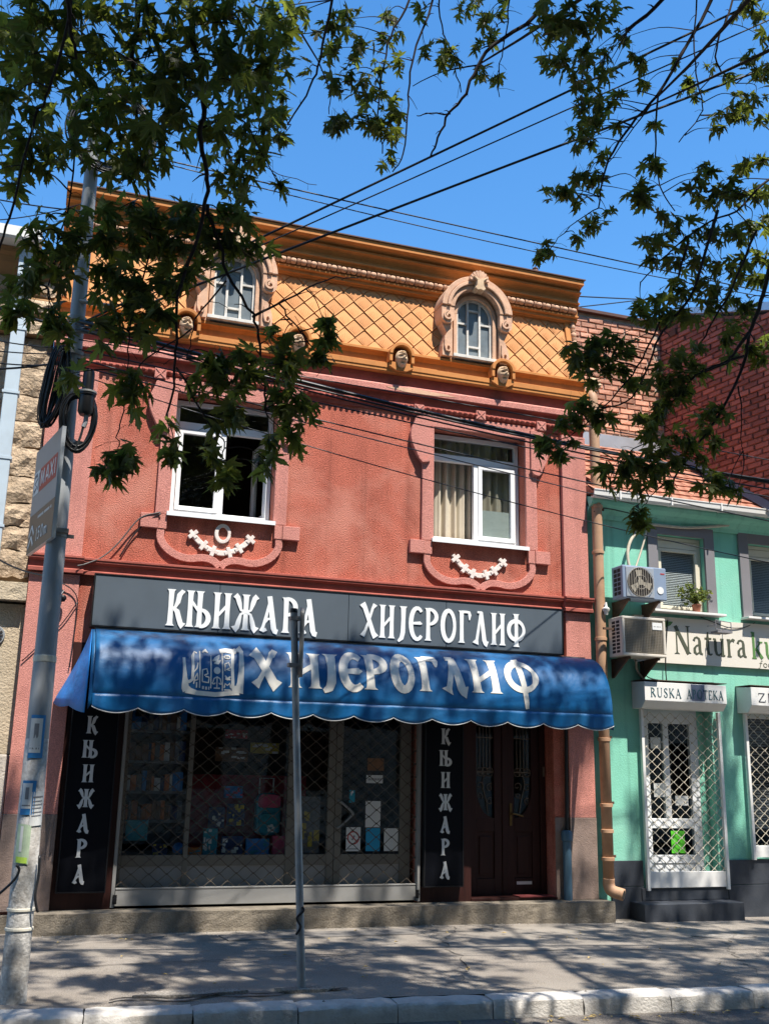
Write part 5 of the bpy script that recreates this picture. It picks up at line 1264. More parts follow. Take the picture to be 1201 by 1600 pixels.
q.build('label_print', 'greyprint', ac2)
q = MB()
for r_ in range(9):
    for c_ in range(2): q.box(bx0-0.002, bx0+0.004, by0+0.07+c_*0.10, by0+0.145+c_*0.10, bz0+0.04+r_*0.046, bz0+0.072+r_*0.046)
q.build('side_vent', 'dark', ac2)
q = MB(); bracket(q, 6.98, -0.42, -0.003, 3.068); q.build('bracket', 'rust', ac2); q = MB(); bracket(q, 7.40, -0.42, -0.003, 3.068); q.build('bracket', 'rust', ac2); q = MB(); q.box(6.70, 6.86, -0.30, -0.27, 3.40, 3.425); q.build('bracket', 'rust', ac2)
def cable(name, pts, rad, m, label, cat='cable', group=None, smooth_n=5, n=6):
    q = MB(); q.tube(catmull(pts, smooth_n), rad, n); o = q.build(name, m, None, smooth='all'); return tag(o, label, cat, group)
cable('hose', [(7.22, -0.12, 4.22), (7.21, -0.10, 4.45), (7.30, -0.07, 4.66), (7.50, -0.05, 4.86), (7.62, -0.05, 4.89), (8.2, -0.06, 4.90), (8.85, -0.06, 5.00), (9.02, -0.05, 5.04)], 0.022, 'hose', 'thick beige wrapped hose rising from the upper air conditioner along the eaves', 'hose')
cable('hose', [(7.30, -0.10, 4.22), (7.40, -0.07, 4.42), (7.50, -0.05, 4.65), (7.56, -0.045, 4.85)], 0.013, 'hose', 'thin bent beige hose beside the thick hose above the upper air conditioner', 'hose')
cable('hose', [(7.26, -0.12, 3.06), (7.30, -0.06, 2.96), (7.36, -0.05, 2.88), (7.42, -0.05, 2.83)], 0.016, 'hose', 'short hose hanging below the lower cream air conditioner', 'hose')
cable('cable', [(7.38, -0.10, 3.06), (7.42, -0.05, 2.92), (7.55, -0.05, 2.84), (8.0, -0.08, 2.825), (8.42, -0.10, 2.83)], 0.007, 'cable', 'dark cable lying along the top of the RUSKA APOTEKA box')
cable('cable', [(7.80, -0.06, 3.62), (7.76, -0.055, 3.3), (7.74, -0.05, 3.0), (7.73, -0.07, 2.82)], 0.008, 'cable', 'dark upright cable crossing the cream shop board below the pot plant')
cable('cable', [(8.34, -0.02, 3.70), (8.5, -0.06, 3.64), (8.75, -0.06, 3.58), (9.0, -0.05, 3.60), (9.2, -0.03, 3.68)], 0.006, 'cable', 'thin cable sagging over the cream board between the green house windows')
cable('cable', [(6.70, -0.15, 4.95), (6.9, -0.12, 5.02), (7.8, -0.06, 4.98), (9.6, -0.05, 5.0)], 0.006, 'cable', 'thin dark cable under the eaves of the green house')
# floodlight frame on the board
fl = MB()
for a, b in (((8.42, 3.52), (8.42, 3.64)), ((8.66, 3.50), (8.66, 3.62)), ((8.42, 3.64), (8.66, 3.62)), ((8.42, 3.52), (8.66, 3.50))):
    fl.tube([(a[0], -0.22, a[1]), (b[0], -0.22, b[1])], 0.006, 5)
for x_, z_ in ((8.42, 3.58), (8.66, 3.56)): fl.tube([(x_, -0.22, z_), (x_, -0.045, z_)], 0.006, 5)
fl.box(8.425, 8.655, -0.25, -0.10, 3.475, 3.50)
tag(fl.build('lamp_frame', 'greytrim', None), 'small square wire lamp frame on the cream shop board', 'lamp frame')
# pot plant on the sill of the left window
pp = thing('pot_plant', 'yellow-green pot plant on the sill of the green house window', 'plant', (8.2, -0.07, 3.742))
q = MB(); q.lathe([(0.0, 3.742), (0.045, 3.742), (0.06, 3.83), (0.064, 3.835), (0.064, 3.85), (0.052, 3.85), (0.05, 3.84), (0, 3.838)], (8.24, -0.08, 0), 'z', 14); q.build('pot', 'terracotta', pp, smooth=True)
r = random.Random(31); q = MB(); st = MB()
for k in range(17):
    a = r.uniform(0, 6.28); R_ = r.uniform(0.08, 0.30); h = r.uniform(0.05, 0.30)
    e = Vector((8.22+R_*cos(a)*1.15, -0.08+R_*sin(a)*0.45-0.02, 3.85+h-(0.12 if r.random() < 0.3 else 0)))
    P = [Vector((8.24, -0.08, 3.84)), Vector((8.24, -0.08, 3.84)).lerp(e, 0.5)+Vector((0, 0, 0.06)), e]
    C = catmull(P, 4); st.tube(C, 0.003, 4)
    for p in C[2:]:
        for m_ in range(5):
            c = p+Vector((r.gauss(0, .022), r.gauss(0, .018), r.gauss(0, .022))); L_ = r.uniform(0.018, 0.034)
            d1 = Vector((r.gauss(0, 1), r.gauss(0, 1), r.gauss(0, .6))).normalized(); d2 = d1.orthogonal().normalized()
            d2.rotate(Quaternion(d1, r.uniform(0, 6.28)))
            q.add([c-d1*L_, c+d2*L_*0.45, c+d1*L_, c-d2*L_*0.45], [(0, 1, 2, 3)])
st.build('stem', 'twig', pp, recalc=False); f_ = q.build('foliage', 'plantleaf', pp, recalc=False); tag(f_, kind='stuff')
lm = MB(); lm.lathe([(0.0, 3.60), (0.02, 3.60), (0.03, 3.64), (0.045, 3.66), (0.048, 3.68), (0.02, 3.70), (0.012, 3.76), (0, 3.76)], (6.80, -0.20, 0), 'z', 14); lm.tube([(6.80, -0.20, 3.73), (6.80, -0.1, 3.75), (6.79, 0.0, 3.74)], 0.01, 6)
tag(lm.build('small_lamp', 'whitebox', None, smooth=True), 'small white lamp on the wall between the drainpipe and the air conditioners', 'lamp')

# ================================================================= BRICK HOUSES BEHIND
def brick_face(parent, part, org, ux, uy, width, ztop, zbot, mbrick, mmort, bl, bh, seed, visible, skip=None, zlim=None):
    # courses of single bricks on a wall plane: org corner (x, y), ux = unit direction along the wall, uy = outward normal
    r = random.Random(seed)
    one = MB(); one.box(0, bl-0.014, 0, 0.022, 0, bh-0.013); 
    R = Matrix(((ux[0], -uy[0], 0), (ux[1], -uy[1], 0), (0, 0, 1)))
    def W(p): return R @ Vector(p)
    bmv = []
    for k in range(4):
        b = MB(); j = lambda: r.uniform(-0.006, 0.006); L_, H_ = bl-0.014, bh-0.013
        vs = [(j(), 0.006, j()), (L_+j(), 0.006, j()), (L_+j(), 0.006, H_+j()), (j(), 0.006, H_+j()), (0.01+j(), -0.010+j()*0.6, 0.008+j()*0.5), (L_-0.01+j(), -0.010+j()*0.6, 0.008), (L_-0.01+j(), -0.010+j()*0.6, H_-0.008), (0.01+j(), -0.010+j()*0.6, H_-0.008+j()*0.5)]
        b.add([W(v) for v in vs], [(4, 5, 6, 7), (0, 1, 5, 4), (1, 2, 6, 5), (2, 3, 7, 6), (3, 0, 4, 7)])
        bmv.append(b)
    meshes = [b.mesh('brick', mbrick) for b in bmv]
    st = MB(); n = 0; z = zbot; row = 0; cand = []
    while z < ztop-bh*0.5:
        u = -bl*(0.5 if row % 2 else 0)+r.uniform(-0.02, 0.02)
        while u < width:
            zt = zlim(u) if zlim else ztop
            if z+bh < zt and u > -0.5*bl and u+bl*0.6 < width:
                cand.append((u, z, r.randrange(4), r.uniform(-0.008, 0.008)))
            u += bl
        z += bh; row += 1
    cand.sort(key=lambda c: visible(c[0], c[1]))
    for i, (u, z, k, dp) in enumerate(cand):
        p = Vector((org[0]+ux[0]*u+uy[0]*dp, org[1]+ux[1]*u+uy[1]*dp, z))
        if i < 298: piece('brick', meshes[k], part, tuple(p))
        else: st.add([tuple(Vector(v)+p) for v in bmv[k].v], bmv[k].f)
    if st.v: tag(st.build('brick', mbrick, parent, recalc=False), kind='stuff')
bb = thing('brick_rear_house', 'sunlit rough brick back wall between orange mansard and green house roof', 'house', (7.8, 3, 0))
q = MB(); q.box(6.66, 9.02, 1.575, 4.0, 5.2, 8.68); w_ = q.build('wall', 'mortar', bb)
brick_face(bb, w_, (6.67, 1.562), (1, 0), (0, -1), 2.33, 8.66, 6.55, 'brick', 'mortar', 0.262, 0.090, 11, lambda u, z: -z)
q = MB(); q.box(6.66, 9.06, 1.50, 4.02, 8.682, 8.73); q.build('coping', 'roofmetal', bb)
tb = thing('tall_brick_house', 'taller deep red brick side wall at the right, behind the tree branches', 'house', (9.6, 1, 0))
c0 = Vector((9.02, 1.70, 0)); dr_ = Vector((0.177, -0.984, 0)).normalized(); nr_ = Vector((-0.984, -0.177, 0)).normalized()
LW = 2.55
def gable(u): return 8.86-0.36*u if u > 0.55 else 8.66
q = MB(); P = [c0+dr_*u for u in (0, 0.55, LW)]
pts2 = [(0.0, 8.66), (0.55, 8.66), (0.551, 8.66), (LW, 8.86-0.36*LW)]
vs = []
for off in (0.0, -2.5):
    for (u, z) in ((0, 5.2), (LW, 5.2), (LW, gable(LW)), (0.56, gable(0.56)), (0.55, 8.66), (0, 8.66)):
        p = c0+dr_*u+nr_*(off-0.012); vs.append((p.x, p.y, z))
q.add(vs, [tuple(range(6)), tuple(range(11, 5, -1))]+[(i, (i+1) % 6, 6+(i+1) % 6, 6+i) for i in range(6)])
tw_ = q.build('wall', 'mortar_red', tb)
brick_face(tb, tw_, (c0.x, c0.y), (dr_.x, dr_.y), (nr_.x, nr_.y), LW, 8.7, 5.45, 'brick_red', 'mortar_red', 0.262, 0.085, 17, lambda u, z: -u, zlim=gable)
q = MB(); vs = []
for off in (0.05, -2.5):
    for (u, z) in ((0.50, 8.74), (LW+0.05, gable(LW)+0.03), (LW+0.05, gable(LW)+0.16), (0.50, 8.84)):
        p = c0+dr_*u+nr_*off; vs.append((p.x, p.y, z))
q.add(vs, [(0, 1, 2, 3), (7, 6, 5, 4)]+[(i, (i+1) % 4, 4+(i+1) % 4, 4+i) for i in range(4)]); q.build('verge_flashing', 'zinc', tb)
q = MB(); vs = []
for off in (0.05, -0.4):
    for (u, z) in ((-0.1, 8.66), (0.50, 8.66), (0.50, 8.735), (-0.1, 8.735)):
        p = c0+dr_*u+nr_*off; vs.append((p.x, p.y, z))
q.add(vs, [(0, 1, 2, 3), (7, 6, 5, 4)]+[(i, (i+1) % 4, 4+(i+1) % 4, 4+i) for i in range(4)]); q.build('coping', 'roofmetal', tb)
q = MB(); vs = []      # lead flashing along the roof of the green house
for u in (0.12, LW):
    for off, dz in ((0.014, 0.0), (0.014, 0.13), (0.08, 0.02)):
        p = c0+dr_*u+nr_*off; vs.append((p.x, p.y, roof_z(p.y)+0.04+dz))
q.add(vs, [(0, 1, 4, 3), (1, 2, 5, 4), (2, 0, 3, 5), (0, 2, 1), (3, 4, 5)]); q.build('wall_flashing', 'greytrim', tb)
q = MB(); q.box(9.06, 9.10, 1.2, 1.6, 8.40, 8.5); q.build('eaves_bracket', 'roofmetal', tb)

# ================================================================= STONE HOUSE (left)
sh = thing('sandstone_house', 'weathered sandstone house at the left edge with grey downpipe', 'house', (-1.6, 0.2, 0))
SX0, SX1 = -4.0, -0.125
q = MB(); q.box(SX0, SX1, 0.075, 1.5, 3.52, 6.32); sw = q.build('upper_wall', 'stonejoint', sh)
r = random.Random(77)
def rough_stone(w, h, seed):
    rr = random.Random(seed); m = MB(); nu, nv = 5, 3; vs = []; d = 0.018
    for j in range(nv+1):
        for i in range(nu+1):
            edge = i in (0, nu) or j in (0, nv)
            vs.append((w*i/nu+rr.uniform(-.016, .016), rr.uniform(-0.006, 0.014) if edge else -rr.uniform(-0.004, 0.042), h*j/nv+rr.uniform(-.016, .016)))
    fs = [(j*(nu+1)+i, j*(nu+1)+i+1, (j+1)*(nu+1)+i+1, (j+1)*(nu+1)+i) for j in range(nv) for i in range(nu)]
    m.add(vs, fs)
    rim = [i for i in range(nu+1)]+[j*(nu+1)+nu for j in range(1, nv+1)]+[nv*(nu+1)+i for i in range(nu-1, -1, -1)]+[j*(nu+1) for j in range(nv-1, 0, -1)]
    b = len(m.v); m.v += [(m.v[k][0], 0.06, m.v[k][2]) for k in rim]
    m.f += [(rim[k], b+k, b+(k+1) % len(rim), rim[(k+1) % len(rim)]) for k in range(len(rim))]
    return m
z = 3.56; row = 0
while z < 6.25:
    h = r.choice([0.20, 0.26, 0.30, 0.34]); h = min(h, 6.30-z)
    x = SX1-0.004
    while x > -1.75:
        w = r.uniform(0.28, 0.62) if not (row % 2 == 0 and x > -0.2) else r.uniform(0.34, 0.40)
        m = rough_stone(w-0.010, h-0.008, r.randrange(10**6)).mesh('stone', 'stone', smooth=False)
        piece('stone', m, sw, (x-w, 0.045, z)); x -= w
    z += h; row += 1
q = MB(); q.box(SX0, SX1, 0.06, 1.5, 1.72, 3.27); q.build('middle_wall', 'stone_plain', sh)
q = MB(); q.box(SX0, SX1, 0.045, 1.5, -0.1, 1.715); q.build('lower_wall', 'stone_low', sh, bevel=0.02)
q = MB()
q.slab(lambda u, v: (SX0+(SX1-SX0)*u, -0.075+0.012*mnoise.noise(Vector((u*30, v*4, 0))), 3.30+0.19*v), 80, 3, (0, 0.6, 0)); q.build('ledge', 'stone_plain', sh)
course_l = [(0.0, 6.32), (-0.03, 6.32), (-0.03, 6.50), (-0.07, 6.55), (-0.07, 6.74), (-0.05, 6.76), (-0.05, 6.98), (-0.09, 7.02), (-0.16, 7.10), (-0.18, 7.17), (-0.22, 7.20), (-0.22, 7.26), (0.6, 7.3), (0.6, 6.32)]
q = MB(); q.prism(course_l, 'x', SX0, SX1-0.004); q.build('brown_cornice', 'browncornice', sh)
for k, (z0_, z1_, yy) in enumerate(((6.335, 6.49, -0.05), (6.57, 6.72, -0.09), (6.78, 6.96, -0.07))):
    xx = SX1-0.02; r2 = random.Random(90+k)
    while xx > -1.7:
        w = r2.uniform(0.35, 0.6); m = rough_stone(w-0.015, z1_-z0_, r2.randrange(10**6)).mesh('stone', 'stone'); piece('stone', m, sw, (xx-w, yy, z0_)); xx -= w
q = MB(); q.prism([(-0.22, 7.27), (-0.40, 7.27), (-0.42, 7.30), (-0.42, 7.42), (-0.40, 7.42), (-0.395, 7.31), (-0.22, 7.30)], 'x', SX0, -0.36); q.build('gutter', 'whitebox', sh)
q = MB(); q.prism([(-0.30, 7.43), (1.2, 8.1), (1.2, 7.4), (-0.30, 7.38)], 'x', SX0, -0.40); q.build('roof', 'stone_plain', sh)
q = MB(); q.box(-0.58, -0.44, -0.30, -0.18, 6.9, 7.27); q.box(-0.585, -0.435, -0.17, -0.03, 3.53, 6.55); q.add([(-0.58, -0.30, 6.9), (-0.44, -0.30, 6.9), (-0.44, -0.18, 6.9), (-0.58, -0.18, 6.9), (-0.58, -0.17, 6.55), (-0.44, -0.17, 6.55), (-0.44, -0.03, 6.55), (-0.58, -0.03, 6.55)], [(0, 1, 5, 4), (1, 2, 6, 5), (2, 3, 7, 6), (3, 0, 4, 7)])
dpl = q.build('downpipe', 'zinc_blue', sh, bevel=0.008)
for zz in (6.3, 5.55, 4.8, 4.05):
    q = MB(); q.box(-0.60, -0.42, -0.178, -0.02, zz, zz+0.03); q.build('pipe_strap', 'zinc_blue', dpl)
q = MB(); q.lathe([(0.0, 0.035), (0.10, 0.035), (0.105, 0.045), (0.105, 0.062)], (-0.40, 0, 2.93), 'y', 24)
vt = q.build('vent', 'pole_up', sh, smooth=True)
q = MB()
for k in range(12):
    a = 2*pi*k/12; c, s = cos(a), sin(a)
    ribbon_solid(q, [(-0.40+0.025*c, 2.93+0.025*s, 0.008), (-0.40+0.085*c, 2.93+0.085*s, 0.024)], lambda X, Z, d: (X, d, Z), 0.028, 0.0345)
q.build('vent_slot', 'dark', vt)

# ================================================================= HOUSE ACROSS THE STREET (added, unseen: raised to cut sky light, fills reflections)
oh = thing('added_opposite_house', 'long plain house across the street added unseen to cut sky light and fill window reflections', 'house', (5, -20, 0))
q = MB(); wall_with_holes(q, -22, 34, -0.1, 15.4, -16.5, -16.2, [(x_, x_+1.1, z_, z_+1.6) for x_ in range(-20, 33, 3) for z_ in (1.1, 4.2, 7.4, 10.6)]); q.build('front_wall', 'stone_low', oh, recalc=False)
q = MB(); q.box(-22, 34, -24, -16.8, -0.1, 15.4); q.prism([(-24.5, 15.41), (-16.0, 15.41), (-20.6, 17.0)], 'x', -22, 34); q.build('roof_and_body', 'roofmetal', oh)

# ================================================================= SIGNS AND AWNING OF THE BOOKSHOP
fs_ = thing('fascia_sign', 'long dark slate fascia sign with white Cyrillic lettering above the blue awning', 'shop sign', (3.36, -0.12, 3.06))
q = MB(); q.box(0.56, 1.90, -0.195, -0.02, 3.07, 3.615); q.box(1.905, 3.40, -0.195, -0.02, 3.07, 3.618); q.box(3.405, 4.62, -0.195, -0.02, 3.07, 3.618); q.box(4.625, 6.17, -0.195, -0.02, 3.07, 3.615)
q.build('panel', 'slate', fs_, bevel=0.003)
q = MB(); sash(q, 0.545, 6.185, 3.055, 3.63, -0.203, -0.015, 0.012); q.build('frame', 'black_trim', fs_)
fn = lambda u, v, d: (u, -0.1952-d, v)
letters('КЊИЖАРА', 1.34, 3.04, 3.115, 3.515, fn, 'letter', fs_, 0.0, 0.010, b=0.14, gap=0.085)
letters('ХИЈЕРОГЛИФ'.replace('Е', 'Є'), 3.55, 5.66, 3.13, 3.515, fn, 'letter', fs_, 0.0, 0.010, b=0.13, gap=0.075)
for nm, x0, x1, lab in (('L', 0.45, 0.935, 'tall black sign with white Cyrillic letters left of the shop window'), ('R', 4.405, 4.885, 'tall black sign with white Cyrillic letters between shop window and house door')):
    vsn = thing('upright_sign', lab, 'shop sign', ((x0+x1)/2, -0.06, 0.36), 'upright signs either side of the shop window')
    q = MB(); q.box(x0+0.012, x1-0.012, -0.10, -0.014, 0.382, 2.55); q.build('panel', 'blackpanel', vsn)
    q = MB(); sash(q, x0, x1, 0.37, 2.56, -0.108, -0.0135, 0.012); q.build('frame', 'black_trim', vsn)
    fn = lambda u, v, d: (u, -0.1003-d, v)
    cx = 0.665 if nm == 'L' else 4.66
    zs = 2.125
    for ch in 'КЊИЖАРА':
        g = glyph(ch, 0.12); wdt = g[0]*0.205*1.15
        letters(ch, cx-wdt/2, cx+wdt/2, zs-0.178, zs, fn, 'letter_dim', vsn, 0.0, 0.006, b=0.19, gap=0)
        zs -= 0.247

aw = thing('awning', 'blue vinyl awning with silver Cyrillic lettering, scroll emblem and scalloped valance', 'awning', (3.55, -0.4, 2.1))
AX0, AX1 = 0.60, 6.50
AY, AB, AZ0, AZ1 = -0.165, 0.60, 2.32, 3.03
def aw_pt(x, s, d=0.0):
    # s: 0 at the top of the front, 1 at the seam above the valance
    a = s*pi/2
    y = AY - AB*sin(a)**0.92; z = AZ0+(AZ1-AZ0)*cos(a)**0.95 if s < 1 else AZ0
    sag = 0.010*sin(x*2.1+1.0)*sin(pi*s)+0.006*sin(x*5.3)*s
    n = Vector((0, -sin(a)*0.9-0.1, cos(a)*0.9+0.1)).normalized()
    return Vector((x, y-sag, z)) + n*d
q = MB(); q.slab(lambda u, v: aw_pt(AX0+(AX1-AX0)*u, v), 120, 18, (0, 0.004, -0.003)); q.build('canopy', 'awning', aw, smooth='all')
NS = 13.0
def scal(x): return 0.055*abs(sin(pi*NS*(x-AX0)/(AX1-AX0)))**0.8
def val_pt(x, t, s=1.0):
    p = aw_pt(x, 1.0); L_ = 0.16+scal(x)-0.03
    return Vector((x, p.y-0.002+0.018*t*sin(x*6.5+0.7)*s+0.01*t*sin(x*17), p.z-L_*t))
q = MB(); q.slab(lambda u, v: val_pt(AX0+(AX1-AX0)*u, v), 208, 5, (0, 0.004, 0)); q.build('valance', 'awning', aw, smooth='all')
q = MB(); q.tube([val_pt(AX0+(AX1-AX0)*i/208, 1.0)+Vector((0, 0.002, 0)) for i in range(209)], 0.0055, 5); q.build('hem', 'awning_in', aw, smooth='all')
q = MB()       # left flap, flaring out to the wall
def flap(u, v):
    f = aw_pt(AX0-0.035, v); zz = f.z-(0.17 if v > 0.999 else 0)*v
    b = Vector((0.555-0.31*v**1.2, -0.02-0.02*v, 2.97-0.70*v))
    p = b.lerp(Vector((f.x-0.03*v, f.y, f.z-0.16*v)), u)
    p.x -= 0.030*sin(pi*u)*v; p.z -= 0.035*v*abs(sin(u*pi*1.5+0.3))*(v > 0.99)
    return p
q.slab(flap, 18, 14, (0.004, 0, 0)); q.build('side_flap', 'awning_side_lit', aw, smooth='all')
q = MB()
def corner(u, v):
    f = aw_pt(AX0, v); a = Vector((AX0-0.036, f.y+0.0, f.z-0.16*v)); b = Vector((AX0+0.0, f.y-0.002, f.z-0.10*v))
    return a.lerp(b, u)
q.slab(corner, 2, 14, (0, 0.004, 0)); q.build('corner_strip', 'awning', aw, smooth='all')
q = MB()
def rflap(u, v):
    f = aw_pt(AX1+0.002, v); b = Vector((AX1+0.002, -0.10, f.z-0.02))
    return b.lerp(Vector((f.x, f.y, f.z-0.18*v)), u)
q.slab(rflap, 10, 14, (0.004, 0, 0)); q.build('side_flap', 'awning', aw, smooth='all')
q = MB(); q.box(AX0, AX1, -0.165, -0.02, 3.025, 3.05); q.tube([(AX0+0.02, AY-AB+0.03, AZ0), (AX1-0.02, AY-AB+0.03, AZ0)], 0.014, 8)
for xx in (0.68, 6.2): q.tube([(xx, -0.03, 2.45), (xx, AY-AB+0.03, AZ0)], 0.014, 8)
q.build('awning_frame', 'bar', aw)
# letters: v is the distance down the curved front
SL = [0.0]; prev = aw_pt(3, 0)
for i in range(1, 101):
    c = aw_pt(3, i/100); SL.append(SL[-1]+math.hypot(c.y-prev.y, c.z-prev.z)); prev = c
def s_of_z(z):
    lo, hi = 0.0, 1.0
    for _ in range(30):
        m_ = (lo+hi)/2
        if AZ0+(AZ1-AZ0)*cos(m_*pi/2)**0.95 > z: lo = m_
        else: hi = m_
    return lo
def afn(u, v, d): return aw_pt(u, s_of_z(max(AZ0+0.002, min(AZ1-0.002, v))), 0.004+d)
widths = [('Х', 2.20, 2.50), ('И', 2.60, 2.95), ('Ј', 2.95, 3.14), ('Є', 3.17, 3.43), ('Р', 3.45, 3.72), ('О', 3.77, 4.03), ('Г', 4.10, 4.35), ('Л', 4.38, 4.69), ('И', 4.72, 5.08), ('Фa', 5.15, 5.58)]
for k, (ch, a, b) in enumerate(widths):
    t = k/9.0; v0, v1 = 2.46+0.05*t, 2.84+0.06*t
    if ch == 'Фa': v0 -= 0.15
    letters((ch,), a, b, v0, v1, afn, 'letter_silver', aw, 0.0, 0.0015, b=0.24 if ch != 'Фa' else 0.135, gap=0, step=0.02)
# scroll emblem with small signs
q = MB(); k = 0
def em(rib):
    global k
    k += 1; ribbon_solid(q, resample([(1.47+x*0.64, 2.36+y*0.47, w*(0.85 if w < 0.017 else 1.55)) for x, y, w in rib], 0.02), afn, 0.0, 0.0012+0.0003*(k % 7))
em([(.03, .78, .018), (.04, .55, .02), (.05, .35, .03), (.06, .12, .05), (.09, .06, .06)]); em([(.05, .28, .03), (.12, .24, .02), (.17, .30, .02), (.18, .6, .018), (.17, .82, .02), (.20, .93, .016), (.24, .90, .016)])
em([(.07, .07, .045), (.25, .01, .03), (.55, -.01, .03), (.82, .04, .03), (.93, .08, .05)])
em([(.62, .97, .03), (.72, 1.0, .03), (.86, .98, .035), (.90, 1.04, .03)]); em([(.84, .98, .022), (.82, .6, .02), (.83, .2, .022), (.88, .06, .05)]); em([(.92, 1.08, .05), (.98, .98, .03), (.97, .6, .035), (.95, .25, .045), (.92, .05, .07)])
for xx, a, b in ((.29, .12, .95), (.47, .12, .86), (.66, .08, .93)): em(seg(xx, a, xx, b, .014))
em([(.33, .92, .014), (.38, .98, .02), (.42, .92, .014)]); em(seg(.33, .26, .33, .52, .014)); em([(.33, .52, .014), (.40, .55, .014), (.42, .44, .014), (.36, .40, .014)]); em([(.33, .26, .014), (.43, .24, .014), (.44, .36, .014), (.38, .38, .014)])
em(seg(.33, .13, .36, .13, .02)); em(seg(.38, .12, .41, .12, .02)); em(seg(.43, .12, .45, .12, .02))
em([(.50, .74, .012), (.56, .78, .035), (.61, .88, .016)]); em([(.52, .68, .012), (.58, .70, .028), (.63, .76, .012)]); em(arc(.57, .52, .045, .065, 0, 360, .016, .016, 14)); em(seg(.53, .52, .61, .52, .03)); em(seg(.57, .14, .57, .38, .014)); em([(.50, .24, .012), (.52, .34, .014), (.57, .38, .014), (.62, .34, .014), (.64, .24, .012)]); em(seg(.52, .13, .62, .13, .016)); em(arc(.515, .25, .025, .03, 180, 360, .014, .014, 6)); em(arc(.63, .25, .025, .03, 180, 360, .014, .014, 6))
em(arc(.74, .84, .05, .035, 0, 360, .012, .016, 12)); em(seg(.735, .84, .745, .84, .03)); em([(.70, .52, .012), (.70, .68, .014), (.76, .72, .014), (.79, .60, .014), (.72, .56, .014), (.78, .54, .014)]); em([(.70, .42, .014), (.74, .34, .02), (.79, .40, .014)]); em(seg(.70, .34, .79, .33, .014)); em([(.69, .14, .014), (.70, .24, .016), (.74, .20, .014), (.78, .25, .016), (.80, .14, .014)]); em(seg(.69, .10, .80, .10, .014))
em([(.19, .20, .014), (.21, .34, .014), (.25, .44, .016), (.26, .30, .014), (.20, .27, .012)]); em(seg(.24, .12, .24, .24, .014)); em([(.19, .46, .012), (.24, .55, .016), (.26, .68, .012)])
q.build('scroll_emblem', 'letter_silver', aw)

# ================================================================= GOODS BEHIND THE SHOP WINDOW
def solid(name, mb, m, label, cat, group=None, bevel=0.0):
    o = mb.build(name, m, None, bevel=bevel); return tag(o, label, cat, group)
q = MB(); q.box(1.12, 3.31, 0.235, 0.95, 0.50, 0.69); solid('display_shelf', q, 'g_grey', 'low grey display shelf inside the bookshop window', 'shelf')
for i, zz in enumerate((1.02, 1.33, 1.66, 2.0)):
    q = MB(); q.box(1.12, 1.80, 0.62, 0.95, zz, zz+0.03); solid('wall_shelf', q, 'g_grey', ('lowest', 'second lowest', 'third', 'topmost')[i]+' shelf of books at the left inside the window', 'shelf', 'book shelves inside the window')
    r = random.Random(200+i); x = 1.14; names = ('g_white', 'g_navy', 'g_grey', 'g_brown', 'g_blue', 'g_orange')
    while x < 1.74:
        w = r.uniform(0.03, 0.075); h = r.uniform(0.14, 0.23)
        q = MB(); q.box(x, x+w-0.004, 0.64, 0.64+0.16, zz+0.031, zz+0.03+h)
        bc_ = r.choice(names); o = q.build('book', bc_, None); tag(o, 'dim '+bc_[2:]+' book standing on the '+('lowest', 'second lowest', 'third', 'topmost')[i]+' shelf inside the bookshop', 'book', 'books on the '+('lowest', 'second lowest', 'third', 'topmost')[i]+' shelf'); x += w
q = MB(); q.box(1.86, 3.28, 0.96, 1.00, 0.70, 1.55); solid('red_screen', q, 'g_red', 'dark red screen behind the goods in the shop window', 'screen')
bp = thing('backpack', 'teal and pink school backpack with pale pull handle in the shop window', 'backpack', (2.70, 0.40, 0.90))
def rnd_box(x0, x1, y0, y1, z0, z1, rad):
    m = MB(); P = [(x0+rad*(1-cos(a)) if 0 else 0, 0) for a in ()]
    pl = []
    for cx, cz, a0 in ((x1-rad, z1-rad, 0), (x0+rad, z1-rad, 90), (x0+rad, z0+rad*0.5, 180), (x1-rad, z0+rad*0.5, 270)):
        for a in range(0, 91, 18): pl.append((cx+rad*cos(radians(a0+a)), cz+(rad if cz > (z0+z1)/2 else rad*0.5)*sin(radians(a0+a))))
    m.prism(pl, 'y', y0, y1); return m
rnd_box(2.56, 2.84, 0.36, 0.52, 0.90, 1.36, 0.10).build('body', 'g_teal', bp, bevel=0.02)
q = rnd_box(2.59, 2.81, 0.32, 0.358, 0.92, 1.14, 0.05); q.build('front_pocket', 'g_teal', bp, bevel=0.012)
q = rnd_box(2.57, 2.83, 0.34, 0.359, 1.20, 1.345, 0.06); q.build('top_flap', 'g_pink', bp, bevel=0.01)
q = MB(); q.tube([(2.62, 0.54, 1.2), (2.62, 0.54, 1.52), (2.78, 0.54, 1.52), (2.78, 0.54, 1.2)], 0.010, 6); q.build('pull_handle', 'g_white', bp)
q = MB()
for k in range(5): q.lathe([(0.0, 0.314), (0.018, 0.314), (0.018, 0.319)], (2.72+0.03*cos(k*1.3), 0, 0.98+0.03*sin(k*1.3)), 'y', 8)
q.build('print', 'g_white', bp)
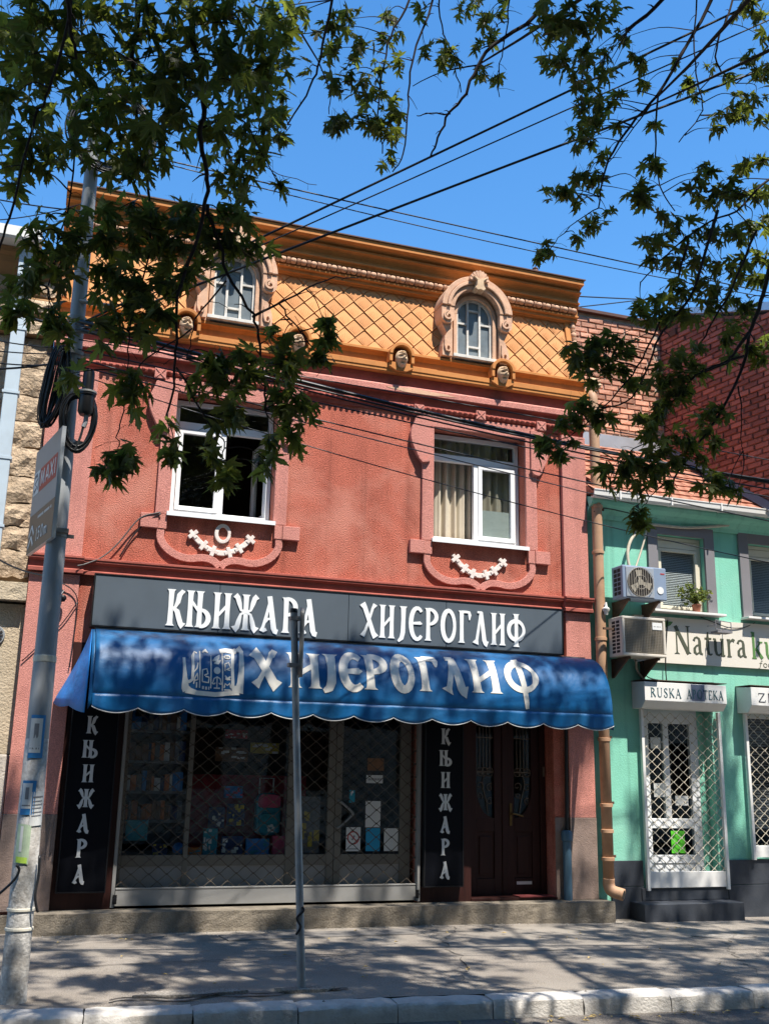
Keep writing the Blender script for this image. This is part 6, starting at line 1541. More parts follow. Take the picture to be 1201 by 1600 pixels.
goods = [('gift_bag', 2.74, 2.93, 0.28, 0.34, 0.70, 0.90, 'g_pink', 'pink patterned gift bag below the school backpack'),
 ('notebook', 2.02, 2.20, 0.36, 0.38, 0.98, 1.20, 'g_navy', 'navy dotted notebook standing in the window centre'),
 ('notebook', 2.22, 2.42, 0.34, 0.36, 1.00, 1.24, 'g_navy', 'navy notebook with moon print right of the dotted one'),
 ('notebook', 1.13, 1.36, 0.30, 0.33, 0.85, 1.06, 'g_teal', 'turquoise notebook at the left end of the window shelf'),
 ('picture_book', 1.96, 2.12, 0.28, 0.30, 0.70, 0.98, 'g_teal', 'teal picture book leaning at the left of the dotted notebook'),
 ('picture_book', 2.16, 2.40, 0.26, 0.28, 0.70, 0.90, 'g_navy', 'dark blue picture book under the moon print notebook'),
 ('toy_box', 2.44, 2.70, 0.27, 0.33, 0.70, 0.87, 'g_blue', 'pale blue toy box left of the pink gift bag'),
 ('toy_box', 2.20, 2.40, 0.42, 0.50, 1.30, 1.43, 'g_blue', 'blue box with coloured segments on the red screen'),
 ('toy_box', 1.42, 1.58, 0.28, 0.36, 0.70, 0.82, 'g_navy', 'navy box low at the left of the blue ball'),
 ('pencil_case', 1.80, 1.95, 0.26, 0.33, 0.70, 0.78, 'g_orange', 'orange pencil case on the shelf right of the blue ball'),
 ('card_strip', 3.00, 3.27, 0.25, 0.26, 0.72, 1.33, 'g_grey', 'tall strip of pink and grey cards in the narrow window beside the door'),
 ('picture_book', 2.10, 2.48, 0.62, 0.64, 1.70, 1.86, 'g_brown', 'brown picture book hanging high in the window'),
 ('garland_sign', 2.50, 2.84, 0.60, 0.61, 1.80, 1.92, 'g_yellow', 'yellow paper sign hanging at the right of the window'),
 ('red_folder', 2.20, 2.46, 0.60, 0.61, 1.96, 2.06, 'g_red', 'small red folder near the top of the window')]
for nm, x0, x1, y0, y1, z0, z1, m, lab in goods:
    q = MB(); q.box(x0, x1, y0, y1, z0, z1); cat = nm.replace('_', ' ')
    o = solid(nm, q, m, lab, cat, None, 0.004)
    fp = MB(); r = random.Random(int(x0*1000)+int(z0*777))
    for k in range(9):
        w, h = (x1-x0)*r.uniform(0.08, 0.25), (z1-z0)*r.uniform(0.06, 0.2); ux, uz = r.uniform(x0, x1-w), r.uniform(z0, z1-h)
        fp.box(ux, ux+w, y0-0.0035-k*0.0004, y0-0.0005, uz, uz+h)
    fp.build('print', r.choice(['g_white', 'g_pink', 'g_yellow', 'g_white', 'g_teal']), o)
q = MB(); q.lathe([(0.065*sin(pi*i/10), 0.765-0.065*cos(pi*i/10)) for i in range(11)], (1.70, 0.30, 0), 'z', 16); tag(q.build('ball', 'g_blue', None, smooth='all'), 'small blue ball on the shop window shelf', 'ball')
# papers on the bookshop door
yp = yS+0.026
flat('paper_sheet', 3.79, 3.97, yp, 1.00, 1.29, 'paper', 'white paper sheet above the teal sheet on the bookshop door', 'paper sheet')
flat('paper_sheet', 3.80, 3.97, yp, 0.74, 0.99, 'teal', 'teal blue paper sheet low in the middle of the bookshop door', 'paper sheet')
flat('paper_sheet', 4.02, 4.19, yp, 0.74, 0.99, 'paper', 'white paper sheet right of the teal sheet on the bookshop door', 'paper sheet')
pb = thing('ban_sign', 'white sign with red ring and bar low on the bookshop door', 'sign', (3.65, yp, 0.74))
q = MB(); q.box(3.565, 3.735, yp-0.003, yp, 0.74, 1.0); q.build('plate', 'paper', pb)
fn = lambda u, v, d: (u, yp-0.0034-d, v)
q = MB(); ribbon_solid(q, arc(3.65, 0.885, 0.066, 0.066, 0, 360, 0.014, 0.014, 24), fn, 0, 0.001); ribbon_solid(q, seg(3.605, 0.93, 3.695, 0.84, 0.013), fn, 0, 0.0014); q.build('ring', 'signred', pb)
q = MB(); ribbon_solid(q, seg(3.635, 0.86, 3.665, 0.91, 0.02), fn, 0, 0.0006); ribbon_solid(q, seg(3.59, 0.765, 3.71, 0.765, 0.01), fn, 0, 0.0006); q.build('print', 'greyprint', pb)
cp = thing('closed_plate', 'small white plate with dark lettering high on the bookshop door', 'sign', (3.89, yp, 1.48))
q = MB(); q.box(3.79, 3.99, yp-0.003, yp, 1.49, 1.58); q.build('plate', 'paper', cp)
q = MB()
for k in range(9): q.box(3.81+k*0.0185, 3.81+k*0.0185+0.012, yp-0.0042, yp-0.0032, 1.52, 1.545)
q.build('print', 'greyprint', cp)
ps = thing('parking_sticker', 'small pale sticker with a P on the bookshop door near the handle', 'sticker', (3.63, yp, 1.27))
q = MB(); q.box(3.59, 3.655, yp-0.003, yp, 1.27, 1.41); q.build('plate', 'g_teal', ps)
letters(('sP',), 3.605, 3.64, 1.35, 1.40, lambda u, v, d: (u, yp-0.0034-d, v), 'white', ps, 0, 0.001, b=0.1, gap=0)
flat('picture', 3.80, 4.0, yp, 1.63, 1.77, 'g_brown', 'small dark picture above the white plate on the bookshop door', 'picture')
flat('paper_strip', 5.72, 5.92, 0.236, 0.35, 0.385, 'paper', 'narrow white paper strip low on the right leaf of the house door', 'paper strip')
q = MB(); q.box(5.62, 6.08, -0.05, 0.15, 0.236, 0.246); solid('door_mat', q, 'matred', 'dark red mat on the sill of the house door', 'mat')

# ================================================================= POLES, SIGNS ON POLES, CABLES
up = thing('utility_pole', 'grey stepped utility pole with weathered foot at the pavement edge', 'utility pole', (0.105, -3.25, 0))
PXb, PYp = 0.105, -3.25
def pole_x(z): return PXb-0.006*z
q = MB()
def pole_seg(q, prof, n=22):
    vs = []
    for z, r_ in prof:
        for j in range(n):
            a = 2*pi*j/n; vs.append((pole_x(z)+r_*cos(a), PYp+r_*sin(a), z))
    fs = [(i*n+j, i*n+(j+1) % n, (i+1)*n+(j+1) % n, (i+1)*n+j) for i in range(len(prof)-1) for j in range(n)]+[tuple(range(n))[::-1], tuple(range((len(prof)-1)*n, len(prof)*n))]
    q.add(vs, fs)
pole_seg(q, [(-0.1, 0.100), (0.0, 0.098), (0.03, 0.094), (0.5, 0.090), (1.8, 0.084)]); q.build('lower_shaft', 'pole_low', up, smooth='all')
q = MB(); pole_seg(q, [(1.80, 0.0835), (2.38, 0.082), (2.40, 0.080), (4.0, 0.072), (4.05, 0.064), (6.2, 0.058), (6.95, 0.055)]); q.build('upper_shaft', 'pole_up', up, smooth=True)
q = MB(); pole_seg(q, [(2.365, 0.0835), (2.37, 0.0855), (2.41, 0.0855), (2.415, 0.083)]); q.build('tape_ring', 'tape', up)
for zz in (0.47, 0.60):
    q = MB(); pole_seg(q, [(zz, 0.0955), (zz+0.004, 0.098), (zz+0.018, 0.098), (zz+0.022, 0.0955)]); q.build('band', 'tape', up)
for zz in (5.15, 4.85, 4.60, 3.33, 4.1):
    q = MB(); pole_seg(q, [(zz, 0.072), (zz+0.004, 0.082), (zz+0.035, 0.082), (zz+0.04, 0.072)]); q.box(pole_x(zz)+0.07, pole_x(zz)+0.13, PYp-0.03, PYp+0.0, zz+0.005, zz+0.03); q.build('clamp', 'bar', up)
q = MB()
for zz, l in ((5.32, 0.28), (5.06, 0.22)):
    q = MB(); q.tube([(pole_x(zz), PYp-0.05, zz), (pole_x(zz)+l, PYp-0.10, zz-0.02)], 0.018, 8); q.build('cross_arm', 'bar', up)
# posters wrapped on the pole
def wrap(name, a0, a1, z0, z1, m, label, inner=None, tilt=0.0):
    q = MB(); n = 7
    def R_(z): return (0.0925-0.0045*z) if z < 1.8 else 0.086
    def P(u, v, dd):
        z = z0+(z1-z0)*v+tilt*u; a = radians(a0+(a1-a0)*u); r_ = R_(z)+0.004+dd
        return (pole_x(z)+r_*cos(a), PYp+r_*sin(a), z)
    q.grid(lambda u, v: P(u, v, 0), n, 4); q.grid(lambda u, v: P(u, v, 0.0015), n, 4)
    o = q.build(name, m, None, recalc=False); tag(o, label, 'poster', 'posters on the utility pole')
    for im, u0, u1, v0, v1 in (inner or []):
        q = MB(); q.grid(lambda u, v: P(u0+(u1-u0)*u, v0+(v1-v0)*v, 0.0024+0.0002*len(im)), 4, 2); q.build('print', im, o, recalc=False)
wrap('obituary_notice', 232, 300, 1.66, 1.97, 'blueprint', 'blue framed paper notice, the higher one on the pole', [('paper', .02, .82, .12, .92), ('greyprint', .3, .6, .45, .8), ('g_grey', .1, .72, .2, .24), ('g_grey', .1, .72, .28, .31)])
wrap('obituary_notice', 220, 285, 1.26, 1.50, 'blueprint', 'blue framed paper notice, the lower one on the pole', [('paper', .05, .75, .18, .92), ('greyprint', .3, .55, .45, .8), ('g_grey', .1, .7, .25, .29)])
wrap('paper_notice', 268, 335, 1.18, 1.42, 'paper', 'white printed paper notice at the right side of the pole', [('g_grey', .12, .85, .82, .86), ('g_grey', .12, .8, .7, .73), ('g_grey', .12, .85, .6, .63), ('g_grey', .12, .75, .5, .53), ('g_grey', .12, .85, .38, .41), ('g_grey', .12, .8, .28, .31)], 0.01)
wrap('paper_notice', 215, 280, 0.93, 1.20, 'palegreen', 'torn pale green paper notice below the others on the pole', [('limepaper', .15, .9, .02, .17), ('paper', .3, .5, .3, .95)], -0.01)
r = random.Random(3)
cable('cable', [(0.19, -3.33, 0.98), (0.195, -3.35, 0.85), (0.185, -3.37, 0.72), (0.20, -3.36, 0.64), (0.215, -3.35, 0.60)], 0.010, 'cable', 'short black cable end hanging on the lower pole')
cable('strap', [(-0.12, -3.28, 0.66), (0.02, -3.34, 0.80), (0.06, -3.35, 0.88), (0.04, -3.36, 0.92)], 0.010, 'cable', 'black strap tied to the left side of the lower pole', 'strap')
# advertising plate
ad = thing('advertising_sign', 'tall grey and brown advertising plate on the pole, seen at a slant', 'sign', (0.03, -2.95, 3.25))
A = Vector((0.055, -3.50, 0)); B = Vector((-0.122, -2.68, 0)); dv = (B-A).normalized(); nv_ = Vector((dv.y, -dv.x, 0)).normalized()
if nv_.x > 0: nv_ = -nv_
LA = (B-A).length
def ap(u, z, d): p = A+dv*(u*LA)+nv_*(0.010+d); return (p.x, p.y, z)
def plate(q, u0, u1, z0, z1, d0, d1):
    q.add([ap(u, z, d) for d in (d0, d1) for u, z in ((u0, z0), (u1, z0), (u1, z1), (u0, z1))], [(3, 2, 1, 0), (4, 5, 6, 7), (0, 1, 5, 4), (1, 2, 6, 5), (2, 3, 7, 6), (3, 0, 4, 7)])
Z0_, Z1_ = 3.28, 4.17
q = MB(); plate(q, 0, 1, Z0_, Z1_, -0.03, 0.0); q.build('board', 'zinc', ad)
q = MB(); plate(q, 0.004, 0.996, 3.60, Z1_-0.004, 0.0005, 0.002); q.build('grey_face', 'signgrey', ad)
q = MB(); plate(q, 0.004, 0.996, Z0_+0.004, 3.598, 0.0005, 0.002); q.build('brown_face', 'signbrown', ad)
q = MB(); plate(q, 0.06, 0.72, 3.77, 3.97, 0.0025, 0.0035); q.build('red_field', 'signred', ad)
q = MB(); plate(q, 0.74, 0.96, 3.77, 3.97, 0.0025, 0.0035); q.build('white_field', 'white', ad)
fn = lambda u, v, d: ap(1-u, v, 0.004+d)
letters(('sM', 'sA', 'sX', 'sI'), 0.31, 0.91, 3.81, 3.94, fn, 'white', ad, 0.0, 0.001, b=0.095, gap=0.06)
q = MB()
for rib in ([(0.06, 3.93, .03), (0.15, 3.94, .03), (0.20, 3.90, .025), (0.08, 3.87, .025), (0.19, 3.83, .03), (0.07, 3.80, .03)], seg(.23, 3.80, .25, 3.94, .02)): ribbon_solid(q, rib, fn, 0, 0.001)
q.build('emblem', 'g_grey', ad)
letters(('m1', 'm5', 'm0', 'mm'), 0.36, 0.80, 3.345, 3.455, fn, 'white', ad, 0.0, 0.001, b=0.085, gap=0.12)
q = MB()
for zz in (3.33, 3.42): ribbon_solid(q, [(0.06, zz, .03), (0.15, zz+0.075, .03), (0.17, zz+0.075, .03), (0.26, zz, .03)], fn, 0, 0.001)
q.build('arrow', 'white', ad)
q = MB(); xx = 0.36
for k, w in enumerate((.03, .02, .035, .025, .02, .03, .0, .03, .025, .03, .03, .025, .0, .03)):
    if w: plate(q, 1-xx-w, 1-xx, 3.535, 3.557, 0.0025, 0.0032)
    xx += (w or 0.02)+0.012
q.build('small_print', 'white', ad)
q = MB()
for zz in (3.36, 4.06): q.box(0.03, 0.17, -3.36, -3.17, zz, zz+0.03)
q.build('bracket', 'bar', ad)
# thin traffic sign post, sign seen edge on
sp = thing('sign_post', 'thin leaning galvanised post with a traffic sign seen from its edge', 'sign post', (2.17, -3.34, 0))
q = MB(); P0, P1 = Vector((2.17, -3.34, -0.05)), Vector((1.985, -3.34, 2.88))
q.tube([P0.lerp(P1, t) for t in (0, 0.1, 0.14, 0.3, 0.6, 1)], [0.034, 0.033, 0.030, 0.030, 0.029, 0.029], 14); q.build('post', 'post', sp, smooth=True)
q = MB(); q.lathe([(0.0, 2.90), (0.028, 2.895), (0.031, 2.88), (0.031, 2.86)], (P1.x, P1.y, 0), 'z', 14); q.build('post_cap', 'black_trim', sp)
hd = Vector((sin(radians(15)), cos(radians(15)), 0)); hn = Vector((cos(radians(15)), -sin(radians(15)), 0))
def sgp(u, z, d): p = Vector((2.03, -3.34, 0))+hd*u+hn*d; return (p.x, p.y, z)
rr_ = 0.06; hw_ = 0.27; pl = []
for cx_, cz_, a0 in ((hw_-rr_, 2.87-rr_, 0), (-hw_+rr_, 2.87-rr_, 90), (-hw_+rr_, 2.36+rr_, 180), (hw_-rr_, 2.36+rr_, 270)):
    for a in range(0, 91, 15): pl.append((cx_+rr_*cos(radians(a0+a)), cz_+rr_*sin(radians(a0+a))))
def sp_prism(q, pl, d0, d1):
    n = len(pl); q.add([sgp(u, z, d0) for u, z in pl]+[sgp(u, z, d1) for u, z in pl], [tuple(range(n))[::-1], tuple(range(n, 2*n))]+[(i, (i+1) % n, n+(i+1) % n, n+i) for i in range(n)])
q = MB(); sp_prism(q, pl, 0.022, 0.045); q.build('sign_plate', 'bar', sp)
q = MB(); sp_prism(q, [(u*1.02, 2.615+(z-2.615)*1.02) for u, z in pl], 0.012, 0.021); q.build('sign_rim', 'greytrim', sp)
q = MB()
for zz in (2.80, 2.42): q.box(1.955, 2.06, -3.375, -3.305, zz, zz+0.03)
q.build('clamp', 'bar', sp)
cable('strap', [(2.10, -3.372, 0.40), (2.13, -3.378, 0.46), (2.10, -3.375, 0.52), (2.15, -3.378, 0.57), (2.14, -3.375, 0.60)], 0.009, 'black_trim', 'black strip of tape tied round the thin sign post', 'tape')

# ---- cable coils and splice box
def strands(name, label, cat, fnp, count, rad, n, seed, closed=False):
    root = None; r = random.Random(seed)
    q = MB()
    for k in range(count): q.tube(fnp(k, r), rad*r.uniform(0.8, 1.2), n, closed=closed)
    o = q.build(name, 'cable', None, smooth='all', recalc=False); return tag(o, label, cat)
def loop_tall(k, r):
    cx, cz = -0.025+r.uniform(-0.03, 0.03), 4.56+r.uniform(-0.02, 0.02); w = 0.055+r.uniform(-0.03, 0.035); h = 0.30+r.uniform(-0.03, 0.03); y = PYp-0.10+r.uniform(-0.05, 0.05)
    return [(cx+w*cos(a)-0.10*(sin(a) < 0)*(-sin(a))*0.35+0.02*sin(a), y+0.02*sin(a*2), cz+h*sin(a)*(1.0 if sin(a) > 0 else 1.15)) for a in [2*pi*i/22 for i in range(22)]]
strands('cable_coil', 'long hanging bundle of black cable loops left of the pole', 'cable coil', loop_tall, 22, 0.0065, 5, 5, True)
def loop_ring(k, r):
    cx, cz = 0.155+r.uniform(-0.012, 0.012), 4.25+r.uniform(-0.012, 0.012); w = 0.115+r.uniform(-0.02, 0.025); h = 0.235+r.uniform(-0.03, 0.03); y = PYp-0.15+r.uniform(-0.03, 0.03)
    return [(cx+w*cos(a)*(1+0.15*sin(a)), y, cz+h*sin(a)) for a in [2*pi*i/24 for i in range(24)]]
strands('cable_coil', 'round coil of black cables right of the pole under the splice box', 'cable coil', loop_ring, 16, 0.0075, 5, 6, True)
def loop_top(k, r):
    cx, cz = 0.20+r.uniform(-0.02, 0.02), 6.92+r.uniform(-0.03, 0.03); w = 0.35+r.uniform(-0.05, 0.05); h = 0.36+r.uniform(-0.05, 0.05); y = PYp-0.08+r.uniform(-0.04, 0.04)
    return [(cx+w*cos(a), y, cz+h*sin(a)) for a in [2*pi*i/26 for i in range(26)]]
strands('cable_coil', 'wide coil of grey-black cables high on the pole behind leaves', 'cable coil', loop_top, 12, 0.010, 5, 9, True)
sb = thing('splice_box', 'dark cylindrical cable splice box hung beside the pole', 'splice box', (0.20, -3.42, 4.28))
q = MB(); q.lathe([(0.0, 4.30), (0.045, 4.30), (0.062, 4.33), (0.062, 4.46), (0.070, 4.465), (0.070, 4.50), (0.045, 4.505), (0.045, 4.655), (0.040, 4.675), (0, 4.68)], (0.205, -3.43, 0), 'z', 20); q.build('body', 'black_trim', sb, smooth=True)
q = MB(); q.lathe([(0.066, 4.48), (0.074, 4.483), (0.074, 4.497), (0.066, 4.50)], (0.205, -3.43, 0), 'z', 20); q.box(0.10, 0.14, -3.44, -3.30, 4.47, 4.49); q.build('clamp_ring', 'bar', sb)
q = MB(); q.tube([(0.215, -3.43, 4.31), (0.212, -3.43, 4.24), (0.20, -3.43, 4.20)], 0.018, 8); q.build('grey_sleeve', 'pole_up', sb)
q = MB(); q.tube(catmull([(0.20, -3.43, 4.21), (0.185, -3.43, 4.12), (0.165, -3.43, 4.04), (0.15, -3.43, 4.0)], 4), 0.010, 6); q.build('cable_tail', 'cable', sb)
# ---- overhead wires
def wire(name, a, b, sag, rad, label, m='cable', mid=None, group='overhead wires'):
    a, b = Vector(a), Vector(b); n = 26; P = []
    for i in range(n+1):
        t = i/n; p = a.lerp(b, t); p.z -= sag*4*t*(1-t); P.append(p)
    q = MB(); q.tube(P, rad, 5); o = q.build(name, m, None, smooth='all', recalc=False); tag(o, label, 'wire', group)
wire('wire', (0.111, -3.3, 5.13), (5.039, -5.85, 7.703), 0, 0.0104, 'thick wire rising steeply to the upper right, the upper of the thick pair')
wire('wire', (0.113, -3.3, 5.113), (5.455, -5.85, 7.773), 0, 0.0064, 'thin wire running just below the upper thick wire')
wire('wire', (0.117, -3.3, 5.068), (5.61, -5.85, 7.407), -0.02, 0.0112, 'thick wire rising to the right, the lower of the thick pair')
wire('wire', (0.378, -3.25, 6.815), (8.05, -2.75, 6.992), 0.02, 0.0072, 'wire falling to the right across the sky behind the branches')
wire('wire', (0.38, -3.25, 6.79), (8.183, -2.75, 6.951), 0.09, 0.0056, 'thinner wire falling to the right across the sky just below its twin')
wire('wire', (7.292, 1.55, 8.902), (14.511, 3.55, 10.896), 0.02, 0.0112, 'level wire against the sky right of the orange roof, the upper one')
wire('wire', (7.286, 1.55, 8.683), (10.97, 2.55, 10.15), 0.02, 0.0096, 'faint rising wire against the sky right of the orange roof')
wire('wire', (0.059, -3.35, 5.128), (7.169, -4.05, 4.23), 0.12, 0.0176, 'thick black cable bundle crossing the frieze of the red house')
wire('wire', (0.061, -3.37, 5.086), (7.154, -4.07, 4.268), 0.15, 0.0096, 'cable running along the thick black bundle just above it')
wire('wire', (0.066, -3.33, 5.058), (7.18, -4.03, 4.168), 0.11, 0.008, 'cable running along the thick black bundle just below it')
wire('wire', (0.084, -3.3, 4.984), (7.213, -3.95, 4.471), -0.03, 0.0056, 'thin wire crossing high over the red cornice')
wire('wire', (0.092, -3.3, 4.901), (7.17, -3.95, 4.098), 0.03, 0.0064, 'thin wire crossing the red house above its right window head')
wire('wire', (0.099, -3.3, 4.818), (7.143, -3.95, 3.858), 0.06, 0.0064, 'thin wire passing over the top light of the right window')
wire('wire', (0.115, -3.3, 4.753), (7.049, -0.55, 4.987), 0, 0.0064, 'thin wire ending at the green house gutter, passing the right window transom')
wire('wire', (0.121, -3.3, 4.682), (7.266, -3.85, 3.473), 0.12, 0.0048, 'lowest thin wire crossing the right window sash')
wire('wire', (-0.847, -3.05, 5.359), (0.085, -3.3, 5.086), 0.05, 0.0128, 'thick wire at the left reaching the pole from the stone house side')
wire('wire', (-0.805, -3.05, 4.998), (0.101, -3.3, 4.902), 0.03, 0.0056, 'upper thin wire left of the pole before the stone house')
wire('wire', (-0.793, -3.05, 4.888), (0.105, -3.3, 4.864), 0.03, 0.0056, 'second thin wire left of the pole before the stone house')
wire('wire', (-0.783, -3.05, 4.8), (0.112, -3.3, 4.786), 0.05, 0.0064, 'third thin wire left of the pole before the stone house')
wire('wire', (-0.771, -3.05, 4.697), (0.109, -3.3, 4.819), 0.04, 0.0096, 'wire with a dark splice left of the pole before the stone house')
wire('wire', (-0.97, -2.85, 6.36), (0.031, -3.25, 6.166), 0.02, 0.0064, 'thin wire against the sky at the upper left, left of the pole')
wire('wire', (-0.94, -2.85, 6.091), (0.025, -3.25, 6.238), 0.05, 0.0048, 'second thin wire against the sky at the upper left')
wire('wire', (-0.587, -1.95, 3.516), (0.051, -3.15, 3.044), 0.06, 0.008, 'wire slanting down to the pole before the stone house ledge')
# service cable pair by the left window, camera, small cables on the left pilaster
cable('cable', [(1.20, -0.07, 4.40), (0.98, -0.06, 4.31), (0.78, -0.05, 4.02), (0.62, -0.07, 3.84), (0.45, -0.10, 3.74), (0.36, -0.15, 3.70)], 0.008, 'cable_grey', 'grey cable drooping from the left window sill to the belt course')
cable('cable', [(1.21, -0.075, 4.385), (1.06, -0.045, 4.28), (0.92, -0.03, 4.10), (0.80, -0.03, 3.86)], 0.008, 'cable', 'black cable drooping from the left window sill beside the grey one')
cable('cable', [(0.20, -0.10, 3.52), (0.34, -0.09, 3.44), (0.40, -0.085, 3.30), (0.395, -0.085, 2.9), (0.38, -0.085, 2.62)], 0.006, 'cable', 'thin cable bending down the left pilaster above the awning')
cable('cable', [(0.40, -0.09, 3.32), (0.30, -0.09, 3.14), (0.20, -0.08, 3.0), (-0.10, -0.08, 2.66)], 0.006, 'cable', 'thin slanting cable on the left pilaster behind the pole')
cm = thing('wall_camera', 'small black security camera on the left pilaster beside the pole', 'camera', (0.23, -0.15, 3.30))
q = MB(); q.tube([(0.22, -0.062, 3.44), (0.245, -0.12, 3.42), (0.22, -0.14, 3.37)], 0.012, 7); q.build('arm', 'black_trim', cm)
q = MB(); q.lathe([(0.0, 3.30), (0.025, 3.305), (0.04, 3.33), (0.042, 3.355), (0.03, 3.37), (0, 3.372)], (0.24, -0.15, 0), 'z', 14); q.build('dome', 'black_trim', cm, smooth='all')

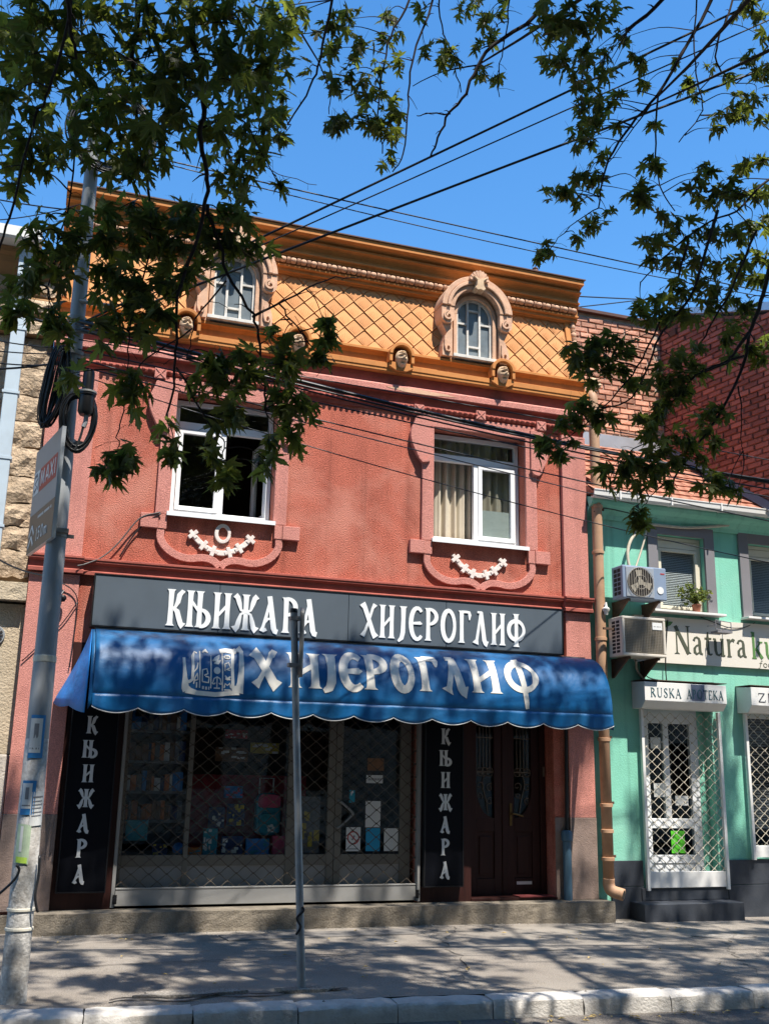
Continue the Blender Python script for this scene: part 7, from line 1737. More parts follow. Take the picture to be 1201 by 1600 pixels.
# ================================================================= TREES (stand on the near pavement, crowns reach over the street)
BRANCHES = [
('L', [(0.3,-7.55,5.414,0.0183),(0.337,-7.5,5.192,0.0162),(0.37,-7.45,5.072,0.015),(0.412,-7.4,4.815,0.014),(0.456,-7.35,4.695,0.013),(0.492,-7.3,4.537,0.0122),(0.49,-7.25,4.418,0.0113),(0.535,-7.2,4.309,0.0105),(0.558,-7.15,4.21,0.0097),(0.54,-7.1,4.067,0.0089),(0.495,-7.05,3.83,0.0081),(0.471,-7.0,3.719,0.0073),(0.485,-6.95,3.53,0.0065),(0.494,-6.9,3.369,0.0057),(0.479,-6.85,3.178,0.005)]),
('L', [(0.566,-7.05,4.201,0.0095),(0.653,-7.017,4.034,0.0082),(0.698,-6.983,3.897,0.0074),(0.841,-6.95,3.721,0.0067),(0.875,-6.917,3.634,0.0061),(0.917,-6.883,3.442,0.0055),(0.941,-6.85,3.289,0.005)]),
('L', [(0.841,-6.95,3.721,0.0073),(1.009,-6.883,3.862,0.0051),(1.232,-6.817,4.046,0.0037),(1.43,-6.75,4.126,0.0025)]),
('L', [(0.977,-6.9,3.831,0.0049),(1.037,-6.862,3.773,0.004),(1.125,-6.825,3.713,0.0035),(1.225,-6.787,3.623,0.003),(1.302,-6.75,3.563,0.0025)]),
('L', [(0.697,-7.0,3.849,0.0048),(0.564,-6.983,3.649,0.0037),(0.557,-6.967,3.577,0.003),(0.541,-6.95,3.453,0.0024)]),
('L', [(0.494,-6.95,3.398,0.0057),(0.669,-6.917,3.16,0.0042),(0.748,-6.883,3.083,0.0033),(0.744,-6.85,3.007,0.0025)]),
('L', [(0.551,-7.0,3.585,0.004),(0.357,-7.01,3.4,0.0035),(0.296,-7.02,3.264,0.0031),(0.267,-7.03,3.094,0.0029),(0.257,-7.04,3.006,0.0026),(0.27,-7.05,2.937,0.0024)]),
('L', [(0.139,-7.55,5.288,0.0183),(0.164,-7.41,4.905,0.0147),(0.161,-7.27,4.843,0.0124),(0.176,-7.13,4.744,0.0104),(0.216,-6.99,4.606,0.0085),(0.323,-6.85,4.279,0.0066)]),
('L', [(-0.17,-7.85,4.84,0.013),(-0.124,-7.75,4.575,0.0096),(-0.102,-7.65,4.509,0.0075),(-0.073,-7.55,4.463,0.0056)]),
('L', [(-0.11,-7.75,4.764,0.0067),(-0.133,-7.65,4.393,0.0061),(-0.18,-7.55,4.256,0.0057),(-0.219,-7.45,4.163,0.0054),(-0.263,-7.35,3.854,0.0052),(-0.299,-7.25,3.707,0.0049),(-0.33,-7.15,3.499,0.0046)]),
('L', [(0.316,-6.95,4.221,0.0057),(0.329,-6.95,3.937,0.0044),(0.276,-6.95,3.601,0.0037),(0.276,-6.95,3.411,0.003),(0.286,-6.95,3.288,0.0024)]),
('L', [(-0.033,-7.25,4.803,0.006),(-0.054,-7.117,4.488,0.0048),(-0.048,-6.983,4.173,0.004),(-0.102,-6.85,3.741,0.0033)]),
('L', [(0.161,-7.35,4.665,0.0059),(0.027,-7.25,4.753,0.0046),(-0.102,-7.15,4.689,0.0039),(-0.23,-7.05,4.59,0.0032)]),
('L', [(0.498,-7.25,4.572,0.006),(0.65,-7.1,4.892,0.0043),(0.813,-6.95,5.158,0.0032)]),
('L', [(0.516,-7.15,4.54,0.0062),(0.685,-7.05,4.719,0.0045),(0.841,-6.95,4.604,0.0034),(0.933,-6.85,4.539,0.0025)]),
('L', [(0.73,-6.95,4.542,0.0032),(0.84,-6.883,4.59,0.0025),(0.955,-6.817,4.601,0.0021),(1.178,-6.75,4.616,0.0017)]),
('L', [(1.373,-6.45,6.454,0.0108),(1.327,-6.35,6.153,0.0086),(1.291,-6.25,5.809,0.0072),(1.263,-6.15,5.669,0.006),(1.157,-6.05,5.44,0.0049)]),
('L', [(1.28,-6.25,5.783,0.0047),(1.385,-6.15,5.679,0.0036),(1.405,-6.05,5.57,0.0029)]),
('R', [(2.095,-5.85,7.326,0.0101),(2.028,-5.79,6.82,0.0082),(1.935,-5.73,6.604,0.007),(1.891,-5.67,6.352,0.006),(1.873,-5.61,5.982,0.0051),(1.945,-5.55,5.737,0.0042)]),
('R', [(2.241,-5.85,7.265,0.0101),(2.195,-5.79,6.87,0.0082),(2.081,-5.73,6.386,0.007),(2.07,-5.67,6.067,0.006),(2.064,-5.61,5.728,0.0051),(2.004,-5.55,5.611,0.0042)]),
('R', [(3.266,-5.95,7.509,0.0178),(2.976,-5.879,6.925,0.015),(2.654,-5.807,6.619,0.0132),(2.537,-5.736,6.402,0.0117),(2.479,-5.664,6.228,0.0103),(2.412,-5.593,6.155,0.009),(2.358,-5.521,5.981,0.0077),(2.324,-5.45,5.863,0.0065)]),
('R', [(2.429,-5.55,6.178,0.0064),(2.258,-5.525,6.146,0.0044),(2.195,-5.5,6.126,0.0032)]),
('R', [(2.6,-5.65,6.55,0.0063),(2.348,-5.6,6.465,0.0044),(2.149,-5.55,6.342,0.0032)]),
('R', [(2.249,-5.75,7.027,0.0062),(2.312,-5.683,6.776,0.0053),(2.42,-5.617,6.589,0.0047),(2.518,-5.55,6.37,0.0042)]),
('R', [(2.774,-5.85,7.105,0.006),(2.767,-5.783,6.776,0.0047),(2.746,-5.717,6.552,0.0039),(2.765,-5.65,6.338,0.0031)]),
('R', [(4.334,-6.25,7.592,0.0169),(4.256,-6.164,7.187,0.014),(4.1,-6.079,6.848,0.0122),(3.86,-5.993,6.385,0.0106),(3.691,-5.907,6.161,0.0092),(3.548,-5.821,5.894,0.0078),(3.54,-5.736,5.736,0.0065),(3.56,-5.65,5.608,0.0052)]),
('R', [(3.94,-6.45,7.179,0.0198),(3.702,-6.35,6.869,0.0145),(3.471,-6.25,6.628,0.0112)]),
('R', [(3.89,-5.95,6.423,0.0079),(3.905,-5.883,6.071,0.0062),(3.971,-5.817,5.785,0.0051),(4.134,-5.75,5.648,0.0041)]),
('R', [(4.539,-6.25,7.658,0.0094),(4.428,-6.2,7.21,0.008),(4.298,-6.15,6.85,0.0072),(4.34,-6.1,6.679,0.0065),(4.525,-6.05,6.628,0.0058)]),
('R', [(4.169,-6.15,7.398,0.0067),(4.123,-6.1,6.756,0.0056),(4.196,-6.05,6.487,0.005),(4.221,-6.0,6.312,0.0045),(4.06,-5.95,6.081,0.004)]),
('R', [(3.866,-5.9,6.37,0.006),(3.715,-5.825,6.142,0.0042),(3.592,-5.75,5.922,0.0031)]),
('R', [(4.736,-6.65,5.907,0.0207),(4.384,-6.614,5.221,0.0178),(4.273,-6.577,4.894,0.016),(4.227,-6.541,4.721,0.0144),(4.186,-6.505,4.537,0.013),(4.128,-6.468,4.383,0.0117),(4.116,-6.432,4.255,0.0105),(4.066,-6.395,4.077,0.0092),(3.92,-6.359,3.811,0.0081),(3.771,-6.323,3.604,0.0069),(3.635,-6.286,3.399,0.0058),(3.642,-6.25,3.331,0.0047)]),
('R', [(4.049,-6.55,4.327,0.0123),(3.964,-6.517,4.197,0.0091),(3.922,-6.483,4.13,0.0071),(3.781,-6.45,4.07,0.0054)]),
('R', [(4.08,-6.45,4.22,0.009),(3.881,-6.417,4.132,0.0075),(3.758,-6.383,4.061,0.0066),(3.665,-6.35,3.932,0.0058),(3.542,-6.317,3.837,0.0051),(3.508,-6.283,3.73,0.0044),(3.427,-6.25,3.612,0.0037)]),
('R', [(4.029,-6.45,4.004,0.0054),(4.066,-6.417,3.85,0.0042),(4.073,-6.383,3.679,0.0034),(4.109,-6.35,3.621,0.0028)]),
('R', [(3.959,-6.45,5.222,0.0108),(3.785,-6.393,4.665,0.0091),(3.674,-6.336,4.474,0.008),(3.59,-6.279,4.343,0.0071),(3.507,-6.221,4.119,0.0062),(3.437,-6.164,3.943,0.0054),(3.278,-6.107,3.876,0.0046),(3.213,-6.05,3.83,0.0039)]),
('R', [(4.17,-6.55,5.072,0.0088),(4.001,-6.483,4.662,0.0069),(3.86,-6.417,4.382,0.0057),(3.789,-6.35,4.257,0.0046)]),
('R', [(3.794,-6.35,5.008,0.0092),(3.697,-6.3,4.692,0.0074),(3.558,-6.25,4.363,0.0063),(3.466,-6.2,4.148,0.0054),(3.282,-6.15,3.913,0.0045),(3.103,-6.1,3.718,0.0037),(2.957,-6.05,3.627,0.0029)]),
('R', [(4.854,-6.45,5.862,0.0108),(4.447,-6.39,5.604,0.0086),(4.211,-6.33,5.342,0.0072),(3.99,-6.27,5.232,0.006),(3.715,-6.21,4.971,0.0049),(3.548,-6.15,4.782,0.0038)]),
('R', [(3.751,-6.35,3.594,0.0055),(3.567,-6.317,3.622,0.0043),(3.358,-6.283,3.565,0.0035),(3.237,-6.25,3.396,0.0028)]),
('R', [(3.625,-6.3,3.394,0.0046),(3.486,-6.275,3.296,0.0032),(3.405,-6.25,3.172,0.0022)]),
('R', [(3.56,-5.65,5.608,0.0046),(3.392,-5.617,5.487,0.0036),(3.224,-5.583,5.292,0.0031),(3.164,-5.55,5.222,0.0025)])]
CLUSTERS = [
('L',-0.349,-7.45,4.688,0.15,16),('L',-0.22,-7.45,4.693,0.15,16),('L',-0.066,-7.45,4.739,0.15,16),('L',0.068,-7.45,4.745,0.138,14),
('L',0.228,-7.45,4.825,0.15,16),('L',0.393,-7.45,4.89,0.138,14),('L',0.537,-7.45,4.915,0.138,14),('L',-0.302,-7.45,4.48,0.138,14),
('L',-0.146,-7.45,4.46,0.125,14),('L',0.005,-7.45,4.532,0.138,14),('L',0.297,-7.45,4.645,0.138,16),('L',0.547,-7.45,4.748,0.138,16),
('L',0.688,-7.45,4.856,0.125,12),('L',-0.308,-7.45,4.292,0.125,12),('L',-0.176,-7.45,4.234,0.138,12),('L',0.256,-7.45,4.439,0.15,18),
('L',0.39,-7.45,4.506,0.138,14),('L',0.613,-7.45,4.598,0.138,16),('L',0.755,-7.45,4.704,0.1,10),('L',0.8,-7.15,5.192,0.121,11),
('L',0.878,-7.15,5.271,0.108,8),('L',0.904,-7.15,5.053,0.108,9),('L',0.744,-7.15,4.72,0.121,12),('L',0.835,-7.15,4.797,0.108,10),
('L',0.55,-7.15,4.583,0.135,13),('L',0.348,-7.15,4.465,0.148,15),('L',0.171,-7.15,4.489,0.135,13),('L',0.007,-7.15,4.415,0.135,13),
('L',-0.093,-7.15,4.292,0.121,10),('L',-0.223,-7.15,4.228,0.121,9),('L',-0.295,-7.15,4.148,0.108,8),('L',0.244,-7.15,4.305,0.135,13),
('L',0.129,-7.15,4.311,0.135,13),('L',0.051,-7.15,4.56,0.135,13),('L',0.15,-7.15,4.757,0.121,11),('L',-0.254,-7.15,4.817,0.148,14),
('L',-0.311,-7.15,4.304,0.108,9),('L',0.661,-6.95,4.634,0.113,11),('L',0.656,-6.95,4.453,0.101,9),('L',0.788,-6.95,4.683,0.099,10),
('L',0.882,-6.95,4.779,0.085,8),('L',0.913,-6.95,4.457,0.039,3),('L',0.826,-6.95,4.564,0.056,4),('L',0.769,-6.95,4.425,0.062,5),
('L',0.73,-6.95,4.258,0.096,10),('L',0.819,-6.95,4.084,0.09,10),('L',0.679,-6.95,4.056,0.113,12),('L',0.58,-6.95,4.156,0.113,12),
('L',0.484,-6.95,4.205,0.099,10),('L',0.433,-6.95,4.058,0.113,12),('L',0.56,-6.95,3.982,0.101,10),('L',0.381,-6.95,3.947,0.107,11),
('L',0.337,-6.95,4.14,0.101,10),('L',0.687,-6.95,4.179,0.101,10),('L',0.264,-6.95,4.125,0.09,8),('L',0.16,-6.95,4.136,0.09,8),
('L',0.231,-6.95,3.984,0.101,10),('L',0.116,-6.95,3.961,0.096,9),('L',0.007,-6.95,3.907,0.101,10),('L',-0.067,-6.95,3.795,0.101,10),
('L',-0.155,-6.95,3.843,0.09,8),('L',-0.197,-6.95,3.708,0.101,10),('L',-0.143,-6.95,4.006,0.085,7),('L',0.02,-6.95,4.073,0.079,6),
('L',-0.03,-6.95,3.997,0.073,6),('L',-0.192,-6.95,3.932,0.073,6),('L',0.186,-6.95,3.811,0.101,10),('L',0.277,-6.95,3.763,0.101,10),
('L',0.392,-6.95,3.8,0.101,10),('L',0.345,-6.95,3.645,0.096,9),('L',0.228,-6.95,3.657,0.096,9),('L',0.182,-6.95,3.522,0.073,6),
('L',0.479,-6.95,3.833,0.085,8),('L',0.133,-6.95,3.769,0.085,8),('L',0.418,-6.95,3.642,0.056,5),('L',0.352,-6.95,3.55,0.062,5),
('L',-0.086,-6.85,3.583,0.069,6),('L',0.003,-6.85,3.534,0.069,6),('L',-0.048,-6.85,3.621,0.052,4),('L',0.021,-6.85,3.333,0.058,5),
('L',-0.239,-6.85,3.588,0.075,6),('L',-0.191,-6.85,3.66,0.075,6),('L',0.253,-7.05,3.247,0.072,7),('L',0.318,-7.05,3.196,0.066,6),
('L',0.291,-7.05,3.283,0.055,5),('L',0.269,-7.05,2.879,0.083,8),('L',0.218,-7.05,2.844,0.066,6),('L',0.291,-7.05,2.94,0.061,6),
('L',0.255,-7.05,2.819,0.05,4),('L',0.491,-6.95,3.04,0.062,6),('L',0.516,-6.95,2.967,0.045,4),('L',0.476,-6.95,3.13,0.034,3),
('L',0.618,-6.95,3.321,0.079,7),('L',0.704,-6.95,3.382,0.079,7),('L',0.796,-6.95,3.363,0.073,7),('L',0.869,-6.95,3.423,0.073,7),
('L',0.656,-6.95,3.422,0.062,5),('L',0.713,-6.95,3.48,0.068,6),('L',0.819,-6.95,3.496,0.056,5),('L',0.745,-6.95,3.181,0.062,6),
('L',0.717,-6.95,2.914,0.068,7),('L',0.762,-6.95,2.889,0.045,4),('L',0.68,-6.95,3.033,0.039,3),('L',0.773,-6.95,3.232,0.045,4),
('L',1.018,-6.85,3.399,0.069,7),('L',1.1,-6.85,3.378,0.069,7),('L',1.046,-6.85,3.503,0.063,6),('L',1.134,-6.85,3.316,0.063,6),
('L',1.074,-6.85,3.225,0.063,6),('L',1.023,-6.85,3.301,0.052,5),('L',0.956,-6.85,3.049,0.046,4),('L',0.95,-6.85,2.984,0.035,3),
('L',0.968,-6.85,3.131,0.04,3),('L',1.006,-6.85,3.666,0.052,5),('L',0.957,-6.85,3.692,0.04,4),('L',1.109,-6.85,3.148,0.04,3),
('L',1.058,-6.85,3.59,0.058,5),('L',1.172,-6.85,3.591,0.052,5),('L',1.238,-6.85,3.618,0.046,4),('L',1.214,-6.85,3.805,0.04,4),
('L',1.25,-6.85,3.741,0.035,3),('L',1.235,-6.85,3.687,0.04,4),('L',0.995,-6.85,3.563,0.046,4),('L',1.161,-6.15,6.171,0.093,8),
('L',1.068,-6.15,5.981,0.08,6),('L',1.035,-6.15,5.41,0.066,5),('L',1.1,-6.15,5.273,0.06,5),('L',0.883,-6.15,6.089,0.133,9),
('L',1.239,-6.15,5.754,0.033,2),('R',1.498,-5.65,6.566,0.102,9),('R',1.633,-5.65,6.658,0.102,9),('R',1.527,-5.65,6.395,0.087,7),
('R',1.708,-5.65,6.471,0.102,9),('R',1.646,-5.65,6.249,0.094,8),('R',1.559,-5.65,6.125,0.073,5),('R',1.829,-5.65,6.299,0.102,8),
('R',1.765,-5.65,6.078,0.102,9),('R',1.634,-5.65,5.871,0.094,8),('R',1.547,-5.65,5.8,0.065,5),('R',1.861,-5.65,5.902,0.094,8),
('R',1.903,-5.65,6.114,0.087,7),('R',1.956,-5.65,5.801,0.08,7),('R',1.936,-5.65,5.624,0.065,6),('R',1.793,-5.65,5.861,0.087,7),
('R',1.94,-5.65,6.589,0.08,6),('R',1.889,-5.65,6.759,0.087,7),('R',2.015,-5.65,6.401,0.065,5),('R',1.975,-5.65,5.981,0.065,5),
('R',2.153,-5.65,6.89,0.051,4),('R',2.376,-5.65,6.633,0.065,6),('R',2.436,-5.65,6.569,0.058,5),('R',2.327,-5.65,6.513,0.044,3),
('R',2.205,-5.65,6.585,0.044,3),('R',2.551,-5.65,7.036,0.08,7),('R',2.678,-5.65,6.991,0.073,6),('R',2.703,-5.65,6.806,0.058,5),
('R',2.65,-5.65,6.521,0.058,5),('R',2.751,-5.65,6.495,0.044,3),('R',2.601,-5.65,6.696,0.044,3),('R',2.475,-5.65,7.003,0.051,4),
('R',2.808,-5.65,7.085,0.051,4),('R',2.337,-7.15,5.7,0.092,9),('R',2.499,-7.15,5.769,0.102,10),('R',2.663,-7.15,5.775,0.092,9),
('R',2.414,-7.15,5.618,0.075,7),('R',2.577,-7.15,5.665,0.075,7),('R',3.087,-5.85,6.574,0.084,8),('R',3.216,-5.85,6.583,0.091,9),
('R',3.376,-5.85,6.681,0.098,9),('R',3.539,-5.85,6.78,0.091,8),('R',3.68,-5.85,6.931,0.07,5),('R',3.29,-5.85,6.442,0.091,8),
('R',3.448,-5.85,6.484,0.091,8),('R',3.586,-5.85,6.629,0.077,6),('R',3.388,-5.85,6.255,0.091,8),('R',3.521,-5.85,6.316,0.084,7),
('R',3.311,-5.85,6.289,0.07,5),('R',3.631,-5.85,6.425,0.056,4),('R',3.836,-5.85,6.752,0.056,5),('R',3.883,-5.85,6.6,0.049,4),
('R',3.621,-5.85,6.182,0.049,4),('R',3.784,-5.85,6.821,0.042,3),('R',3.247,-5.85,6.781,0.077,6),('R',3.635,-5.85,7.171,0.07,5),
('R',3.436,-5.85,6.162,0.056,4),('R',3.395,-5.65,6.203,0.065,6),('R',3.527,-5.65,6.182,0.065,6),('R',3.418,-5.65,6.102,0.051,4),
('R',3.49,-5.65,5.88,0.08,7),('R',3.383,-5.65,5.803,0.073,6),('R',3.275,-5.65,5.675,0.08,7),('R',3.182,-5.65,5.655,0.058,4),
('R',3.541,-5.65,5.813,0.065,5),('R',3.404,-5.65,5.652,0.051,4),('R',3.631,-5.65,6.072,0.036,3),('R',3.53,-5.65,5.498,0.065,6),
('R',3.448,-5.65,5.404,0.051,5),('R',3.638,-5.65,5.572,0.036,3),('R',3.101,-5.65,5.208,0.051,4),('R',3.069,-5.65,5.128,0.044,4),
('R',3.15,-5.65,5.168,0.036,3),('R',3.368,-5.65,5.337,0.029,2),('R',4.225,-5.95,6.51,0.048,4),('R',4.144,-5.95,6.543,0.034,3),
('R',4.387,-5.95,6.83,0.048,4),('R',3.85,-5.95,6.173,0.034,3),('R',3.807,-5.95,5.849,0.041,4),('R',3.886,-5.95,5.842,0.034,3),
('R',3.689,-5.95,5.593,0.055,5),('R',3.766,-5.95,5.559,0.055,5),('R',3.719,-5.95,5.676,0.034,3),('R',4.074,-5.95,6.772,0.028,2),
('R',4.177,-5.95,6.634,0.041,3),('R',4.488,-6.25,6.692,0.078,7),('R',4.593,-6.25,6.612,0.085,8),('R',4.349,-6.25,6.334,0.072,6),
('R',4.518,-6.25,6.378,0.078,7),('R',4.227,-6.25,6.146,0.072,6),('R',4.362,-6.25,6.154,0.072,6),('R',4.556,-6.25,6.176,0.059,5),
('R',4.647,-6.25,6.9,0.065,5),('R',4.306,-6.25,6.481,0.052,4),('R',4.165,-6.25,6.028,0.046,4),('R',4.637,-6.25,7.12,0.085,7),
('R',4.525,-6.25,7.142,0.072,5),('R',4.403,-6.25,7.023,0.046,3),('R',4.061,-6.25,5.675,0.065,6),('R',4.185,-6.25,5.578,0.072,7),
('R',4.386,-6.25,5.774,0.072,7),('R',4.528,-6.25,5.859,0.072,6),('R',4.284,-6.25,5.501,0.078,8),('R',4.451,-6.25,5.587,0.078,8),
('R',4.072,-6.25,5.455,0.072,7),('R',3.944,-6.25,5.476,0.065,6),('R',3.977,-6.25,5.581,0.046,4),('R',3.801,-6.25,5.204,0.085,8),
('R',3.695,-6.25,5.087,0.078,7),('R',3.897,-6.25,5.128,0.091,9),('R',4.054,-6.25,5.208,0.091,9),('R',4.208,-6.25,5.191,0.091,9),
('R',4.372,-6.25,5.273,0.091,9),('R',4.511,-6.25,5.351,0.078,7),('R',3.652,-6.25,5.22,0.059,5),('R',3.543,-6.25,5.01,0.059,5),
('R',3.735,-6.25,4.931,0.085,8),('R',3.91,-6.25,4.941,0.091,9),('R',4.089,-6.25,4.976,0.091,9),('R',4.242,-6.25,4.958,0.085,8),
('R',4.436,-6.25,5.091,0.078,7),('R',3.588,-6.25,4.926,0.052,4),('R',3.576,-6.35,4.602,0.077,8),('R',3.7,-6.35,4.669,0.077,8),
('R',3.847,-6.35,4.696,0.083,8),('R',3.994,-6.35,4.677,0.077,7),('R',4.147,-6.35,4.728,0.077,7),('R',4.312,-6.35,4.875,0.064,5),
('R',3.617,-6.35,4.476,0.077,7),('R',3.762,-6.35,4.501,0.077,7),('R',3.912,-6.35,4.572,0.07,6),('R',4.215,-6.35,4.625,0.057,5),
('R',4.131,-6.35,4.519,0.064,5),('R',4.045,-6.35,4.37,0.064,5),('R',4.218,-6.35,4.353,0.051,4),('R',4.286,-6.35,4.274,0.045,4),
('R',4.347,-6.35,4.396,0.045,4),('R',4.061,-6.35,4.261,0.045,3),('R',3.512,-6.15,4.546,0.06,6),('R',3.583,-6.15,4.513,0.046,4),
('R',3.54,-6.15,4.619,0.033,3),('R',3.313,-6.15,4.333,0.073,7),('R',3.217,-6.15,4.273,0.073,7),('R',3.123,-6.15,4.214,0.073,7),
('R',3.052,-6.15,4.16,0.06,6),('R',3.095,-6.15,4.08,0.06,5),('R',3.332,-6.15,4.225,0.073,7),('R',3.236,-6.15,4.166,0.053,4),
('R',3.454,-6.15,4.334,0.053,5),('R',3.374,-6.15,4.122,0.053,5),('R',3.441,-6.15,4.045,0.046,4),('R',3.515,-6.15,4.099,0.04,3),
('R',3.281,-6.15,4.13,0.046,4),('R',3.008,-6.15,4.218,0.046,4),('R',3.162,-6.15,4.025,0.04,3),('R',3.646,-6.35,4.174,0.083,9),
('R',3.769,-6.35,4.237,0.077,8),('R',3.569,-6.35,4.054,0.083,9),('R',3.686,-6.35,4.05,0.083,9),('R',3.584,-6.35,3.907,0.07,7),
('R',3.681,-6.35,3.964,0.07,7),('R',3.808,-6.35,4.112,0.057,5),('R',3.509,-6.35,3.813,0.057,6),('R',3.436,-6.35,3.719,0.057,6),
('R',3.409,-6.35,3.633,0.045,4),('R',3.37,-6.35,3.752,0.038,3),('R',3.495,-6.35,3.979,0.064,6),('R',3.065,-6.15,3.84,0.066,7),
('R',2.996,-6.15,3.768,0.066,7),('R',3.155,-6.15,3.832,0.053,5),('R',2.949,-6.15,3.699,0.053,5),('R',3.199,-6.15,3.774,0.046,5),
('R',3.061,-6.15,3.714,0.04,3),('R',2.88,-6.15,3.545,0.066,7),('R',2.815,-6.15,3.578,0.046,5),('R',2.922,-6.15,3.489,0.046,4),
('R',2.791,-6.15,3.494,0.033,3),('R',3.268,-6.15,3.805,0.033,3),('R',3.013,-6.15,3.603,0.033,3),('R',3.911,-6.35,3.868,0.064,6),
('R',3.981,-6.35,3.835,0.045,4),('R',3.835,-6.35,3.794,0.045,4),('R',3.92,-6.35,3.657,0.045,5),('R',3.854,-6.35,3.733,0.038,3),
('R',3.616,-6.35,3.66,0.077,8),('R',3.496,-6.35,3.562,0.077,8),('R',3.357,-6.35,3.484,0.083,9),('R',3.222,-6.35,3.447,0.077,8),
('R',3.11,-6.35,3.374,0.057,5),('R',3.285,-6.35,3.374,0.077,7),('R',3.42,-6.35,3.41,0.077,8),('R',3.559,-6.35,3.467,0.07,7),
('R',3.678,-6.35,3.543,0.064,6),('R',3.73,-6.35,3.633,0.051,4),('R',3.792,-6.35,3.516,0.045,4),('R',3.172,-6.35,3.302,0.045,4),
('R',3.881,-6.35,3.443,0.051,5),('R',3.972,-6.35,3.391,0.051,5),('R',4.038,-6.35,3.337,0.038,4),('R',3.806,-6.35,3.373,0.038,3),
('R',3.921,-6.35,3.344,0.045,4),('R',3.347,-6.35,3.281,0.045,4),('R',3.528,-6.35,3.321,0.045,3),('R',3.373,-6.3,3.157,0.064,7),
('R',3.391,-6.3,3.079,0.045,4),('R',3.327,-6.3,3.133,0.039,3)]

HALF = [(0.0, 0.30, 0), ]
def leaf_outline():
    # half outline of a silver maple leaf: (angle from the tip axis, radius), tip at 0
    h = [(0, 1.0), (5, 0.80), (9, 0.82), (9, 0.70), (17, 0.68), (15, 0.52), (20, 0.40), (25, 0.34), (30, 0.46), (33, 0.62), (38, 0.60), (42, 0.86), (46, 0.60), (52, 0.62), (52, 0.48), (59, 0.37), (70, 0.30), (82, 0.42), (92, 0.58), (97, 0.40), (112, 0.26), (140, 0.14), (165, 0.10)]
    pts = [(r*sin(radians(a)), r*cos(radians(a))) for a, r in h]
    left = [(-x, y) for x, y in pts[1:]][::-1]
    return pts+left
OUT = leaf_outline()
def leaf_proto(seed, droop):
    r = random.Random(seed); vs = [(0, 0, 0)]
    for x, y in OUT:
        rr = math.hypot(x, y)
        z = -droop*rr*rr+0.10*abs(x)-0.06*abs(x)*y+0.03*r.uniform(-1, 1)*rr
        vs.append((x*r.uniform(0.94, 1.06), y, z))
    n = len(OUT); fs = [(0, 1+(i+1) % n, 1+i) for i in range(n)]
    # stalk
    b = len(vs); vs += [(-0.012, -0.08, 0.0), (0.012, -0.08, 0.0), (0.008, -0.75, 0.14), (-0.008, -0.75, 0.14)]; fs.append((b, b+1, b+2, b+3))
    # base of the leaf at the end of the stalk
    return [Vector(v) for v in vs], fs
PROTO = [leaf_proto(k, d) for k, d in enumerate((0.10, 0.30, 0.55, 0.18, 0.42))]
FAR = []
for k in range(3):      # simpler leaf for the crown above
    o = [(0, 1.0), (14, .42), (40, .86), (62, .32), (92, .58), (130, .2)]
    p = [(r_*sin(radians(a)), r_*cos(radians(a))) for a, r_ in o]; p = p+[(-x, y) for x, y in p[1:]][::-1]
    FAR.append(([Vector((0, 0, 0))]+[Vector((x, y, -0.2*(x*x+y*y))) for x, y in p], [(0, 1+(i+1) % len(p), 1+i) for i in range(len(p))]))
def leaf_rot(r, down=0.5):
    # leaf axis hangs outwards and down, blade faces the sky more or less
    az = r.uniform(0, 2*pi); pitch = r.gauss(-0.55*down*2, 0.45)
    ax = Vector((cos(az)*cos(pitch), sin(az)*cos(pitch), sin(pitch)))
    upv = (Vector((0, 0, 1))-ax*ax.z)
    if upv.length < 1e-3: upv = Vector((1, 0, 0))-ax*ax.x
    upv.normalize(); upv.rotate(Quaternion(ax, r.gauss(0, 0.6)))
    sx = ax.cross(upv)
    return Matrix((sx, ax, upv)).transposed()
CROWN_N, CROWN_DROP, CROWN_L, CROWN_R = 19, 0.0, 3200, 3100
TREES = {}
for key, base, lab in (('L', (-2.6, -10.9, 0.0), 'silver maple whose dark leafy branches hang over the left side of the picture'), ('R', (5.2, -10.7, 0.0), 'silver maple whose thin bare twigs and leaf sprays hang over the right side')):
    t = thing('maple_tree', lab, 'tree', base, 'silver maples over the street')
    q = MB(); bx, by, bz = base
    P = [(bx, by, -0.1), (bx, by, 0.3), (bx+0.05, by+0.05, 1.5), (bx+0.1, by+0.1, 3.2), (bx+0.15, by+0.3, 4.6), (bx+0.2, by+0.8, 7.0), (bx+0.3, by+1.4, 10.0)]
    q.tube(catmull(P, 4), [0.30-0.26*(i/24)**0.9 if i > 1 else 0.36 for i in range(25)], 14); q.build('trunk', 'bark', t, smooth='all', recalc=False)
    TREES[key] = t
# limbs from the trunk to the hanging branches
LIMBS = {'L': [], 'R': []}
for key, br in BRANCHES:
    t = TREES[key]; q = MB()
    P = catmull([b[:3] for b in br], 4); R_ = []
    for i in range(len(br)-1):
        for k in range(4): R_.append(br[i][3]+(br[i+1][3]-br[i][3])*k/4)
    R_.append(br[-1][3])
    r = random.Random(int(abs(br[0][0])*977)+len(br))
    P = [p+Vector((r.gauss(0, .004), r.gauss(0, .004), r.gauss(0, .004))) for p in P]
    q.tube(P, R_, 7)
    # little side spurs
    for i in range(2, len(P)-1, 3):
        d = Vector((r.gauss(0, 1), r.gauss(0, 1), r.gauss(0, .7)-0.3)).normalized()*r.uniform(0.03, 0.12)
        q.tube([P[i], P[i]+d*0.5+Vector((0, 0, 0.01)), P[i]+d], [R_[i]*0.5, R_[i]*0.35, 0.0015], 4)
    q.build('branch', 'twig', t, smooth='all', recalc=False)
    LIMBS[key].append((P[0], R_[0]))
tops = {'L': [], 'R': []}
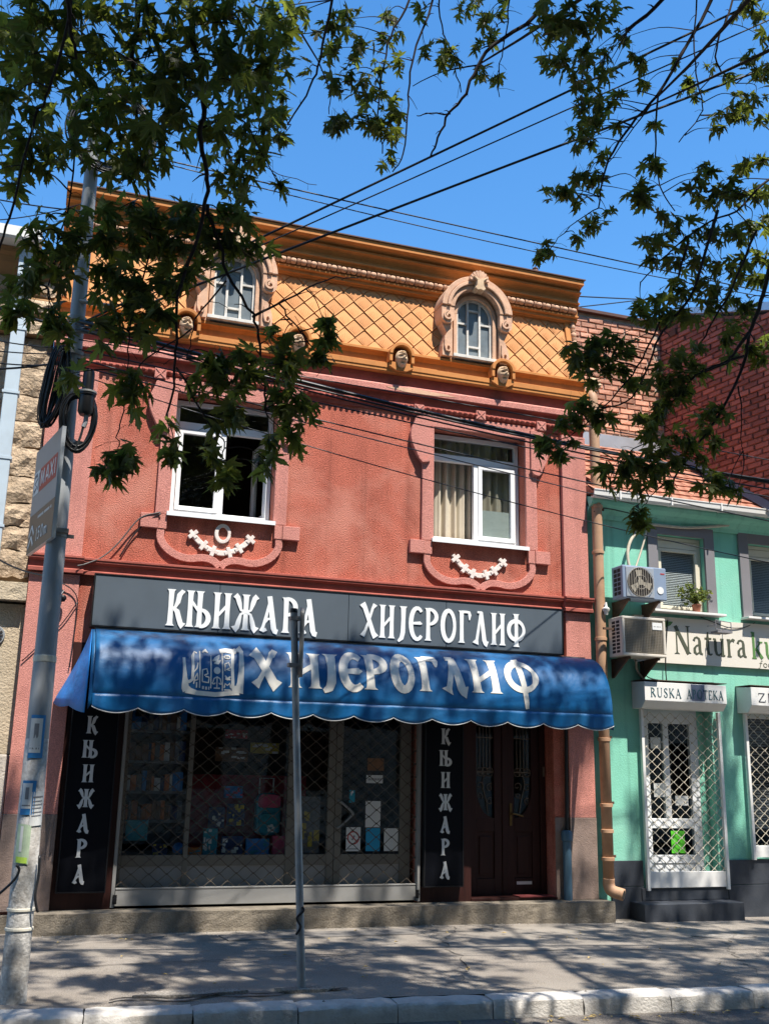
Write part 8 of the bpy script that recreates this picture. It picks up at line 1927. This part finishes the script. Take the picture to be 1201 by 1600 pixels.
for key in 'LR':
    t = TREES[key]; b = Vector(ORG[t.name]); q = MB(); r = random.Random(ord(key))
    def limb(a, e, r0, r1, bow=0.4):
        m_ = a.lerp(e, 0.5)+Vector((r.gauss(0, .25), r.gauss(0, .25), bow)); C = catmull([a, m_, e], 7)
        q.tube(C, [r0+(r1-r0)*i/(len(C)-1) for i in range(len(C))], 7); return C
    done = []
    for p, rad in LIMBS[key]:
        ab = p.z-(1.6+0.95*(p.y+11.45))
        if p.z < 1.6+0.80*(p.y+11.45) and not (p.x > 0.88*(p.y+11.45)): continue   # starts from another branch
        limb(b+Vector((0.15, 0.5, 4.6+r.uniform(0, 1.5))), p, 0.05, rad, 0.7)
    # crown sprays: where the sun line from pavement and lower walls meets the crown
    tx0, tx1, cnt = ((-6.0, 4.6, CROWN_L) if key == 'L' else (1.2, 12.5, CROWN_R))
    tries = 0
    while len(tops[key]) < cnt and tries < 90000:
        tries += 1
        yg = r.uniform(-11.5, 1.35)
        tgt = Vector((r.uniform(tx0, tx1), min(yg, 0.0), max(0.0, yg)*2.1))
        c = tgt+SUN_DIR*r.uniform(6.0, 14.0)
        cen = b+Vector((0.5, 2.2, 10.6))
        e_ = Vector(((c.x-cen.x)/6.6, (c.y-cen.y)/6.4, (c.z-cen.z)/5.4))
        if e_.length > 1: continue
        if mnoise.noise(Vector((tgt.x*1.7, tgt.y*2.4, tgt.z*1.2+7)))+0.6*mnoise.noise(Vector((tgt.x*0.6+5, tgt.y*0.8, tgt.z*0.5+1)))+0.4*mnoise.noise(Vector((tgt.x*4+5, tgt.y*5, tgt.z*3+1))) < (-0.15 if tgt.x < 3.4 else -0.05): continue
        if tgt.z > 1.3 and tgt.x < 0.5: continue
        Yd = c.y+11.45
        if c.z < 1.6+1.13*Yd+0.75: continue
        tops[key].append(c)
    for k in range(16):
        e = tops[key][int(k*len(tops[key])/16)]
        s = b+Vector((0.2, 0.7, r.uniform(5.6, 7.5)))
        if s.z < 1.6+1.12*(s.y+11.45)+0.2: s.z = 1.6+1.12*(s.y+11.45)+0.4
        C = limb(s, e, 0.075, 0.02, 0.5)
        for c in C[3::2]: 
            for e2 in sorted(tops[key], key=lambda w: (w-c).length)[:5]: q.tube([c, c.lerp(e2, 0.5)+Vector((0, 0, .08)), e2], [0.016, 0.010, 0.004], 4)
    q.build('limb', 'bark', t, smooth='all', recalc=False)
# hanging leaves in view
LS = {'L': 0.93, 'R': 0.95}
allv = {'L': [], 'R': []}
twigs = {'L': MB(), 'R': MB()}
BP = {'L': [], 'R': []}
for key, br in BRANCHES:
    for p in catmull([b[:3] for b in br], 4): BP[key].append(p)
r = random.Random(2024)
for (key, x, y, z, rad, n) in CLUSTERS:
    c = Vector((x, y, z))
    near = min(BP[key], key=lambda p: (p-c).length+(0.25 if p.z < c.z-0.02 else 0))
    if (near-c).length < 0.9:
        m_ = near.lerp(c, 0.5)+Vector((r.gauss(0, .02), r.gauss(0, .02), 0.03))
        C = catmull([near, m_, c], 4); twigs[key].tube(C, [0.0042-0.0025*i/(len(C)-1) for i in range(len(C))], 4)
    n = max(2, int(n*(1.75 if (key == 'L' and y < -6.6 and z > 3.9) else 1.8)))
    for k in range(n):
        d = Vector((r.gauss(0, 1), r.gauss(0, 1), r.gauss(0, 1)))
        d = d.normalized()*(r.random()**0.5)
        p = c+Vector((d.x*rad, d.y*rad*1.3, d.z*rad))
        allv[key].append((p, leaf_rot(r), r.uniform(0.055, 0.118)*LS[key], r.randrange(5)))
for key in 'LR':
    t = TREES[key]
    tag(twigs[key].build('twig', 'twig', t, recalc=False), kind='stuff')
    L_ = sorted(allv[key], key=lambda a: -a[2]/(a[0]-CAM_POS).length)
    meshes = []
    for vs, fs in PROTO:
        m = MB(); m.add(vs, fs); meshes.append(m.mesh('leaf', 'leaf', recalc=False))
    for p, M_, s, k in L_[:296]:
        piece('leaf', meshes[k], t, tuple(p), M_.to_quaternion(), (s, s, s))
    st = MB()
    for p, M_, s, k in L_[296:]:
        vs, fs = PROTO[k]; st.add([tuple(M_ @ (v*s)+p) for v in vs], fs)
    # crown above the street, out of the picture; throws the dappled shade
    for c in tops[key]:
        if r.random() < CROWN_DROP: continue
        for k in range(CROWN_N):
            p = c+Vector((r.gauss(0, .085), r.gauss(0, .085), r.gauss(0, .075)))
            Yd = p.y+11.45
            if Yd > -0.5 and p.z < 1.6+1.13*max(Yd, 0)+0.25 and -0.25*max(Yd, 0)-0.6 < p.x < 1.05*max(Yd, 0)+0.8: continue
            if p.z-2.05*abs(p.y) > 2.9+0.4*mnoise.noise(Vector((p.x*1.5, 0, 0))): continue
            vs, fs = FAR[k % 3]; M_ = leaf_rot(r, 0.3); s = r.uniform(0.065, 0.10)
            st.add([tuple(M_ @ (v*s)+p) for v in vs], fs)
    o = st.build('foliage', 'leaf', t, recalc=False); tag(o, kind='stuff')
